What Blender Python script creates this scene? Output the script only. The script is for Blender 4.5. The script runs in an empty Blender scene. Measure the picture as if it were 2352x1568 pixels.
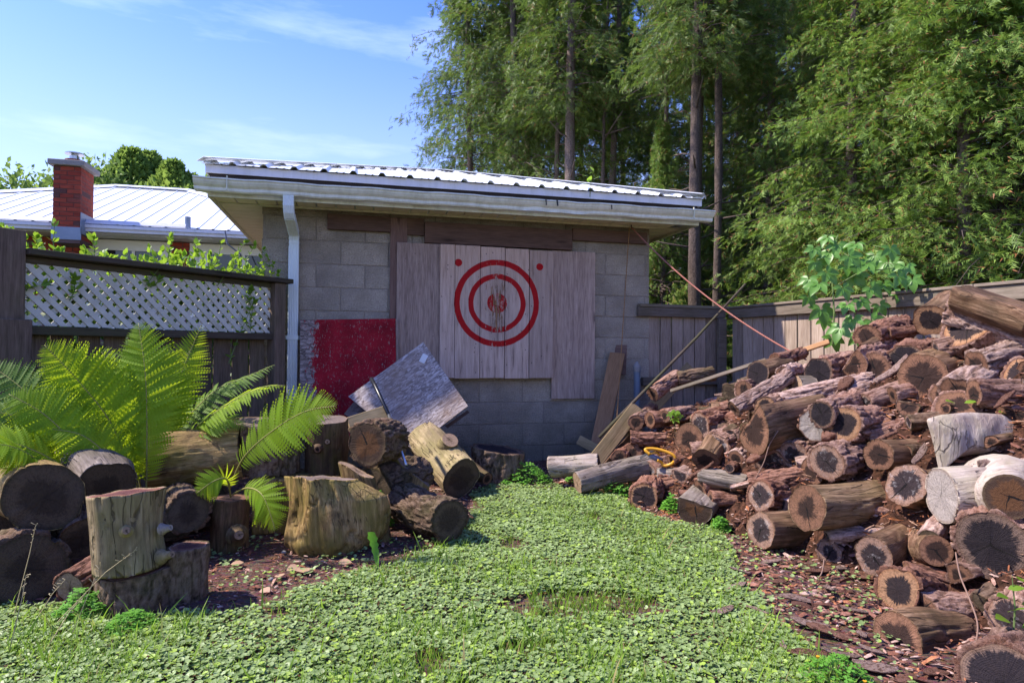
import bpy, math, random
import numpy as np
from mathutils import Vector, Matrix

random.seed(7)
RNG = np.random.default_rng(7)
C = bpy.context.scene.collection

# ------------------------------------------------------------------ camera, sky, sun, exposure
scene = bpy.context.scene
F = 1450.0            # focal length in units of a 2352-wide picture
CAMZ = 1.0
cam_d = bpy.data.cameras.new('camera'); cam = bpy.data.objects.new('camera', cam_d); C.objects.link(cam)
cam_d.sensor_width = 36.0; cam_d.lens = 36.0 * F / 2352.0
cam_d.clip_start = 0.05; cam_d.clip_end = 2000
PITCH, ROLL = math.radians(0.87), math.radians(0.35)
Rcam = Matrix.Rotation(math.pi / 2 + PITCH, 3, 'X') @ Matrix.Rotation(ROLL, 3, 'Z')
cam.matrix_world = Matrix.Translation((0, 0, CAMZ)) @ Rcam.to_4x4()
scene.camera = cam

SUN_DIR = Vector((-0.72, 0.0, 0.86)).normalized()      # towards the sun: high, from the left and a little behind the shed
sun_el = math.asin(SUN_DIR.z); sun_az = math.atan2(SUN_DIR.x, SUN_DIR.y)
world = bpy.data.worlds.new('World'); scene.world = world; world.use_nodes = True
wn = world.node_tree; wn.nodes.clear()
w_out = wn.nodes.new('ShaderNodeOutputWorld'); w_bg = wn.nodes.new('ShaderNodeBackground')
w_sky = wn.nodes.new('ShaderNodeTexSky'); w_sky.sky_type = 'NISHITA'; w_sky.sun_disc = False
w_sky.sun_elevation = sun_el; w_sky.sun_rotation = sun_az
w_sky.air_density = 0.9; w_sky.dust_density = 0.2; w_sky.ozone_density = 1.5
w_bg.inputs['Strength'].default_value = 0.15
w_tc = wn.nodes.new('ShaderNodeTexCoord')
w_map = wn.nodes.new('ShaderNodeMapping'); w_map.inputs['Scale'].default_value = (1.2, 1.2, 6.0)
w_map.inputs['Location'].default_value = (0.3, 0.1, 0.0)
w_noise = wn.nodes.new('ShaderNodeTexNoise'); w_noise.inputs['Scale'].default_value = 1.6; w_noise.inputs['Detail'].default_value = 7
w_noise.inputs['Roughness'].default_value = 0.55
w_ramp = wn.nodes.new('ShaderNodeValToRGB')
w_ramp.color_ramp.elements[0].position = 0.56; w_ramp.color_ramp.elements[0].color = (0.0, 0.0, 0.0, 1)
w_ramp.color_ramp.elements[1].position = 0.80; w_ramp.color_ramp.elements[1].color = (0.35, 0.35, 0.35, 1)
w_mix = wn.nodes.new('ShaderNodeMixRGB'); w_mix.inputs['Color2'].default_value = (3.4, 3.7, 4.3, 1)
wn.links.new(w_tc.outputs['Generated'], w_map.inputs['Vector']); wn.links.new(w_map.outputs['Vector'], w_noise.inputs['Vector'])
wn.links.new(w_noise.outputs['Fac'], w_ramp.inputs['Fac']); wn.links.new(w_ramp.outputs['Color'], w_mix.inputs['Fac'])
w_hsv = wn.nodes.new('ShaderNodeHueSaturation'); w_hsv.inputs['Hue'].default_value = 0.526; w_hsv.inputs['Saturation'].default_value = 1.30; w_hsv.inputs['Value'].default_value = 0.64
wn.links.new(w_sky.outputs['Color'], w_hsv.inputs['Color']); wn.links.new(w_hsv.outputs['Color'], w_mix.inputs['Color1']); w_sep = wn.nodes.new('ShaderNodeSeparateXYZ'); wn.links.new(w_tc.outputs['Generated'], w_sep.inputs[0])
w_hz = wn.nodes.new('ShaderNodeMapRange'); w_hz.interpolation_type = 'SMOOTHSTEP'      # pale summer haze low over the horizon, the same all round
w_hz.inputs['From Min'].default_value = 0.0; w_hz.inputs['From Max'].default_value = 0.50; w_hz.inputs['To Min'].default_value = 0.75; w_hz.inputs['To Max'].default_value = 0.0
wn.links.new(w_sep.outputs['Z'], w_hz.inputs['Value'])
w_mix2 = wn.nodes.new('ShaderNodeMixRGB'); w_mix2.inputs['Color2'].default_value = (1.22, 1.26, 1.42, 1)
wn.links.new(w_hz.outputs[0], w_mix2.inputs['Fac']); wn.links.new(w_mix.outputs['Color'], w_mix2.inputs['Color1'])
wn.links.new(w_mix2.outputs['Color'], w_bg.inputs['Color'])
wn.links.new(w_bg.outputs['Background'], w_out.inputs['Surface'])

sun_d = bpy.data.lights.new('sun', 'SUN'); sun_d.energy = 2.1; sun_d.angle = math.radians(1.5); sun_d.color = (1.0, 0.92, 0.80)
sun = bpy.data.objects.new('sun', sun_d); C.objects.link(sun)
sun.rotation_euler = SUN_DIR.to_track_quat('Z', 'Y').to_euler(); sun.location = (-20, 12, 30)

scene.view_settings.view_transform = 'Standard'; scene.view_settings.look = 'None'
scene.view_settings.exposure = 2.15; scene.view_settings.gamma = 1.0
scene.view_settings.use_curve_mapping = False
scene.render.engine = 'CYCLES'
scene.cycles.max_bounces = 8; scene.cycles.transparent_max_bounces = 8

# ------------------------------------------------------------------ geometry of the picture
def ray(x, y):
    v = Rcam @ Vector(((x - 1176.0) / F, -(y - 784.0) / F, -1.0))
    return v / v.y
def P(x, y, d):
    """point seen at (x, y) of a 2352x1568 picture, d metres ahead of the camera"""
    v = ray(x, y); return Vector((v.x * d, d, CAMZ + v.z * d))
def G(x, y, z=0.0):
    v = ray(x, y); d = (z - CAMZ) / v.z; return Vector((v.x * d, d, z))

EU = Vector((math.cos(math.radians(14)), math.sin(math.radians(14)), 0))     # along the shed front, to the right
EN = Vector((EU.y, -EU.x, 0))                                               # out of the shed front, to the camera
SL = Vector((-2.08, 5.21, 0))                                               # foot of the shed's left front corner
SW = 3.50                                                                   # length of the front
def W(u, out, z, base=SL): return base + EU * u + EN * out + Vector((0, 0, z))
def wp(x, y, out=0.0, base=SL):
    v = ray(x, y); o = Vector((0, 0, CAMZ))
    t = ((base + EN * out) - o).dot(EN) / v.dot(EN)
    p = o + v * t; return ((p - base).dot(EU), p.z)

# ------------------------------------------------------------------ value noise in numpy
def _hash(i, j, k, s):
    h = (i * 374761393 + j * 668265263 + k * 2147483647 + s * 974634777) & 0xFFFFFFFF
    h = ((h ^ (h >> 13)) * 1274126177) & 0xFFFFFFFF
    h = ((h ^ (h >> 16)) * 2246822519) & 0xFFFFFFFF
    return ((h ^ (h >> 15)) & 0xFFFF) / 65535.0
def noise3(x, y, z, s=0):
    x, y, z = np.broadcast_arrays(np.asarray(x, float), np.asarray(y, float), np.asarray(z, float))
    xi, yi, zi = np.floor(x).astype(np.int64), np.floor(y).astype(np.int64), np.floor(z).astype(np.int64)
    fx, fy, fz = x - xi, y - yi, z - zi
    fx, fy, fz = fx * fx * (3 - 2 * fx), fy * fy * (3 - 2 * fy), fz * fz * (3 - 2 * fz)
    def h(a, b, c): return _hash(xi + a, yi + b, zi + c, s)
    x00 = h(0, 0, 0) * (1 - fx) + h(1, 0, 0) * fx; x10 = h(0, 1, 0) * (1 - fx) + h(1, 1, 0) * fx
    x01 = h(0, 0, 1) * (1 - fx) + h(1, 0, 1) * fx; x11 = h(0, 1, 1) * (1 - fx) + h(1, 1, 1) * fx
    return (x00 * (1 - fy) + x10 * fy) * (1 - fz) + (x01 * (1 - fy) + x11 * fy) * fz
def fbm(x, y, z, s=0, o=3):
    r = 0; a = 0.5; t = 0
    for k in range(o):
        r = r + a * noise3(np.asarray(x) * 2 ** k, np.asarray(y) * 2 ** k, np.asarray(z) * 2 ** k, s + k); t += a; a *= 0.55
    return r / t

# ------------------------------------------------------------------ object helpers
def mk_mesh(name, V, Fc, smooth=False, attrs=None):
    V = np.asarray(V, dtype=np.float32).reshape(-1, 3)
    me = bpy.data.meshes.new(name)
    if isinstance(Fc, np.ndarray):
        n, k = Fc.shape
        me.vertices.add(len(V)); me.vertices.foreach_set('co', V.ravel())
        me.loops.add(n * k); me.loops.foreach_set('vertex_index', Fc.astype(np.int32).ravel())
        me.polygons.add(n); me.polygons.foreach_set('loop_start', np.arange(0, n * k, k, dtype=np.int32))
        me.polygons.foreach_set('loop_total', np.full(n, k, dtype=np.int32))
        me.update(calc_edges=True)
    else:
        me.from_pydata([tuple(v) for v in V], [], [tuple(f) for f in Fc]); me.update()
    if smooth: me.polygons.foreach_set('use_smooth', np.ones(len(me.polygons), dtype=bool))
    for k, a in (attrs or {}).items():
        at = me.attributes.new(k, 'FLOAT', 'POINT'); at.data.foreach_set('value', np.asarray(a, dtype=np.float32))
    return me

def tag(o, label=None, cat=None, group=None, kind=None):
    if label: o['label'] = label
    if cat: o['category'] = cat
    if group: o['group'] = group
    if kind: o['kind'] = kind
    return o

def thing(name, label, cat, loc=(0, 0, 0), group=None):
    o = bpy.data.objects.new(name, None); C.objects.link(o); o.location = loc
    o.empty_display_size = 0.1
    return tag(o, label, cat, group)

def add(name, me, mat=None, parent=None, **kw):
    o = bpy.data.objects.new(name, me); C.objects.link(o)
    if mat is not None and not me.materials: me.materials.append(mat)
    if parent is not None:
        o.parent = parent
    return tag(o, **kw)

class MB:
    """collects boxes and tubes in world space; build() links them as one mesh"""
    def __init__(s): s.v = []; s.f = []
    def box(s, o, a, b, c):
        """corner o and three edge vectors"""
        o, a, b, c = Vector(o), Vector(a), Vector(b), Vector(c); n = len(s.v)
        for k in range(8):
            s.v.append(o + a * (k & 1) + b * ((k >> 1) & 1) + c * ((k >> 2) & 1))
        fs = [(0, 2, 3, 1), (4, 5, 7, 6), (0, 1, 5, 4), (2, 6, 7, 3), (0, 4, 6, 2), (1, 3, 7, 5)]
        if a.cross(b).dot(c) < 0: fs = [f[::-1] for f in fs]
        s.f += [tuple(n + i for i in f) for f in fs]; return s
    def prism(s, pts, ext):
        """planar polygon pts (Vectors) extruded by ext"""
        n = len(s.v); k = len(pts); ext = Vector(ext)
        nrm = Vector((0, 0, 0))
        for i in range(k): nrm += Vector(pts[i]).cross(Vector(pts[(i + 1) % k]))
        flip = nrm.dot(ext) > 0
        s.v += [Vector(p) for p in pts] + [Vector(p) + ext for p in pts]
        A = tuple(range(n, n + k)); B = tuple(range(n + k, n + 2 * k))
        fs = [A[::-1], B] + [(A[i], A[(i + 1) % k], B[(i + 1) % k], B[i]) for i in range(k)]
        if not flip: fs = [f[::-1] for f in fs]
        s.f += fs; return s
    def tube(s, pts, r, n=8, caps=True):
        pts = [Vector(p) for p in pts]; rs = r if hasattr(r, '__len__') else [r] * len(pts)
        b = len(s.v); up = Vector((0.13, 0.21, 1)).normalized(); prev = None
        for i, p in enumerate(pts):
            t = (pts[min(i + 1, len(pts) - 1)] - pts[max(i - 1, 0)]).normalized()
            x = (up if prev is None else prev).cross(t) if prev is None else prev - t * prev.dot(t)
            if x.length < 1e-5: x = Vector((1, 0, 0)).cross(t)
            x.normalize(); prev = x; y = t.cross(x)
            for k in range(n):
                a = 2 * math.pi * k / n; s.v.append(p + (x * math.cos(a) + y * math.sin(a)) * rs[i])
        for i in range(len(pts) - 1):
            for k in range(n):
                s.f.append((b + i * n + k, b + i * n + (k + 1) % n, b + (i + 1) * n + (k + 1) % n, b + (i + 1) * n + k))
        if caps:
            s.f.append(tuple(b + k for k in range(n))[::-1]); e = b + (len(pts) - 1) * n
            s.f.append(tuple(e + k for k in range(n)))
        return s
    def build(s, name, mat, parent=None, smooth=False, bevel=0.0, **kw):
        org = parent_world(parent) if parent is not None else Vector((0, 0, 0))
        if parent is None and s.v:
            org = Vector((sum(v.x for v in s.v) / len(s.v), sum(v.y for v in s.v) / len(s.v), min(v.z for v in s.v)))
        me = mk_mesh(name, [v - org for v in s.v], s.f, smooth)
        o = add(name, me, mat, parent, **kw)
        if parent is None: o.location = org
        if bevel:
            m = o.modifiers.new('bevel', 'BEVEL'); m.width = bevel; m.segments = 2; m.limit_method = 'ANGLE'
        return o
def parent_world(p):
    v = Vector((0, 0, 0))
    while p is not None: v = v + Vector(p.location); p = p.parent
    return v

# ------------------------------------------------------------------ material helpers
class NT:
    def __init__(s, name):
        s.m = bpy.data.materials.new(name); s.m.use_nodes = True; s.t = s.m.node_tree; s.t.nodes.clear()
        s.out = s.t.nodes.new('ShaderNodeOutputMaterial')
    def n(s, typ, ins=None, **props):
        nd = s.t.nodes.new(typ)
        for k, v in props.items(): setattr(nd, k, v)
        for k, v in (ins or {}).items(): s.set(nd.inputs[k], v)
        return nd
    def set(s, sock, v):
        if isinstance(v, bpy.types.NodeSocket): s.t.links.new(v, sock)
        elif hasattr(v, '__len__') and len(v) == 3 and sock.type == 'RGBA': sock.default_value = (*v, 1)
        else: sock.default_value = v
    def math(s, op, a, b=0.0, c=0.0, clamp=False):
        nd = s.t.nodes.new('ShaderNodeMath'); nd.operation = op; nd.use_clamp = clamp
        s.set(nd.inputs[0], a); s.set(nd.inputs[1], b); s.set(nd.inputs[2], c); return nd.outputs[0]
    def mix(s, f, a, b, mode='MIX'):
        nd = s.t.nodes.new('ShaderNodeMixRGB'); nd.blend_type = mode
        s.set(nd.inputs[0], f); s.set(nd.inputs[1], a); s.set(nd.inputs[2], b); return nd.outputs[0]
    def coord(s, which='Object', obj=None):
        nd = s.t.nodes.new('ShaderNodeTexCoord')
        if obj is not None: nd.object = obj
        return nd.outputs[which]
    def mapping(s, v, scale=(1, 1, 1), loc=(0, 0, 0), rot=(0, 0, 0)):
        nd = s.n('ShaderNodeMapping', {'Vector': v, 'Scale': scale, 'Location': loc, 'Rotation': rot}); return nd.outputs[0]
    def noise(s, v, scale, detail=4, rough=0.55, dist=0.0):
        nd = s.n('ShaderNodeTexNoise', {'Vector': v, 'Scale': scale, 'Detail': detail, 'Roughness': rough, 'Distortion': dist}); return nd.outputs['Fac']
    def vor(s, v, scale, feature='F1', out='Distance'):
        nd = s.n('ShaderNodeTexVoronoi', {'Vector': v, 'Scale': scale}, feature=feature); return nd.outputs[out]
    def ramp(s, f, stops, interp='LINEAR'):
        nd = s.t.nodes.new('ShaderNodeValToRGB'); cr = nd.color_ramp; cr.interpolation = interp
        s.set(nd.inputs[0], f)
        while len(cr.elements) < len(stops): cr.elements.new(0.5)
        for e, (p, c) in zip(cr.elements, stops):
            e.position = p; e.color = (*c, 1) if hasattr(c, '__len__') else (c, c, c, 1)
        return nd.outputs[0]
    def rand(s): return s.t.nodes.new('ShaderNodeObjectInfo').outputs['Random']
    def offset(s, v, amt=40.0):
        """shift coordinates by a random amount per object"""
        r = s.rand(); cmb = s.n('ShaderNodeCombineXYZ', {0: s.math('MULTIPLY', r, amt), 1: s.math('MULTIPLY', r, amt * 1.7), 2: s.math('MULTIPLY', r, amt * 0.6)})
        nd = s.n('ShaderNodeVectorMath', operation='ADD'); s.set(nd.inputs[0], v); s.set(nd.inputs[1], cmb.outputs[0]); return nd.outputs[0]
    def attr(s, name, out='Fac', typ='GEOMETRY'):
        nd = s.t.nodes.new('ShaderNodeAttribute'); nd.attribute_name = name; nd.attribute_type = typ; return nd.outputs[out]
    def bsdf(s, col, rough=0.8, bump=None, bstr=0.5, bdist=0.01, spec=0.3, metal=0.0, transl=None, tcol=None):
        p = s.n('ShaderNodeBsdfPrincipled', {'Base Color': col, 'Roughness': rough, 'Metallic': metal})
        p.inputs['Specular IOR Level'].default_value = spec
        if bump is not None:
            b = s.n('ShaderNodeBump', {'Height': bump, 'Strength': bstr, 'Distance': bdist}); s.t.links.new(b.outputs[0], p.inputs['Normal'])
        o = p.outputs[0]
        if transl:
            tr = s.n('ShaderNodeBsdfTranslucent', {'Color': tcol if tcol is not None else col})
            mx = s.n('ShaderNodeMixShader', {0: transl}); s.t.links.new(o, mx.inputs[1]); s.t.links.new(tr.outputs[0], mx.inputs[2]); o = mx.outputs[0]
        s.t.links.new(o, s.out.inputs[0]); return s.m

def m_plain(name, col, rough=0.6, var=0.12, scale=6.0, metal=0.0, spec=0.4, dirt=None, bstr=0.1):
    t = NT(name); v = t.offset(t.coord())
    n = t.noise(v, scale, 6, 0.6); n2 = t.noise(v, scale * 9, 3)
    k = t.math('ADD', t.math('MULTIPLY', n, var * 2), 1 - var)
    c = t.mix(1.0, col, t.n('ShaderNodeCombineColor', {0: k, 1: k, 2: k}).outputs[0], 'MULTIPLY')
    if dirt: c = t.mix(t.ramp(n, [(0.45, 0.0), (0.75, 0.8)]), c, dirt)
    return t.bsdf(c, rough, n2, bstr, 0.002, spec, metal)

def m_wood(name, dark, mid, light, axis='Z', fine=1.0, knots=True, rough=0.85, green=0.0, spec=0.2, holes=0.0):
    """weathered sawn wood, grain along the local axis"""
    t = NT(name); v = t.offset(t.coord())
    sc = {'X': (1.2, 16, 16), 'Y': (16, 1.2, 16), 'Z': (16, 16, 1.2)}[axis]
    vm = t.mapping(v, tuple(a * fine for a in sc))
    big = t.noise(t.mapping(v, tuple(0.25 * a for a in sc)), 1.0, 4, 0.5, 0.6)
    gr = t.noise(vm, 2.2, 7, 0.7, 0.3)
    fib = t.noise(t.mapping(v, tuple(a * 5 for a in sc)), 1.5, 4, 0.6)
    c = t.ramp(gr, [(0.30, dark), (0.48, mid), (0.72, light)])
    c = t.mix(t.math('MULTIPLY', big, 0.55), c, mid)
    c = t.mix(t.ramp(big, [(0.40, 0.55), (0.62, 0.0)]), c, dark)
    c = t.mix(0.35, c, t.ramp(fib, [(0.3, dark), (0.7, light)]))
    h = t.math('ADD', t.math('MULTIPLY', gr, 0.6), t.math('MULTIPLY', fib, 0.5))
    if knots:
        kn = t.vor(t.mapping(v, tuple(a * 0.35 if a > 2 else a * 1.1 for a in sc)), 1.0)
        c = t.mix(t.ramp(kn, [(0.05, 0.8), (0.12, 0.0)]), c, tuple(0.5 * a for a in dark))
    if holes:
        hv = t.vor(t.mapping(v, (22, 22, 13)), 1.0); hm = t.ramp(hv, [(0.06, 1.0), (0.10, 0.0)])
        hs = t.math('GREATER_THAN', t.noise(v, 5.0, 2), 0.5)
        c = t.mix(t.math('MULTIPLY', t.math('MULTIPLY', hm, hs), holes), c, (0.02, 0.012, 0.01))
    if green:
        g = t.noise(v, 3.5, 6, 0.6)
        c = t.mix(t.math('MULTIPLY', t.ramp(g, [(0.42, 0.0), (0.62, 1.0)]), green), c, (0.055, 0.07, 0.018))
    rv = t.math('ADD', t.math('MULTIPLY', t.rand(), 0.4), 0.8)
    c = t.mix(1.0, c, t.n('ShaderNodeCombineColor', {0: rv, 1: rv, 2: rv}).outputs[0], 'MULTIPLY')
    return t.bsdf(c, rough, h, 0.7, 0.004, spec)

def m_leaf(name, a, b, transl=0.4, rough=0.45, tcol=None, spec=0.4, scale=3.0):
    t = NT(name); v = t.coord()
    g = t.n('ShaderNodeNewGeometry').outputs['Random Per Island']
    n = t.noise(v, scale, 3)
    f = t.math('ADD', t.math('MULTIPLY', g, 0.75), t.math('MULTIPLY', t.math('SUBTRACT', n, 0.5), 1.2), clamp=True)
    c = t.mix(f, a, b)
    return t.bsdf(c, rough, None, spec=spec, transl=transl, tcol=tcol)

# ------------------------------------------------------------------ materials of the buildings and fences
M = {}
def concrete_block_mat(name, base, mort=False):
    t = NT(name); v = t.coord(); vo = t.offset(v)
    n1 = t.noise(vo, 3.0, 5, 0.6); n2 = t.noise(v, 90.0, 4, 0.7); n3 = t.vor(v, 160.0); st = t.noise(v, 1.3, 5, 0.6)
    c = t.ramp(n1, [(0.3, tuple(0.68 * a for a in base)), (0.7, tuple(1.2 * a for a in base))])
    c = t.mix(t.ramp(n2, [(0.35, 0.55), (0.6, 0.0)]), c, tuple(0.45 * a for a in base))
    c = t.mix(t.ramp(n3, [(0.08, 0.5), (0.2, 0.0)]), c, tuple(1.7 * a for a in base))
    geo = t.n('ShaderNodeNewGeometry').outputs['Position']; z = t.n('ShaderNodeSeparateXYZ', {0: geo}).outputs[2]
    nz = t.math('ADD', z, t.math('MULTIPLY', t.math('SUBTRACT', t.noise(geo, 4.0, 5, 0.7), 0.5), 0.8))
    # green algae under the eave and damp at the foot
    c = t.mix(t.math('MULTIPLY', t.ramp(nz, [(0.0, 0.0), (0.97, 0.0), (1.0, 0.0)]), 1.0), c, c)
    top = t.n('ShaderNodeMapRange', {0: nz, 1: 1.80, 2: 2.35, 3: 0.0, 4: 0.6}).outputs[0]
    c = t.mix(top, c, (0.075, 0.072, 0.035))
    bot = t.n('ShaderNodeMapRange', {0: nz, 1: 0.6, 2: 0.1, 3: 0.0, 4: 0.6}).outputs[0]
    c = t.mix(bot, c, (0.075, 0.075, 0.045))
    c = t.mix(t.ramp(st, [(0.5, 0.0), (0.75, 0.35)]), c, tuple(0.5 * a for a in base))
    return t.bsdf(c, 0.95, t.math('ADD', t.math('ADD', n2, t.math('MULTIPLY', n3, 0.5)), t.noise(v, 22.0, 4)), 1.0, 0.012, 0.12)
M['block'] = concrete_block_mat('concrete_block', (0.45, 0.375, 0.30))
M['mortar'] = concrete_block_mat('mortar', (0.38, 0.315, 0.26))

def white_metal(name, col, streak=0.35, moss=(0.16, 0.17, 0.07), rough=0.4):
    t = NT(name); g = t.n('ShaderNodeNewGeometry').outputs['Position']
    n = t.noise(t.mapping(g, (14, 14, 2.0)), 1.0, 6, 0.65); n2 = t.noise(g, 2.0, 4)
    c = t.mix(t.math('MULTIPLY', t.math('MULTIPLY', t.ramp(n, [(0.42, 0.0), (0.7, 1.0)]), streak), t.math('ADD', n2, 0.5)), col, moss)
    return t.bsdf(c, rough, n, 0.05, 0.002, 0.5)
M['gutter'] = white_metal('gutter_paint', (0.74, 0.76, 0.70), 0.32)
M['fascia'] = white_metal('fascia_paint', (0.62, 0.61, 0.48), 0.4)
M['soffit'] = white_metal('soffit_paint', (0.76, 0.71, 0.54), 0.15)
M['spout'] = white_metal('downspout_paint', (0.66, 0.72, 0.74), 0.12)
M['roof'] = white_metal('roof_sheet', (0.74, 0.76, 0.80), 0.12, (0.35, 0.35, 0.33), 0.32)
M['drip'] = white_metal('drip_edge', (0.60, 0.60, 0.68), 0.2)
M['dark'] = m_plain('gap_shade', (0.035, 0.028, 0.032), 0.9)
M['frame_white'] = m_plain('white_frame', (0.75, 0.73, 0.66), 0.5, 0.04)
M['black'] = m_plain('black_plastic', (0.012, 0.013, 0.018), 0.35)
M['steel'] = m_plain('steel', (0.45, 0.45, 0.47), 0.3, 0.1, metal=0.9)
M['grey_pipe'] = m_plain('grey_pvc', (0.16, 0.20, 0.26), 0.5, 0.15, dirt=(0.09, 0.09, 0.08))
t = NT('window_glass'); M['glass'] = t.bsdf((0.02, 0.022, 0.025), 0.05, None, spec=0.8)
M['brick'] = None
def m_brick(name, a, b, c3):
    t = NT(name); v = t.offset(t.coord()); n = t.noise(t.mapping(v, (6, 6, 40)), 1.5, 5, 0.7)
    r = t.rand(); c = t.ramp(r, [(0.0, a), (0.55, b), (0.86, b), (0.9, c3)])
    c = t.mix(t.ramp(n, [(0.35, 0.55), (0.6, 0.0)]), c, tuple(0.35 * q for q in a))
    return t.bsdf(c, 0.85, n, 0.6, 0.006, 0.2)
M['brick'] = m_brick('red_brick', (0.27, 0.045, 0.028), (0.37, 0.07, 0.04), (0.11, 0.055, 0.05))
M['brick_mortar'] = m_plain('brick_mortar', (0.12, 0.075, 0.07), 0.95)
M['conc'] = m_plain('concrete_cap', (0.25, 0.23, 0.22), 0.9, 0.25, 9)
M['flue'] = m_plain('clay_flue', (0.20, 0.06, 0.05), 0.8)
M['flashing'] = m_plain('lead_flashing', (0.22, 0.27, 0.36), 0.45, 0.2)
M['greywood'] = m_wood('grey_weathered_board', (0.10, 0.06, 0.048), (0.33, 0.235, 0.19), (0.56, 0.42, 0.35), 'Z', holes=0.6)
M['plankwood'] = m_wood('brown_plank', (0.04, 0.022, 0.016), (0.10, 0.058, 0.042), (0.17, 0.10, 0.075), 'X')
M['vplank'] = m_wood('brown_strip', (0.07, 0.038, 0.03), (0.17, 0.10, 0.08), (0.25, 0.16, 0.13), 'Z')
M['fence'] = m_wood('fence_board', (0.13, 0.085, 0.06), (0.37, 0.27, 0.21), (0.58, 0.46, 0.385), 'Z', green=0.12)
M['fence_dark'] = m_wood('old_fence_board', (0.04, 0.027, 0.02), (0.13, 0.09, 0.068), (0.25, 0.18, 0.14), 'Z', green=0.2)
M['rail'] = m_wood('fence_rail', (0.07, 0.05, 0.04), (0.21, 0.16, 0.125), (0.34, 0.275, 0.225), 'X', green=0.25)
M['rail_dark'] = m_wood('old_rail', (0.025, 0.018, 0.013), (0.07, 0.052, 0.04), (0.125, 0.10, 0.075), 'X', green=0.35)
M['beam'] = m_wood('mossy_beam', (0.10, 0.06, 0.03), (0.36, 0.25, 0.13), (0.52, 0.38, 0.22), 'X', green=0.3)
M['newboard'] = m_wood('brown_board', (0.14, 0.065, 0.03), (0.38, 0.20, 0.09), (0.50, 0.29, 0.15), 'X')
M['lattice'] = m_plain('lattice_paint', (0.56, 0.54, 0.49), 0.6, 0.1, 3, dirt=(0.25, 0.25, 0.17))

# ------------------------------------------------------------------ ground
def front_line():
    return [(1.25, 7.0), (1.02, 5.7), (.86, 4.95), (.86, 4.3), (1.04, 3.80), (1.30, 3.25), (1.50, 2.85), (1.66, 2.5), (1.68, 2.2), (1.75, 1.7), (1.8, -1)]
FL = front_line()
def sdist(X, Y):
    """signed distance from the foot line of the wood heap, positive inside the heap"""
    X = np.asarray(X, float); Y = np.asarray(Y, float)
    best = np.full(np.broadcast(X, Y).shape, 1e9); sg = np.zeros_like(best)
    for (x0, y0), (x1, y1) in zip(FL[:-1], FL[1:]):
        dx, dy = x1 - x0, y1 - y0; L = dx * dx + dy * dy
        tt = np.clip(((X - x0) * dx + (Y - y0) * dy) / L, 0, 1)
        d = np.hypot(X - x0 - tt * dx, Y - y0 - tt * dy)
        side = -(dx * (Y - y0) - dy * (X - x0)); side = np.sign(dy * (X - x0) * -1 + dx * (Y - y0))
        m = d < best; best = np.where(m, d, best); sg = np.where(m, side, sg)
    return best * sg
_s = float(sdist(2.5, 3.0)); SG = 1.0 if _s > 0 else -1.0
def Hm(Y):
    return np.interp(Y, [1.0, 2.0, 2.9, 3.6, 4.3, 5.0, 5.8], [0.9, 1.15, 1.40, 1.28, 1.0, 0.78, 0.6])
def H(X, Y):
    s = np.maximum(sdist(X, Y) * SG, 0.0); h = Hm(Y); return h * np.tanh(s * 1.16 / h)
def mound_hit(x, y, default=None):
    v = ray(x, y)
    d = np.arange(1.3, 7.0, 0.01); z = CAMZ + v.z * d; h = H(v.x * d, d)
    idx = np.nonzero(z < np.maximum(h, 0.0))[0]
    return float(d[idx[0]]) if len(idx) else default

t = NT('soil'); g = t.n('ShaderNodeNewGeometry').outputs['Position']
n1 = t.noise(g, 2.0, 6, 0.6); n2 = t.noise(g, 60.0, 5, 0.7); n3 = t.vor(t.mapping(g, (1, 2.2, 1)), 45.0, out='Color')
c = t.ramp(n2, [(0.3, (0.03, 0.016, 0.012)), (0.5, (0.11, 0.058, 0.044)), (0.75, (0.24, 0.135, 0.105))])
c = t.mix(0.35, c, t.mix(1.0, (0.20, 0.12, 0.10), n3, 'MULTIPLY'))
far = t.n('ShaderNodeMapRange', {0: t.n('ShaderNodeVectorMath', {0: g}, operation='LENGTH').outputs['Value'], 1: 7.5, 2: 11.0}).outputs[0]
c = t.mix(far, c, t.ramp(n1, [(0.3, (0.035, 0.06, 0.015)), (0.7, (0.07, 0.11, 0.03))]))
M['soil'] = t.bsdf(c, 0.95, t.math('ADD', n2, n1), 0.8, 0.02, 0.1)
def ground_z(X, Y):
    return 0.03 * (fbm(np.asarray(X) * 1.3, np.asarray(Y) * 1.3, 0.0, 3) - 0.5) * np.clip(1 - (np.hypot(X, Y) - 8) / 4, 0, 1)
ax = np.concatenate([[-400, -120, -40, -16], np.arange(-8, 8.01, 0.08), [16, 40, 120, 400]])
ay = np.concatenate([[-400, -60, -10], np.arange(-1, 12.01, 0.08), [20, 50, 150, 600]])
GX, GY = np.meshgrid(ax, ay); GZ = ground_z(GX, GY)
V = np.stack([GX, GY, GZ], -1).reshape(-1, 3); nx = len(ax); ny = len(ay)
ii, jj = np.meshgrid(np.arange(nx - 1), np.arange(ny - 1)); b = (jj * nx + ii).ravel()
add('ground', mk_mesh('ground', V, np.stack([b, b + 1, b + nx + 1, b + nx], 1), True), M['soil'], kind='structure')

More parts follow.
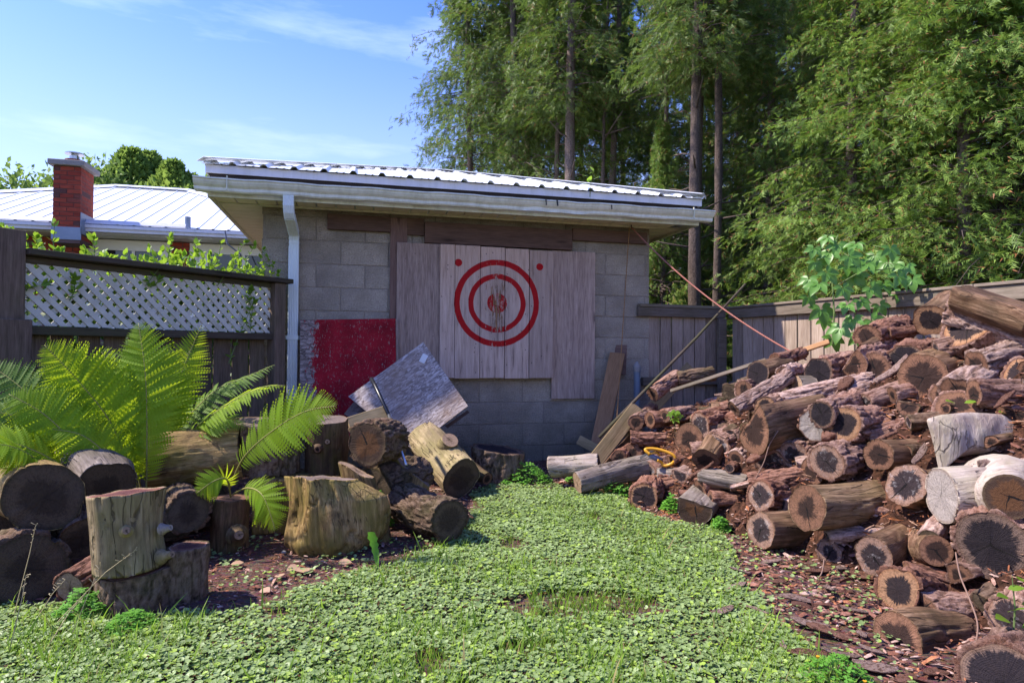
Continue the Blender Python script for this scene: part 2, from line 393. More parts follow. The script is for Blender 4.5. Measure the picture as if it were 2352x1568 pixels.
# bark and crumbled wood that fills the heap under the logs
ax = np.arange(0.6, 4.6, 0.03); ay = np.arange(0.2, 6.2, 0.03); GX, GY = np.meshgrid(ax, ay)
fence_lim = 2.12 + (6.3 - GY) * 0.39
HZ = H(GX, GY) * np.clip((fence_lim - 0.05 - GX) / 0.05, 0, 1)
HZ = np.where(HZ > 0.01, HZ - 0.05 + 0.14 * (fbm(GX * 6, GY * 6, 0, 11) - 0.5), -0.08)
V = np.stack([GX, GY, HZ], -1).reshape(-1, 3); nx = len(ax); ny = len(ay)
ii, jj = np.meshgrid(np.arange(nx - 1), np.arange(ny - 1)); b = (jj * nx + ii).ravel()
t = NT('crumbled_bark'); g = t.coord(); n2 = t.noise(g, 26.0, 6, 0.7, 0.6); n3 = t.noise(g, 4.0, 3)
c = t.ramp(n2, [(0.32, (0.012, 0.007, 0.005)), (0.5, (0.06, 0.028, 0.018)), (0.72, (0.17, 0.075, 0.045))])
M['crumb'] = t.bsdf(c, 0.95, n2, 1.0, 0.03, 0.1)
add('bark_mound', mk_mesh('bark_mound', V, np.stack([b, b + 1, b + nx + 1, b + nx], 1), True), M['crumb'], kind='stuff')

# ------------------------------------------------------------------ shed
shed = thing('shed', 'small grey concrete block shed with white metal hip roof and gutter', 'shed', SL)
WH = 2.195
mb = MB()
mb.box(W(0.012, -0.004, -0.1), EU * (SW - 0.024), EN * -0.15, Vector((0, 0, WH + 0.1)))
mb.box(W(0.012, -0.18, -0.1), EU * 0.15, EN * -3.9, Vector((0, 0, WH + 0.1)))
mb.box(W(SW - 0.162, -0.18, -0.1), EU * 0.15, EN * -3.9, Vector((0, 0, WH + 0.1)))
mb.box(W(0.012, -4.1, -0.1), EU * (SW - 0.024), EN * -0.15, Vector((0, 0, WH + 0.1)))
mb.build('wall', M['mortar'], shed)
blk = {}
def block_mesh(w, h):
    k = (round(w, 2), round(h, 2))
    if k in blk: return blk[k]
    b_ = MB(); q = 0.005; d = 0.03
    o = Vector((0, 0, 0))
    pts_f = [EU * q + Vector((0, 0, q)), EU * (w - q) + Vector((0, 0, q)), EU * (w - q) + Vector((0, 0, h - q)), EU * q + Vector((0, 0, h - q))]
    pts_m = [o, EU * w, EU * w + Vector((0, 0, h)), Vector((0, 0, h))]
    v = [p.copy() for p in pts_f] + [p - EN * q for p in pts_m] + [p - EN * d for p in pts_m]
    f = [(0, 1, 2, 3)] + [(i, i + 4, (i + 1) % 4 + 4, (i + 1) % 4) for i in range(4)] + [(i + 4, i + 8, (i + 1) % 4 + 8, (i + 1) % 4 + 4) for i in range(4)] + [(11, 10, 9, 8)]
    blk[k] = mk_mesh('block', v, f); return blk[k]
for k in range(-1, 11):
    z0 = 0.138 + 0.198 * k - 0.198; z0 += 0.198
    h = min(0.198, WH - z0) - 0.006
    if h < 0.03: continue
    u = -0.30 + (0.2 if k % 2 else 0.0) + 0.13
    while u < SW:
        u0, u1 = max(u, 0.0), min(u + 0.402, SW)
        if u1 - u0 > 0.03:
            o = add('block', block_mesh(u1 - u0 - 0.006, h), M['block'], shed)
            o.location = EU * (u0 + 0.005) + EN * random.uniform(-0.001, 0.004) + Vector((0, 0, z0 + 0.005))
        u += 0.402

# eaves: overhang .35 at the sides, .30 at the front
OV, OF, DP = 0.35, 0.30, 4.3
ZS = 2.198
# soffit planks: front strip in slats, left side strip in slats
for i in range(27):
    u = -OV + 0.02 + i * 0.155
    if u + 0.15 > SW + OV - 0.02: break
    MB().box(W(u, 0.004, ZS + 0.001 * (i % 2)), EU * 0.144, EN * (OF - 0.02), Vector((0, 0, 0.012))).build('soffit_panel', M['soffit'], shed)
for side in (0, 1):
    for i in range(28):
        o0 = -0.002 - i * 0.155
        a = W(-OV + 0.02, o0, ZS) if side == 0 else W(SW + 0.0, o0, ZS)
        MB().box(a, EU * (OV - 0.02), EN * -0.143, Vector((0, 0, 0.012))).build('soffit_panel', M['soffit'], shed)
for a in (W(-0.001, 0.004, ZS - 0.018), ):
    MB().box(a, EU * (SW + 0.002), EN * 0.022, Vector((0, 0, 0.017))).build('soffit_trim', M['fascia'], shed)
MB().box(W(-OV, 0.002, ZS - 0.008), EU * (2 * OV + SW), EN * 0.012, Vector((0, 0, 0.007))).build('soffit_trim', M['fascia'], shed)
# boards behind the gutter and along the sides
MB().box(W(-OV, OF - 0.015, ZS - 0.025), EU * (SW + 2 * OV), EN * 0.02, Vector((0, 0, 0.10))).build('fascia', M['fascia'], shed)
for a in (W(-OV, OF - 0.018, ZS - 0.025), W(SW + OV - 0.02, OF - 0.018, ZS - 0.025)):
    MB().box(a, EU * 0.02, EN * -(DP + 0.2), Vector((0, 0, 0.16))).build('side_fascia', M['fascia'], shed)
# gutter with an ogee profile
prof = [(0.012, 0.0), (0.065, 0.0), (0.075, 0.012), (0.078, 0.035), (0.098, 0.055), (0.112, 0.078), (0.116, 0.098), (0.128, 0.098), (0.128, 0.110), (0.108, 0.110), (0.100, 0.080), (0.086, 0.062), (0.066, 0.045), (0.062, 0.010), (0.012, 0.008)]
def gutter(u0, u1, name, dz=0.0, n=2):
    v = []; f = []; k = len(prof)
    for i in range(n + 1):
        u = u0 + (u1 - u0) * i / n
        for (o_, z_) in prof:
            dent = 0.010 * math.exp(-((u - 2.28) / 0.16) ** 2) + 0.006 * math.exp(-((u - 2.62) / 0.10) ** 2)
            wob = 0.0025 * math.sin(u * 9.0) + 0.0015 * math.sin(u * 23.0)
            v.append(W(u, OF + o_ - dent * (2 if o_ > 0.07 else 0) + wob, ZS + 0.002 + z_ * 0.85 + dz + wob * 0.8) - SL)
    for i in range(n):
        for j in range(k):
            f.append((i * k + j, (i + 1) * k + j, (i + 1) * k + (j + 1) % k, i * k + (j + 1) % k))
    f.append(tuple(range(k))[::-1]); f.append(tuple(n * k + j for j in range(k)))
    me = mk_mesh(name, v, f, False); return add(name, me, M['gutter'], shed)
gutter(-OV - 0.08, -OV + 0.16, 'gutter', 0.0015)
gutter(-OV + 0.161, SW + OV - 0.12, 'gutter', 0.0, 60)
gutter(SW + OV - 0.119, SW + OV + 0.10, 'gutter', 0.0015)
for u in (-OV + 0.16, SW + OV - 0.12):
    MB().box(W(u - 0.004, OF + 0.118, ZS + 0.006), EU * 0.008, EN * 0.0125, Vector((0, 0, 0.107))).build('gutter_seam', M['fascia'], shed)
for u, w_, zt in ((2.33, 0.010, 0.05), (2.43, 0.013, 0.05), (2.93, 0.008, 0.035)):      # open splits in the dented stretch
    mbx = MB(); mbx.prism([W(u, OF + 0.117, ZS + 0.045), W(u + w_, OF + 0.117, ZS + 0.048), W(u + w_ * .4, OF + 0.119, ZS + 0.100), W(u - w_ * .6, OF + 0.119, ZS + 0.098)], EN * 0.004)
    mbx.build('split', M['black'], shed)
# gap strip, its shade put in as near-black colour, and painted drip edge above it
MB().box(W(-OV + 0.015, OF + 0.005, ZS + 0.155), EU * (SW + 2 * OV - 0.03), EN * -0.02, Vector((0, 0, -0.075))).build('gap_shade_strip', M['dark'], shed)
for a, l in ((-OV - 0.01, 2.95), (-OV + 2.941, SW + 2 * OV - 2.93)):
    MB().box(W(a, OF + 0.022, ZS + 0.150), EU * l, EN * 0.014, Vector((0, 0, 0.062))).build('drip_edge', M['drip'], shed)
for a in (W(-OV - 0.012, OF + 0.020, ZS + 0.150), W(SW + OV - 0.002, OF + 0.020, ZS + 0.150)):
    MB().box(a, EU * 0.014, EN * -(DP + 0.1), Vector((0, 0, 0.062))).build('drip_edge', M['drip'], shed)

# roof: ribbed sheets, front slope and two side slopes meeting at an apex
ZE = ZS + 0.222; RS = math.tan(math.radians(17.6)); HALF = (SW + 2 * OV) / 2; UC = SW / 2
EO = OF + 0.03
def sheet(prof_u, line, name, edge_rag=0.0):
    """line(u) -> (eave point, ridge point); prof_u list of (u, rib height)"""
    v = []; f = []; K = 3
    for (u, hgt) in prof_u:
        a, b_ = line(u); n = Vector((0, 0, 1))
        for q in range(K): v.append(a.lerp(b_, q / (K - 1)) + n * hgt - SL)
    for i in range(len(prof_u) - 1):
        for q in range(K - 1):
            f.append((i * K + q, (i + 1) * K + q, (i + 1) * K + q + 1, i * K + q + 1))
    me = mk_mesh(name, v, f); o = add(name, me, M['roof'], shed)
    m = o.modifiers.new('thickness', 'SOLIDIFY'); m.thickness = 0.004; m.offset = 1; return o
def rib_profile(u0, u1, pitch=0.225):
    us = []; k0 = math.floor(u0 / pitch)
    pts = []
    for k in range(k0, int(u1 / pitch) + 2):
        c0 = k * pitch + 0.06
        for du, h_ in ((-0.030, 0.0), (-0.012, 0.024), (0.012, 0.024), (0.030, 0.0), (0.085, 0.001), (0.095, 0.006), (0.105, 0.001), (0.14, 0.001), (0.15, 0.006), (0.16, 0.001)):
            pts.append((c0 + du, h_))
    pts = [(u0, 0.0)] + [p for p in pts if u0 + 0.002 < p[0] < u1 - 0.002] + [(u1, 0.0)]
    return pts
def front_line_pts(u):
    run = HALF - abs(u - UC)
    return W(u, EO + 0.035, ZE - 0.012), W(u, EO - run, ZE + RS * run)
us = np.linspace(-OV - 0.03, SW + OV + 0.03, 6)
for a, b_ in zip(us[:-1], us[1:]):
    sheet(rib_profile(a, b_ + 0.004), front_line_pts, 'roof_panel')
for sgn in (-1, 1):
    u_e = UC + sgn * (HALF + 0.03)
    def side(o_, u_e=u_e, sgn=sgn):
        run = min(EO - o_, HALF)
        return W(u_e, o_, ZE), W(u_e - sgn * (run + 0.03), o_, ZE + RS * run)
    pr = rib_profile(-DP + EO, EO)
    pr2 = [(o_, h_) for o_, h_ in pr]
    sheet(pr2, side, 'side_roof_panel')
apex = W(UC, EO - HALF, ZE + RS * HALF)
for sgn in (-1, 1):                                      # hip caps
    a = W(UC + sgn * (HALF + 0.02), EO + 0.03, ZE + 0.012)
    d = (apex - a); side_v = Vector((0, 0, 1)).cross(d).normalized()
    pts = []
    for s_ in (-1, 1):
        MB().prism([a + Vector((0, 0, 0.028)), apex + Vector((0, 0, 0.03)), apex + side_v * s_ * 0.085 + Vector((0, 0, 0.012)), a + side_v * s_ * 0.085 + Vector((0, 0, 0.008))], Vector((0, 0, 0.004))).build('hip_cap', M['roof'], shed)
rb = W(UC, -DP + EO + HALF, ZE + RS * HALF)
MB().prism([apex + Vector((0, 0, 0.03)), rb + Vector((0, 0, 0.03)), rb + EU * 0.09 + Vector((0, 0, 0.01)), apex + EU * 0.09 + Vector((0, 0, 0.01))], Vector((0, 0, 0.004))).build('ridge_cap', M['roof'], shed)
MB().prism([rb + Vector((0, 0, 0.0301)), apex + Vector((0, 0, 0.0301)), apex - EU * 0.09 + Vector((0, 0, 0.01)), rb - EU * 0.09 + Vector((0, 0, 0.01))], Vector((0, 0, 0.004))).build('ridge_cap', M['roof'], shed)
mb = MB(); vp = W(UC + 0.12, EO - HALF - 0.35, ZE + RS * HALF)
mb.tube([vp - Vector((0, 0, .2)), vp + Vector((0, 0, 0.03))], 0.06, 14); mb.tube([vp + Vector((0, 0, .03)), vp + Vector((0, 0, .06)), vp + Vector((0, 0, 0.095)), vp + Vector((0, 0, 0.11))], [0.14, 0.135, 0.09, 0.02], 18)
mb.build('roof_vent', M['black'], shed, smooth=True)

# downspout: elbow out of the gutter, ribbed pipe down the wall, strap
ds = thing('downspout', 'ribbed white downspout running down the block wall beside the lattice fence', 'downspout', W(0.30, 0.06, 0))
def spout_seg(pts, name, crimp=False):
    """pts: list of (u, out, z); rectangular ribbed section"""
    sec = []
    w2, d2 = 0.040, 0.027
    for i in range(13):
        x = -w2 + 2 * w2 * i / 12; sec.append((x, d2 + (0.0035 if i % 2 else 0.0)))
    for i in range(1, 5): sec.append((w2, d2 - 2 * d2 * i / 5))
    for i in range(5): sec.append((w2 - 2 * w2 * i / 4, -d2))
    for i in range(1, 5): sec.append((-w2, -d2 + 2 * d2 * i / 5))
    K = len(sec); v = []; f = []
    for i, (u, o_, z_) in enumerate(pts):
        a = pts[max(i - 1, 0)]; b_ = pts[min(i + 1, len(pts) - 1)]
        t_ = Vector((0, b_[1] - a[1], b_[2] - a[2])).normalized()          # in (out, z)
        perp = (-t_.z, t_.y)                                               # (out, z)
        sc = 0.94 if crimp and i % 2 else 1.0
        for (x, y) in sec:
            v.append(W(u + x * sc, o_ + perp[0] * y * sc * -1 if False else o_ - perp[0] * -y * sc * (1 if t_.z < 0 else -1) , z_ + perp[1] * y * sc * (1 if t_.z < 0 else -1)) - W(0.30, 0.06, 0))
    for i in range(len(pts) - 1):
        for j in range(K): f.append((i * K + j, i * K + (j + 1) % K, (i + 1) * K + (j + 1) % K, (i + 1) * K + j))
    f.append(tuple(range(K))); f.append(tuple((len(pts) - 1) * K + j for j in range(K))[::-1])
    me = mk_mesh(name, v, f); return add(name, me, M['spout'], ds)
uD, zD0 = wp(667, 500, 0.06)[0], 0
uD = wp(676, 560, 0.05)[0]; uT = wp(663, 470, OF + 0.05)[0]
spout_seg([(uT, OF + 0.055, ZS + 0.005), (uT, OF + 0.052, ZS - 0.07), (uT + .002, OF + 0.035, ZS - 0.115), (uT + .005, OF + 0.005, ZS - 0.15)], 'elbow')
spout_seg([(uT + .006, OF + 0.008, ZS - 0.148), (uD, 0.10, ZS - 0.235)], 'elbow')
spout_seg([(uD, 0.105, ZS - 0.232), (uD, 0.085, ZS - 0.25), (uD, 0.072, ZS - 0.27), (uD, 0.064, ZS - 0.29), (uD, 0.060, ZS - 0.31), (uD, 0.057, ZS - 0.33), (uD, 0.055, ZS - 0.35)], 'elbow', True)
spout_seg([(uD - 0.002, 0.052, ZS - 0.345), (uD - 0.004, 0.050, 1.0), (uD - 0.006, 0.046, 0.30)], 'pipe')
zst = wp(665, 775, 0.08)[1]
mb = MB(); mb.box(W(uD - 0.085, 0.006, zst - 0.017), EU * 0.165, EN * 0.003, Vector((0, 0, 0.034))); mb.box(W(uD - 0.050, 0.079, zst - 0.017), EU * 0.092, EN * 0.005, Vector((0, 0, 0.034)))
mb.box(W(uD - 0.050, 0.009, zst - 0.017), EU * 0.004, EN * 0.070, Vector((0, 0, 0.034))); mb.box(W(uD + 0.038, 0.009, zst - 0.017), EU * 0.004, EN * 0.070, Vector((0, 0, 0.034)))
mb.build('strap', M['spout'], ds)

# ------------------------------------------------------------------ boards fixed to the wall
def wall_board(name, x0, y0, x1, y1, out, th, mat, parent=None, bevel=0.003, **kw):
    """upright board seen between picture corners (x0,y0) and (x1,y1), its front face 'out'+'th' from the wall"""
    ua, za = wp(x0, y0, out + th); ub, zb = wp(x1, y1, out + th)
    o_ = W(ua, out, zb)
    root = Vector(o_)
    me = mk_mesh(name, *box_local(EU * (ub - ua), EN * th, Vector((0, 0, za - zb))))
    o = add(name, me, mat, parent, **kw); o.location = root - (parent_world(parent) if parent else Vector((0, 0, 0)))
    if bevel:
        m = o.modifiers.new('bevel', 'BEVEL'); m.width = bevel; m.segments = 1
    return o
def box_local(a, b, c):
    q = MB().box((0, 0, 0), a, b, c); return q.v, q.f
# material axes need the local frame: boards are built in a frame turned with the wall
wall_rot = math.radians(14)
def framed_board(name, x0, y0, x1, y1, out, th, mat, parent=None, bevel=0.003, rot=0.0, **kw):
    ua, za = wp(x0, y0, out + th); ub, zb = wp(x1, y1, out + th)
    w_, h_ = ub - ua, za - zb
    v, f = box_local(Vector((w_, 0, 0)), Vector((0, -th, 0)), Vector((0, 0, h_)))
    o = add(name, mk_mesh(name, v, f), mat, parent, **kw)
    loc = W(ua, out, zb)
    if parent is None: o.location = loc
    else: o.location = loc - parent_world(parent)
    o.rotation_euler = (0, rot, wall_rot)
    if bevel:
        m = o.modifiers.new('bevel', 'BEVEL'); m.width = bevel; m.segments = 2
    return o
framed_board('wall_plank', 752, 490, 897, 533, 0.005, 0.035, M['plankwood'], label='short dark brown plank fixed under the eave beside the downspout', cat='plank', group='horizontal planks under the eave')
framed_board('wall_plank', 935, 500, 975, 541, 0.005, 0.025, M['plankwood'], label='tiny brown block of wood between the upright strip and the long plank under the eave', cat='plank', group='horizontal planks under the eave')
framed_board('wall_plank', 976, 508, 1315, 573, 0.005, 0.052, M['plankwood'], rot=0.004, label='long deep reddish brown plank fixed above the painted target', cat='plank', group='horizontal planks under the eave')
framed_board('wall_plank', 1316, 524, 1487, 560, 0.005, 0.035, M['plankwood'], rot=0.004, label='dark brown plank under the eave above the bare blocks and the rope', cat='plank', group='horizontal planks under the eave')
framed_board('upright_strip', 897, 499, 934, 742, 0.005, 0.024, M['vplank'], label='narrow reddish brown upright strip behind the wide grey plywood board', cat='strip')
framed_board('upright_strip', 899, 742, 916, 800, 0.005, 0.022, M['vplank'], label='short end of brown strip showing between red panel and plywood board', cat='strip')
framed_board('plywood_board', 912, 556, 1014, 868, 0.030, 0.022, M['greywood'], label='wide weathered plywood board fixed left of the painted target', cat='board', group='plywood boards flanking the target')
framed_board('plywood_board', 1268, 575, 1366, 915, 0.008, 0.022, M['greywood'], label='tall weathered plywood board hanging lower, right of the painted target', cat='board', group='plywood boards flanking the target')

# throwing target: five upright planks with painted rings
cu, cz = wp(1142, 696, 0.085)
tgt = thing('throwing_target', 'throwing target of upright planks painted with two red rings and a bullseye', 'target', W(cu, 0.085, cz))
tgt.rotation_euler = (0, 0, wall_rot)
ring_o = wp(1238, 696, 0.085)[0] - cu
t = NT('painted_plank')
v = t.n('ShaderNodeTexCoord'); v.object = tgt; v = v.outputs['Object']
xyz = t.n('ShaderNodeSeparateXYZ', {0: v}); X_, Z_ = xyz.outputs[0], xyz.outputs[2]
wob = t.math('MULTIPLY', t.math('SUBTRACT', t.noise(v, 9.0, 3), 0.5), 0.012)
rr = t.math('ADD', t.math('SQRT', t.math('ADD', t.math('MULTIPLY', X_, X_), t.math('MULTIPLY', Z_, Z_))), wob)
def band(a, b_):
    return t.math('MULTIPLY', t.math('GREATER_THAN', rr, a), t.math('LESS_THAN', rr, b_))
def dot(x_, z_, r_):
    dx = t.math('SUBTRACT', X_, x_); dz = t.math('SUBTRACT', Z_, z_)
    d_ = t.math('SQRT', t.math('ADD', t.math('MULTIPLY', dx, dx), t.math('MULTIPLY', dz, dz)))
    return t.math('LESS_THAN', t.math('ADD', d_, wob), r_)
R0 = ring_o
d1 = wp(1053, 603, 0.085); d2 = wp(1240, 613, 0.085)
ms = [band(R0 * 0.868, R0), band(R0 * 0.555, R0 * 0.675), band(-1, R0 * 0.232), dot(d1[0] - cu, d1[1] - cz, R0 * 0.085), dot(d2[0] - cu, d2[1] - cz, R0 * 0.085)]
mask = ms[0]
for q in ms[1:]: mask = t.math('MAXIMUM', mask, q)
gr = t.noise(t.mapping(t.offset(v, 7), (16, 16, 1.2)), 2.2, 7, 0.7, 0.3)
fib = t.noise(t.mapping(v, (150, 150, 7)), 1.0, 4, 0.65)
big = t.noise(t.offset(v, 9), 2.5, 4, 0.5)
c = t.ramp(gr, [(0.32, (0.12, 0.07, 0.05)), (0.44, (0.46, 0.32, 0.25)), (0.72, (0.68, 0.50, 0.41))])
warm = t.n('ShaderNodeMapRange', {0: Z_, 1: -0.1, 2: 0.42, 3: 0.0, 4: 0.75}).outputs[0]
c = t.mix(t.math('MULTIPLY', warm, big), c, (0.55, 0.33, 0.19))
c = t.mix(0.3, c, t.ramp(fib, [(0.3, (0.12, 0.08, 0.07)), (0.7, (0.5, 0.41, 0.38))]))
# hits: gouged wood near the middle column
ax_ = t.math('ABSOLUTE', X_)
cen = t.math('MULTIPLY', t.n('ShaderNodeMapRange', {0: ax_, 1: 0.0, 2: 0.20, 3: 1.0, 4: 0.0}).outputs[0], t.n('ShaderNodeMapRange', {0: t.math('ABSOLUTE', t.math('ADD', Z_, 0.03)), 1: 0.18, 2: 0.48, 3: 1.0, 4: 0.0}).outputs[0])
gouge = t.noise(t.mapping(v, (75, 75, 9)), 1.0, 5, 0.7, 0.4)
gm = t.math('MULTIPLY', t.math('GREATER_THAN', gouge, t.math('SUBTRACT', 0.76, t.math('MULTIPLY', cen, 0.25))), 1.0)
pv = t.math('ADD', t.math('MULTIPLY', t.rand(), 0.34), 0.80); c = t.mix(1.0, c, t.n('ShaderNodeCombineColor', {0: pv, 1: pv, 2: pv}).outputs[0], 'MULTIPLY')
c = t.mix(t.math('MULTIPLY', cen, 0.45), c, (0.11, 0.075, 0.06))
red = t.mix(fib, (0.30, 0.004, 0.006), (0.40, 0.008, 0.010))
wear = t.math('LESS_THAN', t.noise(t.mapping(v, (60, 60, 12)), 1.0, 5, 0.75), t.math('ADD', 0.30, t.math('MULTIPLY', cen, 0.22)))
c = t.mix(t.math('MULTIPLY', mask, t.math('SUBTRACT', 1.0, t.math('MULTIPLY', wear, 0.9))), c, red)
c = t.mix(gm, c, t.ramp(fib, [(0.35, (0.02, 0.012, 0.01)), (0.6, (0.30, 0.16, 0.08))]))
hv = t.vor(t.mapping(v, (24, 24, 15)), 1.0); hm = t.ramp(hv, [(0.07, 1.0), (0.10, 0.0)])
hs = t.math('GREATER_THAN', t.noise(v, 4.0, 2), 0.46)
c = t.mix(t.math('MULTIPLY', hm, hs), c, (0.015, 0.01, 0.01))
M['target'] = t.bsdf(c, 0.8, t.math('SUBTRACT', t.math('ADD', t.math('MULTIPLY', fib, 0.5), gr), t.math('ADD', gm, t.math('MULTIPLY', hm, hs))), 0.8, 0.004, 0.2)
xs = [(1012, 1043.0), (1046.2, 1101.2), (1104.4, 1158.2), (1161.4, 1214.2), (1217.4, 1270)]
tops = [560, 562, 566, 570, 574]
for i, ((xa, xb), tp) in enumerate(zip(xs, tops)):
    out, th = 0.040, 0.045
    ua, za = wp(xa, tp, out + th); ub, zb = wp(xb, 868 + (i % 2), out + th)
    vv, ff = box_local(Vector((ub - ua, 0, 0)), Vector((0, -th + 0.0015 * (i % 3), 0)), Vector((0, 0, za - zb)))
    me = mk_mesh('plank', vv, ff); o = add('plank', me, M['target'], tgt)
    d = W(ua, out, zb) - W(cu, 0.085, cz)
    o.location = (d.dot(EU), -d.dot(EN), d.z)
    m = o.modifiers.new('bevel', 'BEVEL'); m.width = 0.003; m.segments = 2

# ------------------------------------------------------------------ panels leaning at the shed
def quad_panel(name, corners, th, mat, **kw):
    """corners: world points a (origin), b (along x), d (along z) of a panel; built in its own frame with thickness away from the camera"""
    a, b_, d = [Vector(q) for q in corners[:3]]
    x = (b_ - a).normalized(); z = (d - a); z = (z - x * z.dot(x)).normalized(); y = z.cross(x)
    Mx = Matrix((x, y, z)).transposed().to_4x4(); Mx.translation = a
    pts = [Mx.inverted() @ Vector(q) for q in corners]
    pts = [Vector((q.x, 0, q.z)) for q in pts]
    if len(corners) > 3: poly = pts
    q = MB().prism([poly[0], poly[1], poly[3], poly[2]] if len(poly) == 4 else poly, Vector((0, th, 0)))
    o = add(name, mk_mesh(name, q.v, q.f), mat, None, **kw); o.matrix_world = Mx
    return o
def osb_mat(name, a, b_, c_, paint=None):
    t = NT(name); v = t.coord()
    cols = None; h = None
    for k, (rot, sc) in enumerate(((0.5, (17, 1, 80)), (1.9, (19, 1, 72)), (2.9, (15, 1, 76)))):
        vm = t.mapping(v, sc, (k * 3.1, 0, k), (0, rot, 0))
        vv = t.vor(vm, 1.0, out='Color'); e = t.vor(vm, 1.0)
        f_ = t.n('ShaderNodeSeparateColor', {0: vv}).outputs[0]
        cc = t.ramp(f_, [(0.0, a), (0.5, b_), (1.0, c_)])
        cc = t.mix(t.ramp(e, [(0.5, 0.0), (0.85, 0.7)]), cc, tuple(0.55 * q for q in a))
        if cols is None: cols, h = cc, f_
        else:
            sel = t.math('GREATER_THAN', t.noise(t.mapping(v, (1, 1, 1), (k * 5, 0, 0)), 22.0, 3), 0.5); cols = t.mix(sel, cols, cc); h = t.math('ADD', h, f_)
    xyz = t.n('ShaderNodeSeparateXYZ', {0: v}); x_ = xyz.outputs[0]
    if paint:
        edge = t.n('ShaderNodeMapRange', {0: x_, 1: 0.0, 2: 0.24, 3: 0.60, 4: 0.31}).outputs[0]
        flake = t.noise(t.mapping(v, (34, 34, 16)), 1.0, 6, 0.75, 0.8)
        flake = t.math('ADD', t.math('MULTIPLY', flake, 0.62), t.math('MULTIPLY', t.noise(v, 4.0, 3), 0.38)); scr = t.math('GREATER_THAN', t.noise(t.mapping(v, (90, 90, 30), (0, 0, 0), (0, 0.6, 0)), 1.0, 4, 0.7, 1.0), 0.61)
        msk = t.math('MULTIPLY', t.math('GREATER_THAN', flake, edge), t.math('SUBTRACT', 1.0, t.math('MULTIPLY', scr, 0.75)))
        big = t.noise(v, 3, 3)
        cols = t.mix(msk, cols, t.mix(t.ramp(t.noise(v, 5.0, 6, 0.7), [(0.3, 0.0), (0.7, 1.0)]), tuple(0.5 * q for q in paint), tuple(1.35 * q for q in paint)))
    else:
        br = t.noise(v, 2.2, 3); cols = t.mix(t.ramp(br, [(0.45, 0.0), (0.62, 0.7)]), cols, (0.26, 0.17, 0.12))
    return t.bsdf(cols, 0.8, h, 0.5, 0.004, 0.2)
M['redosb'] = osb_mat('red_osb', (0.11, 0.08, 0.07), (0.27, 0.21, 0.19), (0.42, 0.34, 0.31), (0.30, 0.008, 0.018))
M['greyosb'] = osb_mat('grey_osb', (0.20, 0.155, 0.14), (0.38, 0.31, 0.28), (0.52, 0.44, 0.41))
M['oldosb'] = osb_mat('old_osb', (0.07, 0.05, 0.05), (0.13, 0.10, 0.10), (0.20, 0.16, 0.16))
def WPt(x, y, out):
    u, z = wp(x, y, out); return W(u, out, z)
A = WPt(690, 735, 0.085); B = WPt(908, 732, 0.085)
quad_panel('red_panel', [WPt(688, 1010, 0.22), WPt(912, 1010, 0.22), A, B], -0.014, M['redosb'],
           label='square chipboard panel painted dark red leaning on the block wall', cat='panel')
MB().prism([WPt(909, 732, 0.084), WPt(914, 733, 0.084), WPt(917, 1010, 0.219), WPt(912, 1010, 0.219)], EN * -0.012).build('panel_edge', M['greywood'], None,
           label='thin bare strip along the right edge of the red panel', cat='strip')
dW = 4.95
quad_panel('chipboard_panel', [P(945, 1030, 4.62), P(1075, 932, 4.80), P(800, 910, 4.80), P(972, 785, 5.05)], 0.009, M['greyosb'],
           label='grey chipboard square standing on one corner against the target', cat='panel')
o = quad_panel('chipboard_panel', [P(885, 1010, 4.72), P(985, 945, 4.86), P(790, 950, 4.84), P(845, 880, 4.98)], 0.014, M['oldosb'],
           label='dark brown chipboard scrap with rounded corner behind the black-handled pole', cat='panel')
MB().box(WPt(962, 838, 0.30) if False else P(962, 829, 4.955), P(972, 811, 4.965) - P(962, 829, 4.955), P(974, 835, 4.95) - P(962, 829, 4.955), Vector((0, -0.002, 0))).build('paper_sticker', m_plain('paper', (0.6, 0.6, 0.62), 0.6), None,
           label='small white sticker near the top corner of the grey chipboard square', cat='sticker')
MB().box(P(1022, 978, 4.95), P(1073, 942, 5.0) - P(1022, 978, 4.95), P(1028, 983, 4.94) - P(1022, 978, 4.95), Vector((0, 0.008, 0))).build('wood_offcut', M['plankwood'], None,
           label='thin dark offcut showing beneath the lower edge of the grey chipboard square', cat='offcut')

# ------------------------------------------------------------------ fence on the left with lattice
fa, fb = Vector((-2.93, 3.45, 0)), Vector((-1.90, 5.06, 0))
fd = (fb - fa).normalized(); fn = Vector((fd.y, -fd.x, 0))          # fn points to the camera side
if fn.dot(Vector((0, 0, 0)) - fa) < 0: fn = -fn
fang = math.atan2(fd.y, fd.x); flen = (fb - fa).length
def fp(x, y, off=0.0):
    """picture point on the fence plane -> (distance along, z)"""
    v_ = ray(x, y); o_ = Vector((0, 0, CAMZ)); tt = ((fa + fn * off) - o_).dot(fn) / v_.dot(fn); p_ = o_ + v_ * tt
    return (p_ - fa).dot(fd), p_.z
lf = thing('lattice_fence', 'dark wooden fence with cream lattice top between the old post and the shed', 'fence', fa); lf.rotation_euler = (0, 0, fang)
def fbox(name, s0, s1, z0, z1, off, th, mat, parent=None, bev=0.004, **kw):
    parent = parent or lf
    yo = -off if fn.dot(Vector((-fd.y, fd.x, 0))) < 0 else off       # local y = left of the direction
    sy = -1 if fn.dot(Vector((-fd.y, fd.x, 0))) < 0 else 1
    v_, f_ = box_local(Vector((s1 - s0, 0, 0)), Vector((0, sy * th, 0)), Vector((0, 0, z1 - z0)))
    o = add(name, mk_mesh(name, v_, f_), mat, parent, **kw); o.location = (s0, sy * off, z0)
    if bev:
        m = o.modifiers.new('bevel', 'BEVEL'); m.width = bev; m.segments = 1
    return o
sL, sR = fp(48, 700)[0], fp(618, 700)[0]
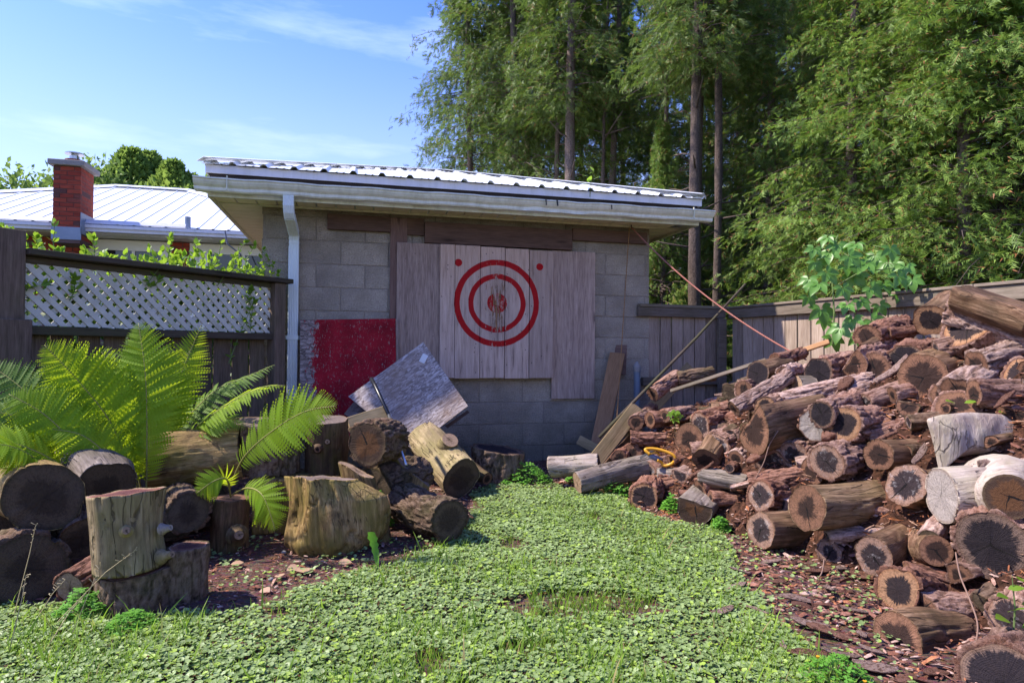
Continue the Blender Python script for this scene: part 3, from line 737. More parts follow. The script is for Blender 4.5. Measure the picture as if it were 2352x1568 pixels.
zt = fp(330, 620)[1]; ztL = fp(48, 600)[1]; ztR = fp(615, 652)[1]; zbL = fp(55, 742)[1]; zbR = fp(615, 768)[1]
ztop = (ztL + ztR) / 2; zbot = (zbL + zbR) / 2
fbox('post', sL - 0.17, sL, -0.1, ztop + 0.16, -0.03, 0.09, M['fence_dark'])
fbox('post', sL - 0.19, sL + 0.02, -0.1, zbot + 0.03, 0.062, 0.045, M['fence_dark'], label='thicker lower half of the post')
fbox('post', sR + 0.005, sR + 0.105, -0.1, ztop + 0.02, -0.03, 0.10, M['fence_dark'])
fbox('top_rail', sL + 0.002, sR + 0.16, ztop + 0.023, ztop + 0.06, -0.035, 0.13, M['rail_dark'])
fbox('top_rail', sL + 0.002, sR + 0.003, ztop - 0.02, ztop + 0.02, -0.02, 0.04, M['rail_dark'])
fbox('bottom_rail', sL + 0.002, sR + 0.003, zbot - 0.055, zbot - 0.004, -0.02, 0.07, M['rail_dark'])
nb = 11; wbd = (sR - sL) / nb
for i in range(nb):
    fbox('board', sL + i * wbd + 0.006 + random.uniform(0, .008), sL + (i + 1) * wbd - 0.008 - random.uniform(0, .008), 0.02, zbot - 0.03, -0.045, 0.018, M['fence_dark'])
# lattice slats, each cut to the panel
pitch = 0.078; sw = 0.031
sy = -1 if fn.dot(Vector((-fd.y, fd.x, 0))) < 0 else 1
z0l, z1l = zbot, ztop - 0.005
for lay, sgn in ((0, 1), (1, -1)):
    Lx, Lz = sR - sL, z1l - z0l
    k = -int(Lz / pitch) - 2
    while k * pitch < Lx + Lz:
        hw = sw * math.sqrt(2) / 2
        s_at0 = k * pitch + (0.012 if (k * pitch + Lz / 2) > Lx * 0.56 else 0)
        pts = []
        def clip(poly, fn_in, fn_int):
            outp = []
            for i in range(len(poly)):
                p_, q_ = poly[i], poly[(i + 1) % len(poly)]
                if fn_in(p_): outp.append(p_)
                if fn_in(p_) != fn_in(q_): outp.append(fn_int(p_, q_))
            return outp
        if sgn > 0: poly = [(s_at0 - hw, 0), (s_at0 + hw, 0), (s_at0 + hw + Lz, Lz), (s_at0 - hw + Lz, Lz)]
        else: poly = [(s_at0 - hw + Lz, 0), (s_at0 + hw + Lz, 0), (s_at0 + hw, Lz), (s_at0 - hw, Lz)]
        for lim, s_ in ((0.0, 1), (Lx, -1)):
            poly = clip(poly, lambda p_: (p_[0] - lim) * s_ >= 0, lambda p_, q_: (lim, p_[1] + (q_[1] - p_[1]) * (lim - p_[0]) / (q_[0] - p_[0])))
            if not poly: break
        if len(poly) >= 3:
            yy = sy * (-0.002 + 0.009 * lay)
            base = [Vector((p_[0] + sL, yy, p_[1] + z0l)) for p_ in poly]
            q = MB().prism(base, Vector((0, sy * 0.008, 0)))
            add('lattice_slat', mk_mesh('lattice_slat', q.v, q.f), M['lattice'], lf)
        k += 1
# ------------------------------------------------------------------ fence on the right: short panel by the shed, long panel towards the camera
def local_box(name, parent, x0, x1, y0, y1, z0, z1, mat, bev=0.003, **kw):
    v_, f_ = box_local(Vector((x1 - x0, 0, 0)), Vector((0, y1 - y0, 0)), Vector((0, 0, z1 - z0)))
    o = add(name, mk_mesh(name, v_, f_), mat, parent, **kw); o.location = (x0, y0, z0)
    if bev:
        m = o.modifiers.new('bevel', 'BEVEL'); m.width = bev; m.segments = 1
    return o
def frame_between(name, a, b, **kw):
    a, b = Vector(a), Vector(b); d = b - a
    r = thing(name, kw.get('label'), kw.get('cat'), a, kw.get('group')); r.rotation_euler = (0, 0, math.atan2(d.y, d.x)); return r, d.length
c0, c1, c2 = (1.20, 5.97, 0), (2.12, 6.30, 0), (3.75, 2.13, 0)
f1, L1 = frame_between('board_fence', c0, c1, label='short board fence panel between the shed corner and the fence corner', cat='fence')
zt = 1.44
x = 0.13; 
while x < L1 - 0.02:
    w_ = random.uniform(0.118, 0.134); w_ = min(w_, L1 - x)
    local_box('board', f1, x, x + w_, 0.045, 0.063, 0.05, zt - 0.03, M['fence']); x += w_ + 0.010
local_box('top_rail', f1, 0.0, L1 + 0.02, 0.004, 0.042, zt - 0.10, zt - 0.012, M['rail'])
local_box('rail_cap', f1, 0.01, L1 + 0.05, -0.004, 0.085, zt - 0.010, zt + 0.018, M['rail'])
local_box('bottom_rail', f1, 0.05, L1, 0.004, 0.042, 0.68, 0.76, M['rail'])
local_box('post', f1, L1 - 0.085, L1 + 0.005, -0.03, 0.003, -0.05, zt - 0.105, M['rail'])
f2, L2 = frame_between('board_fence', (c1[0] + 0.03, c1[1] - 0.02, 0), c2, label='long board fence behind the log heap running from the corner to the right', cat='fence')
x = 0.01
while x < L2:
    w_ = random.uniform(0.122, 0.140)
    local_box('board', f2, x, x + w_, 0.045, 0.063, 0.05, zt - 0.03 - random.uniform(0, .006), M['fence']); x += w_ + random.uniform(0.008, 0.015)
xx = [0.0, 2.35, L2]
for a, b_ in zip(xx[:-1], xx[1:]):
    local_box('top_rail', f2, a, b_ - 0.004, 0.004, 0.042, zt - 0.105, zt - 0.012, M['rail'])
    local_box('rail_cap', f2, a, b_ - 0.004, -0.010, 0.075, zt - 0.010, zt + 0.012, M['rail'])
    local_box('bottom_rail', f2, a, b_ - 0.004, 0.004, 0.042, 0.62, 0.71, M['rail'])
for x in (2.35, 4.4):
    local_box('post', f2, x - 0.045, x + 0.045, 0.065, 0.155, -0.05, zt - 0.03, M['rail'])

# ------------------------------------------------------------------ beams, boards, pole, rope and saw at the shed's right corner
def beam(name, p0, p1, w, h, mat, face=(0, -1, 0), bev=0.004, **kw):
    """stick from p0 to p1, w wide across the line of sight, h deep"""
    p0, p1 = Vector(p0), Vector(p1); x = (p1 - p0).normalized(); y = -Vector(face); y = (y - x * y.dot(x)).normalized(); z = x.cross(y)
    L = (p1 - p0).length
    v_, f_ = box_local(Vector((L, 0, 0)), Vector((0, h, 0)), Vector((0, 0, w)))
    v_ = [q - Vector((0, h / 2, w / 2)) for q in v_]
    o = add(name, mk_mesh(name, v_, f_), mat, None, **kw)
    o.matrix_world = Matrix((x, y, z)).transposed().to_4x4(); o.matrix_world.translation = p0
    mw = Matrix((x, y, z)).transposed().to_4x4(); mw.translation = p0; o.matrix_world = mw
    if bev:
        m = o.modifiers.new('bevel', 'BEVEL'); m.width = bev; m.segments = 2
    return o
beam('leaning_board', P(1373, 1035, 5.35), P(1418, 812, 5.92), 0.14, 0.035, M['newboard'], (-.3, -1, 0.1), label='brown board leaning upright on the block wall beside the grey pipe', cat='board')
beam('leaning_board', P(1424, 860, 5.93), P(1426, 792, 5.97), 0.11, 0.02, M['vplank'], (-.3, -1, 0.1), label='short dark board end behind the top of the leaning brown board', cat='board')
beam('mossy_beam', P(1365, 1060, 4.85), P(1461, 938, 5.12), 0.115, 0.10, M['beam'], (0.1, -1, 0.4), label='thick mossy beam with bent nails lying up from the foot of the wall', cat='beam')
beam('mossy_beam', P(1440, 1000, 5.15), P(1583, 845, 5.75), 0.105, 0.08, M['beam'], (0.1, -1, 0.4), label='long mossy beam leaning from the heap up against the fence', cat='beam')
beam('beam_block', P(1334, 1012, 5.35), P(1392, 1042, 5.15), 0.08, 0.09, M['beam'], (-0.2, -1, 0.2), label='mossy block lying crosswise under the leaning brown board', cat='wood block')
beam('beam_block', P(1339, 1062, 5.2), P(1378, 1052, 5.1), 0.13, 0.09, M['beam'], (-0.2, -1, 0.1), label='squat green timber block standing at the foot of the leaning board', cat='wood block')
beam('dark_plank', P(1390, 1080, 4.95), P(1470, 985, 5.2), 0.09, 0.03, M['plankwood'], (0.5, -1, 0.5), label='dark wet plank lying under the thick mossy beam', cat='plank')
mb = MB(); mb.tube([P(1376, 1004, 5.05), P(1470, 908, 5.1), P(1600, 775, 5.2), P(1712, 652, 5.3)], [0.014, 0.013, 0.011, 0.009], 8)
mb.build('long_pole', M['rail_dark'], None, label='long thin dark pole propped diagonally across the fence corner', cat='pole')
beam('thin_strip', P(1540, 898, 5.0), P(1760, 826, 4.6), 0.028, 0.018, M['rail'], (0, -1, 0.6), label='thin split strip of lumber lying up over the heap, lower end by the beams', cat='strip')
beam('thin_strip', P(1745, 838, 4.62), P(1905, 784, 4.35), 0.036, 0.02, M['newboard'], (0, -1, 0.6), label='pale split strip of lumber sticking up behind the small logs at the fence', cat='strip')
# grey capped pipe
pb = P(1463, 905, 5.9); pt = P(1463, 846, 5.9)
gp = thing('vent_pipe', 'grey plastic pipe with pointed cap standing at the shed corner', 'pipe', Vector((pb.x, pb.y, 0)))
MB().tube([Vector((pb.x, pb.y, 0.0)), Vector((pt.x, pt.y, pt.z))], 0.030, 18).build('pipe', M['grey_pipe'], gp, smooth=False)
mb = MB(); mb.tube([pt + Vector((0, 0, -0.03)), pt + Vector((0, 0, 0.015)), pt + Vector((0, 0, 0.03)), pt + Vector((0, 0, 0.065))], [0.036, 0.036, 0.030, 0.008], 18); mb.build('cap', M['conc'], gp)
MB().tube([pb + Vector((0, 0, 0.01)), pb + Vector((0, 0, 0.02))], 0.034, 18).build('collar', M['grey_pipe'], gp)

def rope_mat(name, a, b_):
    t = NT(name); v = t.coord(); w_ = t.noise(v, 180, 3); return t.bsdf(t.mix(w_, a, b_), 0.8, w_, 0.6, 0.003, 0.2)
M['rope_pink'] = rope_mat('pink_rope', (0.26, 0.09, 0.065), (0.42, 0.18, 0.14))
M['rope_tan'] = rope_mat('tan_string', (0.20, 0.10, 0.04), (0.34, 0.19, 0.08))
def sag(a, b_, s, n=24):
    a, b_ = Vector(a), Vector(b_); return [a.lerp(b_, i / n) + Vector((0, 0, -s * 4 * (i / n) * (1 - i / n))) for i in range(n + 1)]
hook = W(wp(1448, 518, 0.03)[0], 0.05, ZS - 0.02)
hk = Vector(hook)
def twist(pts, r, name, mat, **kw):
    mb = MB(); n = len(pts)
    for ph in (0, 2.1, 4.2):
        q = []
        tot = 0
        for i in range(n):
            t_ = (pts[min(i + 1, n - 1)] - pts[max(i - 1, 0)]).normalized(); x = t_.cross(Vector((0.2, 1, 0.1))).normalized(); y = t_.cross(x)
            if i: tot += (pts[i] - pts[i - 1]).length
            a = tot * 120 + ph; q.append(pts[i] + (x * math.cos(a) + y * math.sin(a)) * r * 0.55)
        mb.tube(q, r * 0.6, 5)
    return mb.build(name, mat, None, smooth=True, **kw)
twist(sag(hk, P(1852, 826, 4.42), 0.10, 220), 0.0062, 'rope', M['rope_pink'], label='pinkish rope slanting from the eave down to the log heap', cat='rope')
twist(sag(hk + EU * -0.02, P(1417, 960, 5.12), 0.0, 60)[:] + sag(P(1417, 960, 5.12), P(1409, 1030, 5.0), 0.0, 20)[1:] + sag(P(1409, 1030, 5.0), P(1425, 1062, 4.8), 0.01, 10)[1:], 0.0048, 'string', M['rope_tan'], label='thin tan string hanging from the eave in front of the leaning board', cat='string')
MB().tube([hk + Vector((0, 0, 0.03)), hk, hk + EU * 0.02 - Vector((0, 0, .008))], 0.006, 6).build('eave_hook', M['black'], None, label='small dark hook under the eave holding the rope', cat='hook')

# bow saw with a yellow handle
M['yellow'] = m_plain('yellow_plastic', (0.62, 0.30, 0.02), 0.4, 0.08)
M['bluegrey'] = m_plain('blue_grey_paint', (0.14, 0.16, 0.22), 0.4)
sd = 4.45
sw_ = thing('bow_saw', 'hand tool with looped yellow handle lying on the logs', 'saw', P(1515, 1075, sd))
loop = [(1493, 1043), (1482, 1032), (1500, 1030), (1525, 1035), (1545, 1044), (1551, 1054), (1542, 1065), (1525, 1069), (1518, 1060), (1508, 1056)]
pts = [P(x_, y_, sd - 0.15 + 0.02 * math.sin(i)) for i, (x_, y_) in enumerate(loop)]
sm = []
for i in range(len(pts) - 1):
    p0, p1, p2, p3 = pts[max(i - 1, 0)], pts[i], pts[i + 1], pts[min(i + 2, len(pts) - 1)]
    for k in range(5):
        q = k / 5; sm.append(0.5 * ((2 * p1) + (p2 - p0) * q + (2 * p0 - 5 * p1 + 4 * p2 - p3) * q * q + (3 * p1 - p0 - 3 * p2 + p3) * q ** 3))
MB().tube(sm, 0.0105, 10).build('handle', M['yellow'], sw_, smooth=True)
MB().tube([P(1488, 1044, sd - .14), P(1505, 1038, sd - .13), P(1516, 1045, sd - .13)], 0.007, 8).build('trigger_guard', M['yellow'], sw_, smooth=True)
MB().tube([P(1490, 1044, sd - .13), P(1506, 1052, sd - .12), P(1522, 1056, sd - .12)], [0.016, 0.020, 0.012], 8).build('head', M['bluegrey'], sw_, smooth=True)
MB().box(P(1470, 1055, sd - .11), P(1502, 1036, sd - .11) - P(1470, 1055, sd - .11), Vector((0, 0.004, 0)), Vector((0, 0, 0.02))).build('blade', M['steel'], sw_)
# black-handled pole
pl = thing('black_pole', 'steel pole with black grip leaning on the chipboard square', 'pole', P(931, 1066, 3.55))
MB().tube([P(933, 1068, 3.55), P(892, 950, 4.0)], 0.0085, 12).build('shaft', M['steel'], pl, smooth=True)
MB().tube([P(893, 953, 3.99), P(862, 886, 4.30), P(853, 870, 4.38)], [0.011, 0.014, 0.014], 12).build('grip', M['black'], pl, smooth=True)

# ------------------------------------------------------------------ neighbour's house behind the lattice fence
HB = Vector((-7.75, 9.5, 0)) - EU * 3.0                  # foot point below the eave line, 3 m left of the frame
def HW(u, back, z): return HB + EU * u - EN * back + Vector((0, 0, z))
house = thing('brick_house', 'low red brick house with ribbed white metal roof behind the lattice fence', 'house', HB)
ZH = 2.80; HL = 8.2
mb = MB(); mb.box(HW(0.45, 0.46, 0), EU * (HL - 0.9), EN * -7.5, Vector((0, 0, ZH - 0.02))); mb.build('wall', M['brick_mortar'], house)
# eave boards
MB().box(HW(0, 0, ZH), EU * HL, EN * -0.03, Vector((0, 0, 0.12))).build('fascia', M['drip'], house)
gt = MB(); gt.box(HW(0, -0.10, ZH + 0.005), EU * HL, EN * -0.098, Vector((0, 0, 0.05))); gt.box(HW(-.02, -0.13, ZH + 0.056), EU * (HL + .04), EN * -0.13, Vector((0, 0, 0.05))); gt.build('gutter', M['drip'], house)
for i in range(26):
    MB().box(HW(0.02 + i * 0.315, 0.03, ZH - 0.012), EU * 0.309, EN * -0.43, Vector((0, 0, 0.010))).build('soffit_panel', M['fascia'] if False else M['drip'], house)
RSH = 0.40; RUN = 3.5
def hline(u):
    run = min(RUN, HL + 0.1 - u, u + 0.1)
    return HW(u, -0.03, ZH + 0.13), HW(u, -0.03 + run, ZH + 0.13 + RSH * run)
def hsheet(u0, u1, lo=0.0, hi=1.0, dz=0.0):
    pr = []
    k = 0; pts = [(u0, 0.0)]
    c = math.ceil(u0 / 0.23) * 0.23
    while c < u1 - 0.03:
        if c > u0 + 0.03: pts += [(c - 0.022, 0), (c - 0.010, 0.013), (c + 0.010, 0.013), (c + 0.022, 0)]
        c += 0.23
    pts.append((u1, 0.0)); v = []; f = []
    for (u, h_) in pts:
        a, b_ = hline(u); v += [a.lerp(b_, lo) + Vector((0, 0, h_ + dz)) - HB, a.lerp(b_, hi) + Vector((0, 0, h_ + dz)) - HB]
    for i in range(len(pts) - 1): f.append((2 * i, 2 * i + 2, 2 * i + 3, 2 * i + 1))
    o = add('roof_panel', mk_mesh('roof_panel', v, f), M['roof'], house)
    m = o.modifiers.new('thickness', 'SOLIDIFY'); m.thickness = 0.006; m.offset = 1
for a, b_ in zip(np.linspace(-0.08, HL + 0.08, 10)[:-1], np.linspace(-0.08, HL + 0.08, 10)[1:]): hsheet(a, b_ + 0.003)
# back and side slopes as plain sheets, ridge and hip caps
rl, rr_ = HW(RUN - 0.1, RUN - 0.03, ZH + 0.13 + RSH * RUN), HW(HL + 0.1 - RUN, RUN - 0.03, ZH + 0.13 + RSH * RUN)
e1, e2 = HW(HL + 0.1, -0.03, ZH + 0.13), HW(HL + 0.1, 2 * RUN - 0.03, ZH + 0.13); e3, e4 = HW(-0.1, -0.03, ZH + 0.13), HW(-0.1, 2 * RUN - 0.03, ZH + 0.13)
for q in ([e1, e2, rr_], [e4, e3, rl], [e2, e4, rl, rr_]):
    add('roof_panel', mk_mesh('roof_panel', [p_ - HB - Vector((0, 0, 0.004)) for p_ in q], [tuple(range(len(q)))]), M['roof'], house)
def cap(a, b_, w_, name='ridge_cap'):
    d = (b_ - a).normalized(); s_ = d.cross(Vector((0, 0, 1))).normalized() * w_
    mb = MB(); mb.prism([a + Vector((0, 0, .05)), b_ + Vector((0, 0, .05)), b_ + s_ + Vector((0, 0, -0.01)), a + s_ + Vector((0, 0, -0.01))], Vector((0, 0, .006)))
    mb.prism([b_ + Vector((0, 0, .0502)), a + Vector((0, 0, .0502)), a - s_ + Vector((0, 0, -0.01)), b_ - s_ + Vector((0, 0, -0.01))], Vector((0, 0, .006)))
    mb.build(name, M['roof'], house)
cap(rl, rr_, 0.14); cap(rr_, e1, 0.12, 'hip_cap'); cap(rl, e3, 0.12, 'hip_cap')
def on_roof(u, run): return HW(u, -0.03 + run, ZH + 0.13 + RSH * run)
def hroof_pt(x, y):
    """picture point on the house's front slope -> (u, run)"""
    v_ = ray(x, y); o_ = Vector((0, 0, CAMZ)); n_ = EU.cross((-EN + Vector((0, 0, RSH))).normalized()); p0 = on_roof(0, 0)
    t_ = (p0 - o_).dot(n_) / v_.dot(n_); p_ = o_ + v_ * t_ - HB
    return p_.dot(EU), -p_.dot(EN) + 0.03
# snow guard strip across the slope and a vent pipe
ug0, rg0 = hroof_pt(5, 503); ug1, rg1 = hroof_pt(425, 528)
MB().prism([on_roof(ug0, rg1) + Vector((0, 0, .03)), on_roof(ug1, rg1) + Vector((0, 0, .03)), on_roof(ug1, rg1 + .05) + Vector((0, 0, .07)), on_roof(ug0, rg1 + .05) + Vector((0, 0, .07))], Vector((0, 0, 0.01))).build('roof_strip', M['drip'], house)
uv, rv = hroof_pt(431, 524); pv = on_roof(uv, rv)
MB().tube([pv - Vector((0, 0, .05)), pv + Vector((0, 0, 0.18))], 0.045, 12).build('vent_pipe', M['flashing'], house)
# chimney
uc, rc = hroof_pt(181, 521); pc = on_roof(uc, rc)
chim = thing('chimney_group', None, None); C.objects.unlink(chim); bpy.data.objects.remove(chim)
CW, CD = 0.37, 0.50; zc0, zc1 = pc.z - 0.25, P(150, 383, pc.y).z
base = pc - EU * (CW - 0.02)
mb = MB(); mb.box(base + EU * 0.006 - EN * 0.006 + Vector((0, 0, zc0 - pc.z)), EU * (CW - 0.012), EN * -(CD - 0.012), Vector((0, 0, zc1 - zc0))); chm = mb.build('chimney', M['brick_mortar'], house)
nrow = int((zc1 - zc0) / 0.0685)
def small_box(name, a, ex, ey, ez, mat, parent):
    v_, f_ = box_local(ex, ey, ez); o = add(name, mk_mesh(name, v_, f_), mat, parent); o.location = a - parent_world(parent); return o
brk = {}
def brick_at(p_, ex, ey, h_):
    k = (round(ex.length, 2), round(ey.length, 2), abs(ex.normalized().dot(EU)) > .5)
    if k not in brk:
        v_, f_ = box_local(ex, ey, Vector((0, 0, h_))); brk[k] = mk_mesh('brick', v_, f_)
    o = add('brick', brk[k], M['brick'], chm); o.location = p_ - HB; return o
for r_ in range(nrow):
    z_ = zc1 - (r_ + 1) * 0.0685 - pc.z; pat = [0.18, 0.18] if r_ % 2 else [0.085, 0.18, 0.085]
    u = 0.0
    for w_ in pat:
        brick_at(base + EU * (u + 0.003) + EN * random.uniform(0, .003) + Vector((0, 0, z_)), EU * (w_ - 0.002), EN * -0.05, 0.058); u += w_ + 0.0075
    d_ = 0.055 if r_ % 2 else 0.0
    u = 0.056
    for w_ in ([0.10, 0.21, 0.11] if r_ % 2 else [0.21, 0.215]):
        brick_at(base + EU * (CW - 0.006 + random.uniform(0, .003)) - EN * (u) + Vector((0, 0, z_)), EU * -0.045, EN * -(w_ - 0.004), 0.058); u += w_ + 0.0075
top = base + Vector((0, 0, zc1 - pc.z))
mb = MB(); mb.box(top - EU * 0.06 + EN * 0.06, EU * (CW + 0.12), EN * -(CD + 0.12), Vector((0, 0, 0.085))); mb.build('chimney_cap', M['conc'], chm, bevel=0.012)
cc = top + EU * CW / 2 - EN * CD / 2 + Vector((0, 0, 0.085))
MB().tube([cc, cc + Vector((0, 0, 0.07))], [0.13, 0.13], 16).build('flue', M['flue'], chm)
mb = MB(); mb.tube([cc + Vector((0, 0, .07)), cc + Vector((0, 0, .13))], 0.07, 14); mb.tube([cc + Vector((0, 0, .13)), cc + Vector((0, 0, .16))], [0.05, 0.05], 10); mb.tube([cc + Vector((0, 0, .16)), cc + Vector((0, 0, .175)), cc + Vector((0, 0, .20))], [0.13, 0.13, 0.04], 20)
mb.build('flue_hood', M['steel'], chm)
mb = MB(); mb.box(base + EN * 0.012 - EU * 0.012 + Vector((0, 0, -0.20)), EU * (CW + 0.024), EN * -0.02, Vector((0, 0, 0.19))); mb.build('flashing', M['flashing'], chm)
mb = MB(); mb.box(base + EN * 0.012 + EU * (CW + 0.004) + Vector((0, 0, -0.10)), EU * 0.008, EN * -(CD), Vector((0, 0, 0.32))); mb.build('flashing', M['flashing'], chm)
# windows: white frames with dark sliding panes; brick facing between
def hwall(x, y):
    v_ = ray(x, y); o_ = Vector((0, 0, CAMZ)); b0 = HW(0, 0.46, 0); t_ = (b0 - o_).dot(EN) / v_.dot(EN); p_ = o_ + v_ * t_ - HB
    return p_.dot(EU), p_.z
def window(xa, xb, ytop, mull=True):
    ua = hwall(xa, 590)[0]; ub = hwall(xb, 590)[0]; zt_ = hwall((xa + xb) / 2, ytop)[1]; z0_ = 1.35
    w_ = MB(); w_.box(HW(ua - 0.28, 0.455, z0_ - 0.1), EU * 0.28, EN * 0.02, Vector((0, 0, zt_ - z0_ + 0.27))); w_.box(HW(ub, 0.455, z0_ - 0.1), EU * 0.14, EN * 0.02, Vector((0, 0, zt_ - z0_ + 0.27)))
    w_.box(HW(ua, 0.455, zt_), EU * (ub - ua), EN * 0.02, Vector((0, 0, 0.17))); w_.box(HW(ua, 0.455, z0_ - 0.1), EU * (ub - ua), EN * 0.02, Vector((0, 0, 0.1)))
    wn_ = w_.build('window', M['frame_white'], house)
    small_box('pane', HW(ua, 0.452, z0_), EU * (ub - ua), EN * 0.004, Vector((0, 0, zt_ - z0_)), M['glass'], wn_)
    if mull: small_box('mullion', HW((ua + ub) / 2 - 0.02, 0.446, z0_), EU * 0.045, EN * 0.018, Vector((0, 0, zt_ - z0_ - 0.001)), M['frame_white'], wn_)
    small_box('lintel', HW(ua - 0.02, 0.4345, zt_ + 0.002), EU * (ub - ua + 0.04), EN * 0.012, Vector((0, 0, 0.025)), M['frame_white'], wn_)
window(243, 370, 577); window(478, 640, 587)
for (xa, xb) in ((60, 222), (388, 456)):
    ua = hwall(xa, 590)[0]; ub = hwall(xb, 590)[0]
    for r_ in range(16):
        z_ = ZH - 0.09 - r_ * 0.0745; u = ua + (0.1 if r_ % 2 else 0)
        while u < ub - 0.05:
            w_ = min(0.21, ub - u)
            if z_ > 1.7:
                k = ('w', round(w_, 2))
                if k not in brk: brk[k] = mk_mesh('brick', *box_local(EU * (w_ - 0.008), EN * 0.014, Vector((0, 0, 0.063))))
                o = add('brick', brk[k], M['brick'], house); o.location = HW(u, 0.462, z_) - HB
            u += 0.22
# thin cable by the shed's eave
MB().tube([P(517, 452 + 78, 9.5), P(522, 560, 9.3), P(553, 585, 9.2), P(551, 600, 9.2)], 0.012, 5).build('cable', M['black'], None, label='thin black cable hanging beside the neighbour roof corner', cat='cable')
# pale house wall far behind the cedars
fh = thing('far_house', 'pale house wall glimpsed far behind the cedar trunks', 'house', (5.5, 17.0, 0))
MB().box((3.2, 17.0, 0), (9.5, -1.0, 0), (0, 4, 0), (0, 0, 3.2)).build('wall', m_plain('beige_siding', (0.50, 0.45, 0.42), 0.8), fh)
MB().prism([Vector((2.8, 16.6, 3.2)), Vector((13.1, 15.5, 3.2)), Vector((13.3, 18, 4.6)), Vector((3.0, 19, 4.6))], Vector((0, 0, 0.1))).build('roof', M['conc'], fh)
# ------------------------------------------------------------------ log materials
def rand_rgb(t, c, lo=0.75, hi=1.2):
    rv = t.math('ADD', t.math('MULTIPLY', t.rand(), hi - lo), lo)
    return t.mix(1.0, c, t.n('ShaderNodeCombineColor', {0: rv, 1: rv, 2: rv}).outputs[0], 'MULTIPLY')
def bark_mat(name, dark, mid, light, red=0.3, green=0.0, sc=1.0):
    t = NT(name); v = t.offset(t.coord()); vm = t.mapping(v, (44 * sc, 44 * sc, 12 * sc))
    hgt = t.attr('ridge')
    n = t.noise(vm, 1.6, 6, 0.7, 0.5); n2 = t.noise(v, 55, 5, 0.7); n3 = t.noise(v, 5, 4)
    k = t.math('ADD', t.math('MULTIPLY', n, 0.55), t.math('MULTIPLY', hgt, 0.36))
    c = t.ramp(k, [(0.33, dark), (0.50, mid), (0.68, light)])
    c = t.mix(t.math('MULTIPLY', t.ramp(n3, [(0.48, 0.0), (0.62, 1.0)]), red), c, (0.21, 0.075, 0.04))
    c = t.mix(0.35, c, t.ramp(n2, [(0.35, dark), (0.65, light)]))
    if green:
        c = t.mix(t.math('MULTIPLY', t.ramp(t.noise(v, 7, 5), [(0.45, 0.0), (0.6, 1.0)]), green), c, (0.07, 0.085, 0.02))
    c = rand_rgb(t, c)
    return t.bsdf(c, 0.92, t.math('ADD', n, t.math('MULTIPLY', n2, 0.6)), 1.0, 0.016, 0.12)
def side_wood_mat(name, dark, mid, light, green=0.0, crack=0.7, gcol=(0.10, 0.095, 0.02)):
    t = NT(name); v = t.offset(t.coord())
    big = t.noise(v, 5.0, 5, 0.6, 0.8); gr = t.noise(t.mapping(v, (38, 38, 3.2)), 1.5, 6, 0.7, 0.5)
    c = t.ramp(gr, [(0.3, dark), (0.5, mid), (0.75, light)])
    c = t.mix(t.ramp(big, [(0.36, 0.75), (0.56, 0.0)]), c, dark)
    if green: c = t.mix(t.math('MULTIPLY', t.ramp(t.noise(t.mapping(v, (1, 1, .5)), 9, 5, 0.6), [(0.42, 0.0), (0.6, 1.0)]), green), c, gcol)
    wv = t.n('ShaderNodeVectorMath', {0: v, 1: t.n('ShaderNodeVectorMath', {0: t.n('ShaderNodeTexNoise', {'Vector': v, 'Scale': 6.0, 'Detail': 3.0}).outputs['Color'], 3: 0.05}, operation='SCALE').outputs[0]}, operation='ADD').outputs[0]
    cr = t.vor(t.mapping(wv, (26, 26, 1.1)), 1.0, 'DISTANCE_TO_EDGE'); cm = t.ramp(cr, [(0.010, 1.0), (0.035, 0.0)])
    cm = t.math('MULTIPLY', cm, t.math('GREATER_THAN', t.noise(v, 9, 4), 0.53))
    c = t.mix(t.math('MULTIPLY', cm, crack), c, (0.02, 0.012, 0.008))
    c = rand_rgb(t, c, 0.8, 1.15)
    return t.bsdf(c, 0.75, t.math('SUBTRACT', t.math('ADD', gr, big), cm), 0.9, 0.008, 0.25)
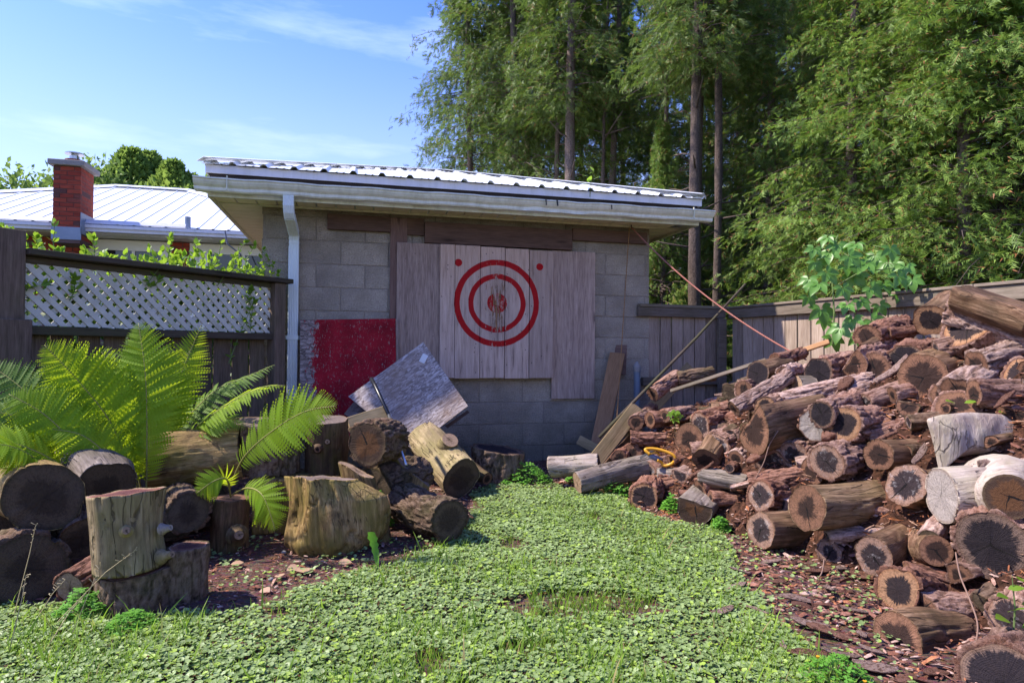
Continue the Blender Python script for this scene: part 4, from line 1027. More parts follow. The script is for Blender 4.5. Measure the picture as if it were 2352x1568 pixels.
def face_mat(name, heart, sap, edge, h=0.5, blot=0.35, streak=0.35, crack=1.0, hsoft=0.08, white=0.0):
    t = NT(name); v = t.coord(); vo = t.offset(v); rr = t.attr('rr')
    xyz = t.n('ShaderNodeSeparateXYZ', {0: v})
    flat = t.n('ShaderNodeCombineXYZ', {0: xyz.outputs[0], 1: xyz.outputs[1], 2: t.math('MULTIPLY', t.rand(), 9.0)}).outputs[0]
    dirv = t.n('ShaderNodeVectorMath', {0: t.n('ShaderNodeCombineXYZ', {0: xyz.outputs[0], 1: xyz.outputs[1]}).outputs[0]}, operation='NORMALIZE').outputs[0]
    dv = t.n('ShaderNodeVectorMath', {0: dirv, 3: 11.0}, operation='SCALE').outputs[0]
    dv2 = t.n('ShaderNodeVectorMath', {0: dv, 1: t.n('ShaderNodeCombineXYZ', {2: t.math('ADD', t.math('MULTIPLY', rr, 1.6), t.math('MULTIPLY', t.rand(), 30.0))}).outputs[0]}, operation='ADD').outputs[0]
    st = t.noise(dv2, 1.6, 5, 0.65)
    bl = t.noise(flat, 17.0, 5, 0.6, 0.5); sm = t.noise(flat, 110.0, 4, 0.7)
    ring = t.math('SINE', t.math('MULTIPLY', t.math('ADD', rr, t.math('MULTIPLY', bl, 0.09)), 115.0))
    hr = t.math('ADD', h, t.math('MULTIPLY', t.math('SUBTRACT', t.rand(), 0.5), 0.22))
    e = t.math('SUBTRACT', t.math('ADD', rr, t.math('ADD', t.math('MULTIPLY', t.math('SUBTRACT', bl, 0.5), blot * 1.6), t.math('MULTIPLY', t.math('SUBTRACT', st, 0.5), 0.45))), hr)
    hm = t.n('ShaderNodeMapRange', {0: e, 1: -hsoft, 2: hsoft, 3: 1.0, 4: 0.0}).outputs[0]
    c = t.mix(hm, sap, heart)
    c = t.mix(t.ramp(rr, [(0.86, 0.0), (0.97, 0.8)]), c, edge)
    c = t.mix(t.math('MULTIPLY', t.math('MULTIPLY', t.ramp(st, [(0.42, 0.0), (0.7, 1.0)]), streak), t.math('SUBTRACT', 1.0, t.math('MULTIPLY', hm, 0.85))), c, tuple(min(1, 1.55 * a) for a in sap))
    c = t.mix(t.math('MULTIPLY', t.math('MULTIPLY', t.math('ADD', t.math('MULTIPLY', ring, 0.5), 0.5), t.math('SUBTRACT', 1.0, hm)), 0.22), c, tuple(0.4 * a for a in sap))
    c = t.mix(t.ramp(sm, [(0.35, 0.45), (0.55, 0.0)]), c, tuple(0.35 * a for a in heart))
    if white: c = t.mix(t.math('MULTIPLY', t.ramp(t.noise(flat, 30, 5, 0.7), [(0.55, 0.0), (0.68, 1.0)]), white), c, (0.5, 0.46, 0.46))
    # drying cracks running out from the pith
    xw = t.math('ADD', xyz.outputs[0], t.math('MULTIPLY', t.math('SUBTRACT', t.noise(flat, 26.0, 4), 0.5), 0.018))
    yw = t.math('ADD', xyz.outputs[1], t.math('MULTIPLY', t.math('SUBTRACT', t.noise(t.mapping(flat, (1, 1, 1), (7, 3, 1)), 26.0, 4), 0.5), 0.018))
    cm = None
    for k in range(4):
        a = t.math('ADD', t.math('MULTIPLY', t.rand(), 6.28 * (k + 1) * 1.7), k * 1.72)
        ca, sa = t.math('COSINE', a), t.math('SINE', a)
        cross = t.math('ABSOLUTE', t.math('SUBTRACT', t.math('MULTIPLY', xw, sa), t.math('MULTIPLY', yw, ca)))
        dot_ = t.math('ADD', t.math('MULTIPLY', xw, ca), t.math('MULTIPLY', yw, sa))
        wdt = t.math('MULTIPLY', t.math('SUBTRACT', 0.85 - 0.16 * k, rr), 0.0042 if k < 2 else 0.003)
        if k == 0: wdt = t.math('MULTIPLY', t.math('SUBTRACT', 1.25, rr), 0.0035)
        m_ = t.math('MULTIPLY', t.math('LESS_THAN', cross, wdt), t.math('GREATER_THAN', dot_, -0.002)); m_ = t.math('MULTIPLY', m_, t.math('GREATER_THAN', t.math('FRACT', t.math('MULTIPLY', t.rand(), 7.3 + k * 3.1)), 0.12 + 0.13 * k))
        cm = m_ if cm is None else t.math('MAXIMUM', cm, m_)
    fine = t.math('MULTIPLY', t.math('LESS_THAN', t.noise(dv2, 5.0, 3, 0.6), 0.36), 0.5)
    c = t.mix(t.math('MULTIPLY', fine, 0.5), c, tuple(0.4 * a for a in sap))
    c = t.mix(t.math('MULTIPLY', cm, crack), c, (0.008, 0.006, 0.006))
    c = rand_rgb(t, c, 0.8, 1.15)
    hgt = t.math('SUBTRACT', t.math('ADD', t.math('MULTIPLY', ring, 0.06), t.math('ADD', sm, st)), t.math('MULTIPLY', cm, 3.0))
    return t.bsdf(c, 0.85, hgt, 0.8, 0.005, 0.2)
LB = dict(
    bark=bark_mat('grey_bark', (0.022, 0.011, 0.008), (0.155, 0.078, 0.056), (0.46, 0.29, 0.235), 0.5),
    palebark=bark_mat('pale_bark', (0.04, 0.02, 0.015), (0.26, 0.15, 0.115), (0.62, 0.44, 0.38), 0.3),
    redbark=bark_mat('red_rotten_bark', (0.022, 0.010, 0.007), (0.15, 0.066, 0.043), (0.38, 0.20, 0.145), 0.45),
    darkbark=bark_mat('dark_bark', (0.024, 0.014, 0.009), (0.11, 0.068, 0.046), (0.26, 0.175, 0.125), 0.2, 0.25),
    bare=side_wood_mat('bare_brown_wood', (0.035, 0.017, 0.010), (0.17, 0.09, 0.052), (0.38, 0.24, 0.155), 0.15),
    tan=side_wood_mat('tan_wood', (0.06, 0.03, 0.015), (0.24, 0.145, 0.08), (0.46, 0.31, 0.19), 0.25, gcol=(0.17, 0.14, 0.05)),
    pale=side_wood_mat('pale_wood', (0.20, 0.145, 0.12), (0.40, 0.32, 0.275), (0.52, 0.44, 0.39), 0.35, 0.45, (0.33, 0.30, 0.17)),
    moss=side_wood_mat('mossy_wood', (0.045, 0.025, 0.010), (0.25, 0.155, 0.06), (0.50, 0.34, 0.16), 0.55, 0.5, (0.17, 0.14, 0.03)),
    olive=side_wood_mat('olive_wood', (0.12, 0.085, 0.045), (0.32, 0.235, 0.125), (0.48, 0.375, 0.23), 0.5, 0.6, (0.20, 0.175, 0.06)),
    brown=side_wood_mat('dark_brown_wood', (0.025, 0.014, 0.009), (0.085, 0.047, 0.028), (0.18, 0.11, 0.07), 0.35),
    greyw=side_wood_mat('grey_wood', (0.08, 0.06, 0.05), (0.21, 0.165, 0.145), (0.36, 0.30, 0.27), 0.2),
)
LF_ = dict(
    orange=face_mat('ring_face', (0.020, 0.014, 0.017), (0.33, 0.18, 0.10), (0.25, 0.11, 0.05), 0.74, 0.3, hsoft=0.04),
    grey=face_mat('grey_face', (0.026, 0.018, 0.022), (0.29, 0.175, 0.13), (0.24, 0.12, 0.07), 0.74, 0.5, 0.5, white=0.4, hsoft=0.05),
    brown=face_mat('brown_face', (0.030, 0.016, 0.013), (0.20, 0.10, 0.062), (0.12, 0.06, 0.035), 0.60, 0.6),
    dark=face_mat('dark_face', (0.05, 0.034, 0.022), (0.095, 0.066, 0.042), (0.05, 0.04, 0.02), 0.55, 0.5, 0.25, 0.3),
    pale=face_mat('pale_face', (0.33, 0.28, 0.26), (0.40, 0.34, 0.31), (0.28, 0.19, 0.15), 0.1, 0.3, 0.5, 0.4),
    rot=face_mat('rotten_face', (0.10, 0.045, 0.02), (0.055, 0.032, 0.022), (0.12, 0.08, 0.045), 0.6, 0.7),
    red=face_mat('red_top_face', (0.10, 0.035, 0.035), (0.20, 0.085, 0.055), (0.46, 0.30, 0.24), 0.55, 0.7, 0.4, 0.3),
    greytop=face_mat('grey_top_face', (0.15, 0.105, 0.09), (0.21, 0.155, 0.135), (0.25, 0.16, 0.11), 0.3, 0.6, 0.3),
    black=face_mat('black_face', (0.016, 0.012, 0.016), (0.17, 0.11, 0.085), (0.14, 0.08, 0.05), 0.86, 0.35, hsoft=0.05),
    tan=face_mat('tan_face', (0.24, 0.155, 0.10), (0.36, 0.24, 0.16), (0.30, 0.19, 0.12), 0.35, 0.5, 0.4, 0.6),
)
BARKS = {'bark', 'palebark', 'redbark', 'darkbark'}
LOGN = 0
def make_log(label, p0, axis, r, L, body='bark', face='orange', taper=0.95, ell=1.0, bend=0.02, shape=None, group=None, name='log', cat='log', face_far=None, amp=None, lump=0.065, split=False, tiltface=(0, 0)):
    global LOGN
    LOGN += 1; s = LOGN * 13
    axis = Vector(axis).normalized(); p0 = Vector(p0)
    up = Vector((0, 0, 1))
    x = Vector((1, 0, 0)) if abs(axis.z) > 0.85 else axis.cross(up)
    x = (x - axis * x.dot(axis)).normalized(); y = axis.cross(x)
    Mx = Matrix((x, y, axis)).transposed().to_4x4(); Mx.translation = p0
    isb = body in BARKS
    fill = group is not None and ('filler' in group or 'carrier' in group)
    nt = (44 if fill else 96) if r > 0.04 else (36 if fill else 48); nz = max(8, int(L / (0.018 if fill else 0.0095))); nz = min(nz, 22 if fill else 54)
    th = np.linspace(0, 2 * np.pi, nt, endpoint=False); tz = np.linspace(0, 1, nz)
    TH, TZ = np.meshgrid(th, tz); ct, sn = np.cos(TH), np.sin(TH)
    R = r * (1 + (taper - 1) * TZ)
    R = R * (1 + lump * 2.0 * (fbm(ct * 0.9 + s, sn * 0.9, TZ * L * 3.0, s, 2) - 0.5) * 2)
    kr = np.random.default_rng(s)
    out_ = 1 + 0.10 * (fbm(ct * 1.6 + s, sn * 1.6, 0.0, s + 41, 2) - 0.5) * 2 + 0.035 * np.cos(2 * TH + s)
    R = R * out_
    for _k in range(2):      # swollen knots
        ka, kz = kr.uniform(0, 6.28), kr.uniform(0.15, 0.9); dd = np.angle(np.exp(1j * (TH - ka))) * r; R = R + r * kr.uniform(0.04, 0.16) * np.exp(-((dd / (0.35 * r)) ** 2 + ((TZ - kz) * L / (0.45 * r)) ** 2))
    if shape is not None: R = R * shape(TH, TZ)
    if split: # flat split side(s)
        a0 = split if isinstance(split, (int, float)) and not isinstance(split, bool) else 1.2
        cosd = np.cos(TH - a0); R = np.where(cosd > 0.25, np.minimum(R, 0.28 * r / np.maximum(cosd, 0.05)), R)
    a_ = amp if amp is not None else (0.014 if isb else 0.0055) * min(1.0, r / 0.09)
    if isb:
        n = fbm(ct * r * 30 + s, sn * r * 30, TZ * L * 7, s + 5, 2); ridge = np.clip(np.abs(n - 0.5) / 0.075, 0, 1) ** 0.7
        nb_ = fbm(ct * r * 62 + s, sn * r * 62, TZ * L * 26, s + 6, 2); ridge = ridge * (0.55 + 0.45 * np.clip(np.abs(nb_ - 0.5) / 0.07, 0, 1))
        n_ = fbm(ct * r * 60, sn * r * 60 + s, TZ * L * 30, s + 9, 2)
        disp = a_ * (ridge - 0.6) * 1.3 + a_ * 0.9 * (n_ - 0.5)
        flake = fbm(ct * r * 9 + s, sn * r * 9, TZ * L * 5, s + 21, 2); off = np.clip((flake - 0.63) / 0.03, 0, 1)
        disp = disp * (1 - off) - off * a_ * 1.1
    else:
        n = fbm(ct * r * 26 + s, sn * r * 26, TZ * L * 2.4, s + 5, 3); ridge = n
        disp = a_ * (n - 0.5) * 2.2
        gro = np.clip(1 - np.abs(fbm(ct * r * 13 + s, sn * r * 13, TZ * L * 1.6, s + 31, 2) - 0.5) / 0.012, 0, 1)
        disp = disp - gro * a_ * 1.6
    Rt = np.maximum(R + disp, 0.003)
    bx = bend * L * np.sin(TZ * np.pi) * math.cos(s); by = bend * L * np.sin(TZ * np.pi) * math.sin(s)
    tl = (kr.uniform(-0.10, 0.10), kr.uniform(-0.10, 0.10))
    wob = 0.010 * (fbm(ct * 2 + s, sn * 2, 0.0, s + 2, 2) - 0.5) * (r / 0.1) + (ct * tl[0] + sn * tl[1]) * r * (1 - TZ)
    ZZ = TZ * L + wob + (ct * tiltface[0] + sn * tiltface[1]) * r * (1 - TZ)
    X_ = Rt * ct + bx; Y_ = Rt * sn * ell + by
    V = np.stack([X_, Y_, ZZ], -1).reshape(-1, 3)
    ii, jj = np.meshgrid(np.arange(nt), np.arange(nz - 1)); a = (jj * nt + ii).ravel(); b_ = (jj * nt + (ii + 1) % nt).ravel()
    Fq = np.stack([a, b_, b_ + nt, a + nt], 1)
    rin = 0.90 if isb else 0.985
    rings = []
    base = len(V); extra = []; fq2 = []
    for (row, dz) in ((0, 0.003), (nz - 1, -0.003)):
        inner = np.stack([R[row] * rin * ct[row] + bx[row], R[row] * rin * sn[row] * ell + by[row], ZZ[row] + (0.002 if row == 0 else -0.002)], -1)
        o0 = base + len(extra) * nt; extra.append(inner)
        k = np.arange(nt); kk = (k + 1) % nt
        if row == 0: fq2.append(np.stack([k, o0 + k, o0 + kk, kk], 1))
        else: fq2.append(np.stack([row * nt + k, row * nt + kk, o0 + kk, o0 + k], 1))
    V = np.concatenate([V] + extra); Fq = np.concatenate([Fq] + fq2)
    rdg = np.concatenate([ridge.ravel(), np.full(2 * nt, 0.3)])
    body_o = add(name, mk_mesh(name, V, Fq, True, {'ridge': rdg}), LB[body], None, label=label, cat=cat, group=group)
    body_o.matrix_world = Mx
    # end grain, dished and slightly rough
    for q, row in enumerate((0, nz - 1)):
        nr = 6 if q == 0 and not fill else 3; fr = np.linspace(0, 1, nr)[1:] ** 0.9
        rad = R[row] * rin * 1.003
        vs = [np.array([[bx[row][0], by[row][0], ZZ[row].mean()]])]; rrv = [np.zeros(1)]
        for f_ in fr:
            zz = (ZZ[row] - ZZ[row].mean()) * f_ + ZZ[row].mean()
            vs.append(np.stack([rad * f_ * np.cos(th) + bx[row], rad * f_ * np.sin(th) * ell + by[row], zz + (0.0022 if q == 0 else -0.0022) * 1 - 0.004 * (1 if q == 0 else -1) * (fbm(np.cos(th) * f_ * 3, np.sin(th) * f_ * 3, 0, s + 3, 2) - 0.5) * (1 if f_ < 1 else 0)], -1)); rrv.append(np.full(nt, f_))
        vv = np.concatenate(vs); rv = np.concatenate(rrv); fc = []
        k = np.arange(nt); kk = (k + 1) % nt
        tri = [(0, 1 + b2, 1 + a2) if q == 0 else (0, 1 + a2, 1 + b2) for a2, b2 in zip(k, kk)]
        for j in range(nr - 2):
            o1 = 1 + j * nt; o2 = o1 + nt
            tri += [(o1 + a2, o1 + b2, o2 + b2, o2 + a2) if q == 0 else (o1 + a2, o2 + a2, o2 + b2, o1 + b2) for a2, b2 in zip(k, kk)]
        me = mk_mesh('cut_face', vv, tri, True, {'rr': rv})
        fo = add('cut_face', me, LF_[face if q == 0 or not face_far else face_far], body_o)
    return body_o
def stub(parent, p0, p1, r0, r1, body, face='tan'):
    """branch stub with its own sawn end, as a part of the log"""
    mw = parent.matrix_world.inverted(); p0, p1 = Vector(p0), Vector(p1)
    d = p1 - p0; L = d.length; n = 6
    mb = MB(); pts = [p0.lerp(p1, k / n) for k in range(n + 1)]; rs = [r0 * (1 - k / n) ** 2 * 0.6 + r1 * (1 + 0.08 * math.sin(k * 2.0)) for k in range(n + 1)]
    mb.tube(pts, rs, 22, caps=False); v = [mw @ q for q in mb.v]
    o = add('branch_stub', mk_mesh('branch_stub', v, mb.f, True, {'ridge': np.full(len(v), 0.5)}), LB[body], parent)
    dn = d.normalized(); x = dn.cross(Vector((0.1, 0.2, 1))).normalized(); y = dn.cross(x)
    vs = [p1]; rr_ = [0.0]
    for f_ in (0.3, 0.55, 0.8, 1.0):
        for k in range(22):
            a = 2 * math.pi * k / 22; vs.append(p1 + (x * math.cos(a) + y * math.sin(a)) * rs[-1] * f_); rr_.append(f_)
    fc = [(0, 1 + k, 1 + (k + 1) % 22) for k in range(22)]
    for j in range(3): fc += [(1 + j * 22 + k, 1 + (j + 1) * 22 + k, 1 + (j + 1) * 22 + (k + 1) % 22, 1 + j * 22 + (k + 1) % 22) for k in range(22)]
    Mf = Matrix((x, y, dn)).transposed().to_4x4(); Mf.translation = p1; inv = Mf.inverted()
    fo = add('stub_face', mk_mesh('stub_face', [inv @ q for q in vs], fc, True, {'rr': rr_}), LF_[face], o)
    fo.matrix_parent_inverse = Matrix.Identity(4); fo.matrix_basis = mw @ Mf
    return o

LAND = [('yellow tool handle', 1515, 1050), ('orange ringed log end', 1938, 975), ('thick tan barkless log', 1900, 1165), ('forked tan log', 2060, 1275), ('largest black sawn end', 2276, 1251),
        ('frosted oval log end', 1650, 1033), ('split reddish half log', 1770, 985), ('bleached curved block', 2220, 1010), ('thick bleached log', 2230, 1130), ('topmost split log', 2290, 690),
        ('thick dark cracked end', 2120, 868), ('matching log pair', 1795, 1055), ('creeper leaves', 1920, 740), ('mossy beams', 1470, 930), ('grey split front log', 1596, 1165), ('bottom right ringed end', 2300, 1545),
        ('edge-on front log', 1760, 1216), ('left black hearted end', 1740, 858), ('small log by the corner post', 1485, 1005)]
_used = {}
def whereabouts(kindtxt, x, y):
    nm, lx, ly = min(LAND, key=lambda q: (q[1] - x) ** 2 + (q[2] - y) ** 2)
    dx, dy = x - lx, y - ly
    d = ('right of' if dx > 0 else 'left of') if abs(dx) > abs(dy) else ('below' if dy > 0 else 'above')
    k = (kindtxt, d, nm); _used[k] = _used.get(k, 0) + 1
    rank = ['', 'second ', 'third ', 'fourth ', 'fifth ', 'sixth ', 'seventh ', 'eighth ', 'ninth ', 'tenth ', 'eleventh ', 'twelfth '][min(_used[k] - 1, 11)]
    return f'{rank}{kindtxt} {d} the {nm}'
def to_px(p):
    q = Rcam.transposed() @ (Vector(p) - Vector((0, 0, CAMZ))); return 1176.0 - F * q.x / q.z, 784.0 + F * q.y / q.z
HG = 'logs heaped against the right fence'
def hlog(label, cx, cy, rx, ry, ang, L, body='bark', face='orange', push=0.10, d=None, **kw):
    """log of the heap seen end-on: face centre and half axes in picture units, ang = the way its body runs in the picture"""
    d0 = d if d is not None else mound_hit(cx, cy, 3.6) - push
    p0 = P(cx, cy, d0); rmaj = max(rx, ry); r = rmaj * d0 / F
    c_ = min(rx, ry) / rmaj; c_ = max(c_, 0.18); s_ = math.sqrt(max(0.0, 1 - c_ * c_))
    if s_ < 0.25: s_ = 0.25; c_ = math.sqrt(1 - s_ * s_)
    view = (p0 - Vector((0, 0, CAMZ))).normalized(); a = math.radians(ang)
    right = Rcam @ Vector((1, 0, 0)); upv = Rcam @ Vector((0, 1, 0))
    ax = view * c_ + (right * math.cos(a) + upv * math.sin(a)) * s_
    kw.setdefault('group', HG)
    return make_log(label, p0, ax, r, L, body, face, **kw)
def lie(label, x0, y0, d0, x1, y1, d1, rpx, body, face, **kw):
    """log from one picture point to another, both with depths"""
    p0, p1 = P(x0, y0, d0), P(x1, y1, d1); kw.setdefault('group', HG)
    return make_log(label, p0, p1 - p0, rpx * d0 / F, (p1 - p0).length, body, face, **kw)

# ------------------------------------------------------------------ heap on the right, front row first
hlog('small round log with dark square heart at the clover edge, front tip of the heap', 1480, 1140, 33, 34, 55, 0.30, 'redbark', 'orange', d=4.02, lump=0.08)
o = hlog('grey split log with rotten orange end and two deep cracks beside the clover', 1596, 1165, 41, 38, 50, 0.34, 'greyw', 'rot', d=3.62, split=-1.35, lump=0.08)
hlog('log end seen edge-on with grey face, lying right of the clover tongue', 1747, 1216, 17, 45, 4, 0.36, 'bare', 'grey', d=3.20, lump=0.07)
hlog('thick tan barkless log with pointed oval face and long cracks, middle of the front', 1852, 1166, 24, 54, 6, 0.48, 'tan', 'brown', d=2.98, lump=0.04)
hlog('half rotten log with split grey face above the edge-on log', 1746, 1139, 27, 36, 3, 0.28, 'redbark', 'grey', d=3.36, lump=0.10)
o = hlog('forked tan log with one grey end and one sawn branch end, front right', 2007, 1278, 36, 44, 28, 0.40, 'bare', 'grey', d=2.70, lump=0.05)
stub(o, P(2110, 1255, 2.86), P(2150, 1264, 2.60), 0.075, 0.064, 'bare', 'brown')
hlog('largest sawn end with almost black heart at the right edge', 2276, 1251, 76, 80, 25, 0.42, 'bark', 'black', d=2.42, lump=0.03)
hlog('log with small black heart resting just below the forked log', 2063, 1356, 50, 38, -14, 0.46, 'redbark', 'orange', d=2.48, lump=0.09)
hlog('weathered split log lying on the bark litter, cracked edge-on face at lower right', 2062, 1472, 36, 60, 4, 0.36, 'bare', 'brown', d=2.18, lump=0.09, split=1.6)
hlog('pale grey log end with star crack cut by the right edge', 2322, 1420, 44, 52, 20, 0.35, 'bark', 'grey', d=2.22)
hlog('huge dark ringed log end at the bottom right corner', 2305, 1572, 92, 92, 30, 0.40, 'bark', 'black', d=1.86, lump=0.04)
hlog('half buried grey log end showing curved rings under the tan log', 1906, 1268, 26, 28, 10, 0.20, 'bark', 'grey', d=2.98)
# second row
hlog('oval log end with grey sapwood patch, left of a matching pair', 1768, 1061, 30, 38, 35, 0.40, 'bark', 'grey', d=3.62)
hlog('log end with dark heart, right one of the matching pair', 1823, 1048, 29, 34, 35, 0.42, 'bark', 'grey', d=3.52)
hlog('tall oval log end with star crack under the orange ringed log', 1897, 1059, 30, 45, 8, 0.45, 'bark', 'grey', d=3.24)
hlog('narrow edge-on log with brown barkless side left of the pale slabs', 2018, 1044, 17, 37, 3, 0.35, 'bare', 'brown', d=3.06)
hlog('oval log end with blue grey heart touching the lower pale log', 2082, 1113, 38, 47, -15, 0.36, 'bare', 'grey', d=2.84, lump=0.03)
hlog('log end with wide orange ring and cracked black heart, centre of the heap', 1938, 975, 33, 43, 5, 0.52, 'bark', 'orange', d=3.30, lump=0.02)
hlog('pale whitish sawn end partly hidden behind the orange ringed log', 1874, 974, 42, 40, 20, 0.40, 'bark', 'pale', d=3.46, lump=0.03)
hlog('dark brown log end resting on the pale whitish end', 1887, 950, 25, 32, 20, 0.42, 'bark', 'black', d=3.36)
hlog('log end with orange rim and thick bark, above the split reddish half log', 1757, 935, 23, 29, 6, 0.50, 'bark', 'orange', d=3.62, lump=0.07)
o = hlog('reddish split half log with slanted sawn end', 1727, 980, 20, 62, 12, 0.44, 'bare', 'brown', d=3.62, lump=0.03, split=-2.3)
hlog('oval log end with white frost-like crack in a dark heart, left part of the heap', 1650, 1033, 25, 38, 25, 0.38, 'bark', 'grey', d=4.05)
hlog('small dark log end between the frosted oval and the diagonal bark log', 1679, 1003, 15, 18, 20, 0.3, 'bark', 'black', d=4.05)
hlog('tilted oval log end with red rotten bark, upper left of the frosted oval', 1607, 978, 19, 30, 8, 0.42, 'redbark', 'grey', d=4.25)
hlog('cracked round log end beside the tilted oval with red bark', 1583, 1010, 26, 36, 12, 0.34, 'bare', 'brown', d=4.30)
hlog('small cracked log end below the frosted oval', 1690, 1053, 18, 20, 30, 0.30, 'palebark', 'brown', d=3.90)
hlog('tiny round branch end on top of the flat grey split log', 1676, 1075, 12, 12, 25, 0.16, 'redbark', 'grey', d=3.76)
lie('flat grey split log lying below the tiny round branch end', 1612, 1085, 3.85, 1715, 1105, 3.70, 26, 'greyw', 'grey', split=-1.4)
lie('broad low rotten log covered in orange bark crumbs', 1720, 1108, 3.56, 1880, 1085, 3.42, 22, 'redbark', 'brown')
hlog('low brown stub end among the bark below the flat split log', 1620, 1058, 30, 24, 60, 0.2, 'bare', 'brown', d=3.98)
# left wing
lie('small log with bark lying level under the fence corner, cracked grey end', 1448, 1005, 4.75, 1530, 1008, 4.70, 16, 'redbark', 'brown')
hlog('small log end with moss tint at the far left of the heap by the beams', 1461, 970, 17, 18, 40, 0.55, 'bark', 'brown', d=4.90)
hlog('red brown log end left of the yellow handle', 1421, 1051, 19, 19, 25, 0.34, 'redbark', 'brown', d=4.62)
hlog('second red brown log just behind the yellow handle', 1452, 1040, 22, 22, 15, 0.34, 'redbark', 'brown', d=4.72)
lie('bleached barkless log lying level at the left foot of the beams', 1264, 1072, 4.72, 1376, 1066, 4.62, 23, 'pale', 'tan', face_far='dark', lump=0.08)
lie('long pale log slanting out of the clover with light sawn end', 1326, 1110, 4.36, 1500, 1068, 4.56, 25, 'greyw', 'tan', taper=1.2)
lie('thin barkless log lying level right of the yellow handle', 1512, 1088, 4.36, 1604, 1086, 4.2, 14, 'greyw', 'grey')
hlog('tiny edge-on log end behind the young creeper sprout', 1493, 963, 8, 19, 8, 0.3, 'redbark', 'brown', d=4.75)
hlog('small edge-on log end right of the young creeper sprout', 1527, 955, 9, 15, 8, 0.3, 'bark', 'brown', d=4.70)
lie('dark log lying in the shade under the fence boards', 1500, 905, 5.1, 1560, 862, 5.3, 16, 'bark', 'brown')
lie('curved dark bark slab log against the fence corner', 1555, 870, 5.25, 1640, 858, 5.25, 17, 'darkbark', 'brown')
hlog('dark shaded log end below the thin lumber strip', 1676, 900, 15, 19, 20, 0.35, 'darkbark', 'dark', d=4.35)
# upper row
lie('pale ridged bark log running diagonally up to the right, left of centre', 1684, 938, 3.86, 1812, 862, 4.0, 19, 'palebark', 'brown')
hlog('round log end with near black heart and worm hole, upper left shoulder of the heap', 1740, 858, 21, 28, 15, 0.34, 'bare', 'black', d=4.16)
hlog('small log end high on the left shoulder of the heap by the pink rope', 1779, 827, 10, 15, 15, 0.32, 'redbark', 'brown', d=4.30)
hlog('shaded log end below the black hearted end on the left shoulder', 1708, 894, 18, 22, 15, 0.34, 'bark', 'brown', d=4.15)
hlog('small cut end above the diagonal bark log', 1799, 856, 17, 18, 12, 0.30, 'palebark', 'brown', d=4.02)
lie('pale split chunk wedged behind the diagonal bark log', 1830, 885, 3.95, 1870, 882, 3.95, 22, 'greyw', 'tan')
hlog('tall oval log end with black heart below the creeper leaves', 1878, 855, 27, 37, 10, 0.46, 'bark', 'black', d=3.90, lump=0.03)
hlog('split rough log wedge left of the pale crossed log end under the creeper', 1956, 836, 24, 38, 25, 0.34, 'bark', 'brown', d=3.80, split=-2.5)
hlog('brown log end with white cross crack right of the split wedge', 2009, 846, 30, 35, 8, 0.42, 'bark', 'brown', d=3.70, lump=0.03)
hlog('thick log with big dark cracked end and bare brown side, upper right', 2120, 868, 50, 58, 14, 0.52, 'bare', 'brown', d=3.36, lump=0.03)
hlog('half hidden dark log end above the pale slab', 2195, 932, 46, 32, -60, 0.30, 'bark', 'brown', d=3.08)
lie('ridged bark log strewn with orange twigs right of the thick dark end', 2200, 900, 3.12, 2315, 835, 3.35, 38, 'palebark', 'brown')
hlog('log end cut by the right edge with bark sides, upper right', 2352, 862, 36, 44, -65, 0.45, 'bark', 'orange', d=3.05)
lie('long ridged bark log crossing the middle under the black hearted ends', 1788, 922, 3.74, 2060, 862, 3.75, 22, 'palebark', 'brown', bend=0.03)
hlog('charred looking bark log above the thick dark end', 2080, 830, 44, 36, 20, 0.30, 'redbark', 'black', d=3.62)
hlog('cracked log end with dark blotch near the top of the fence', 2137, 737, 37, 30, 40, 0.34, 'bare', 'orange', d=3.72)
hlog('broad upward facing log end with black heart below the topmost log', 2222, 746, 57, 24, -50, 0.40, 'bark', 'orange', d=3.42)
hlog('hollow dark bark shell at the top left end of the upper row', 1990, 775, 22, 32, 14, 0.40, 'redbark', 'brown', d=3.90, lump=0.12)
lie('small cut piece lying below the hollow bark shell', 1982, 805, 3.80, 2045, 760, 3.95, 15, 'bare', 'brown')
lie('dark bark strip log between hollow shell and cracked end', 2040, 765, 3.86, 2115, 757, 3.86, 13, 'redbark', 'brown')
o = lie('big weathered split log topmost on the heap, reaching over the fence', 2205, 668, 3.42, 2390, 725, 3.10, 44, 'bare', 'brown', split=-1.5, taper=1.15, lump=0.04)
lie('ridged bark log directly under the topmost split log', 2185, 712, 3.52, 2400, 775, 3.15, 36, 'palebark', 'brown', taper=1.1)

lie('short bark log lying between the half hidden end and the right edge', 2235, 905, 2.98, 2380, 905, 2.98, 30, 'bark', 'brown')
lie('rugged bark log under the right cut end, upper right', 2240, 838, 3.22, 2400, 800, 3.22, 34, 'palebark', 'brown')
lie('slim bark log filling the gap right of the charred looking log', 2150, 805, 3.5, 2290, 778, 3.4, 24, 'bark', 'grey')
lie('bark covered log lying below the orange ringed log', 1985, 1005, 3.34, 2130, 968, 3.30, 26, 'bark', 'brown')
lie('rough log lying under the forked tan log on the litter', 2080, 1322, 2.62, 2250, 1360, 2.60, 30, 'redbark', 'brown')
lie('ridged bark log lying behind the weathered split log, lower right', 2120, 1400, 2.42, 2290, 1400, 2.5, 38, 'bark', 'brown')
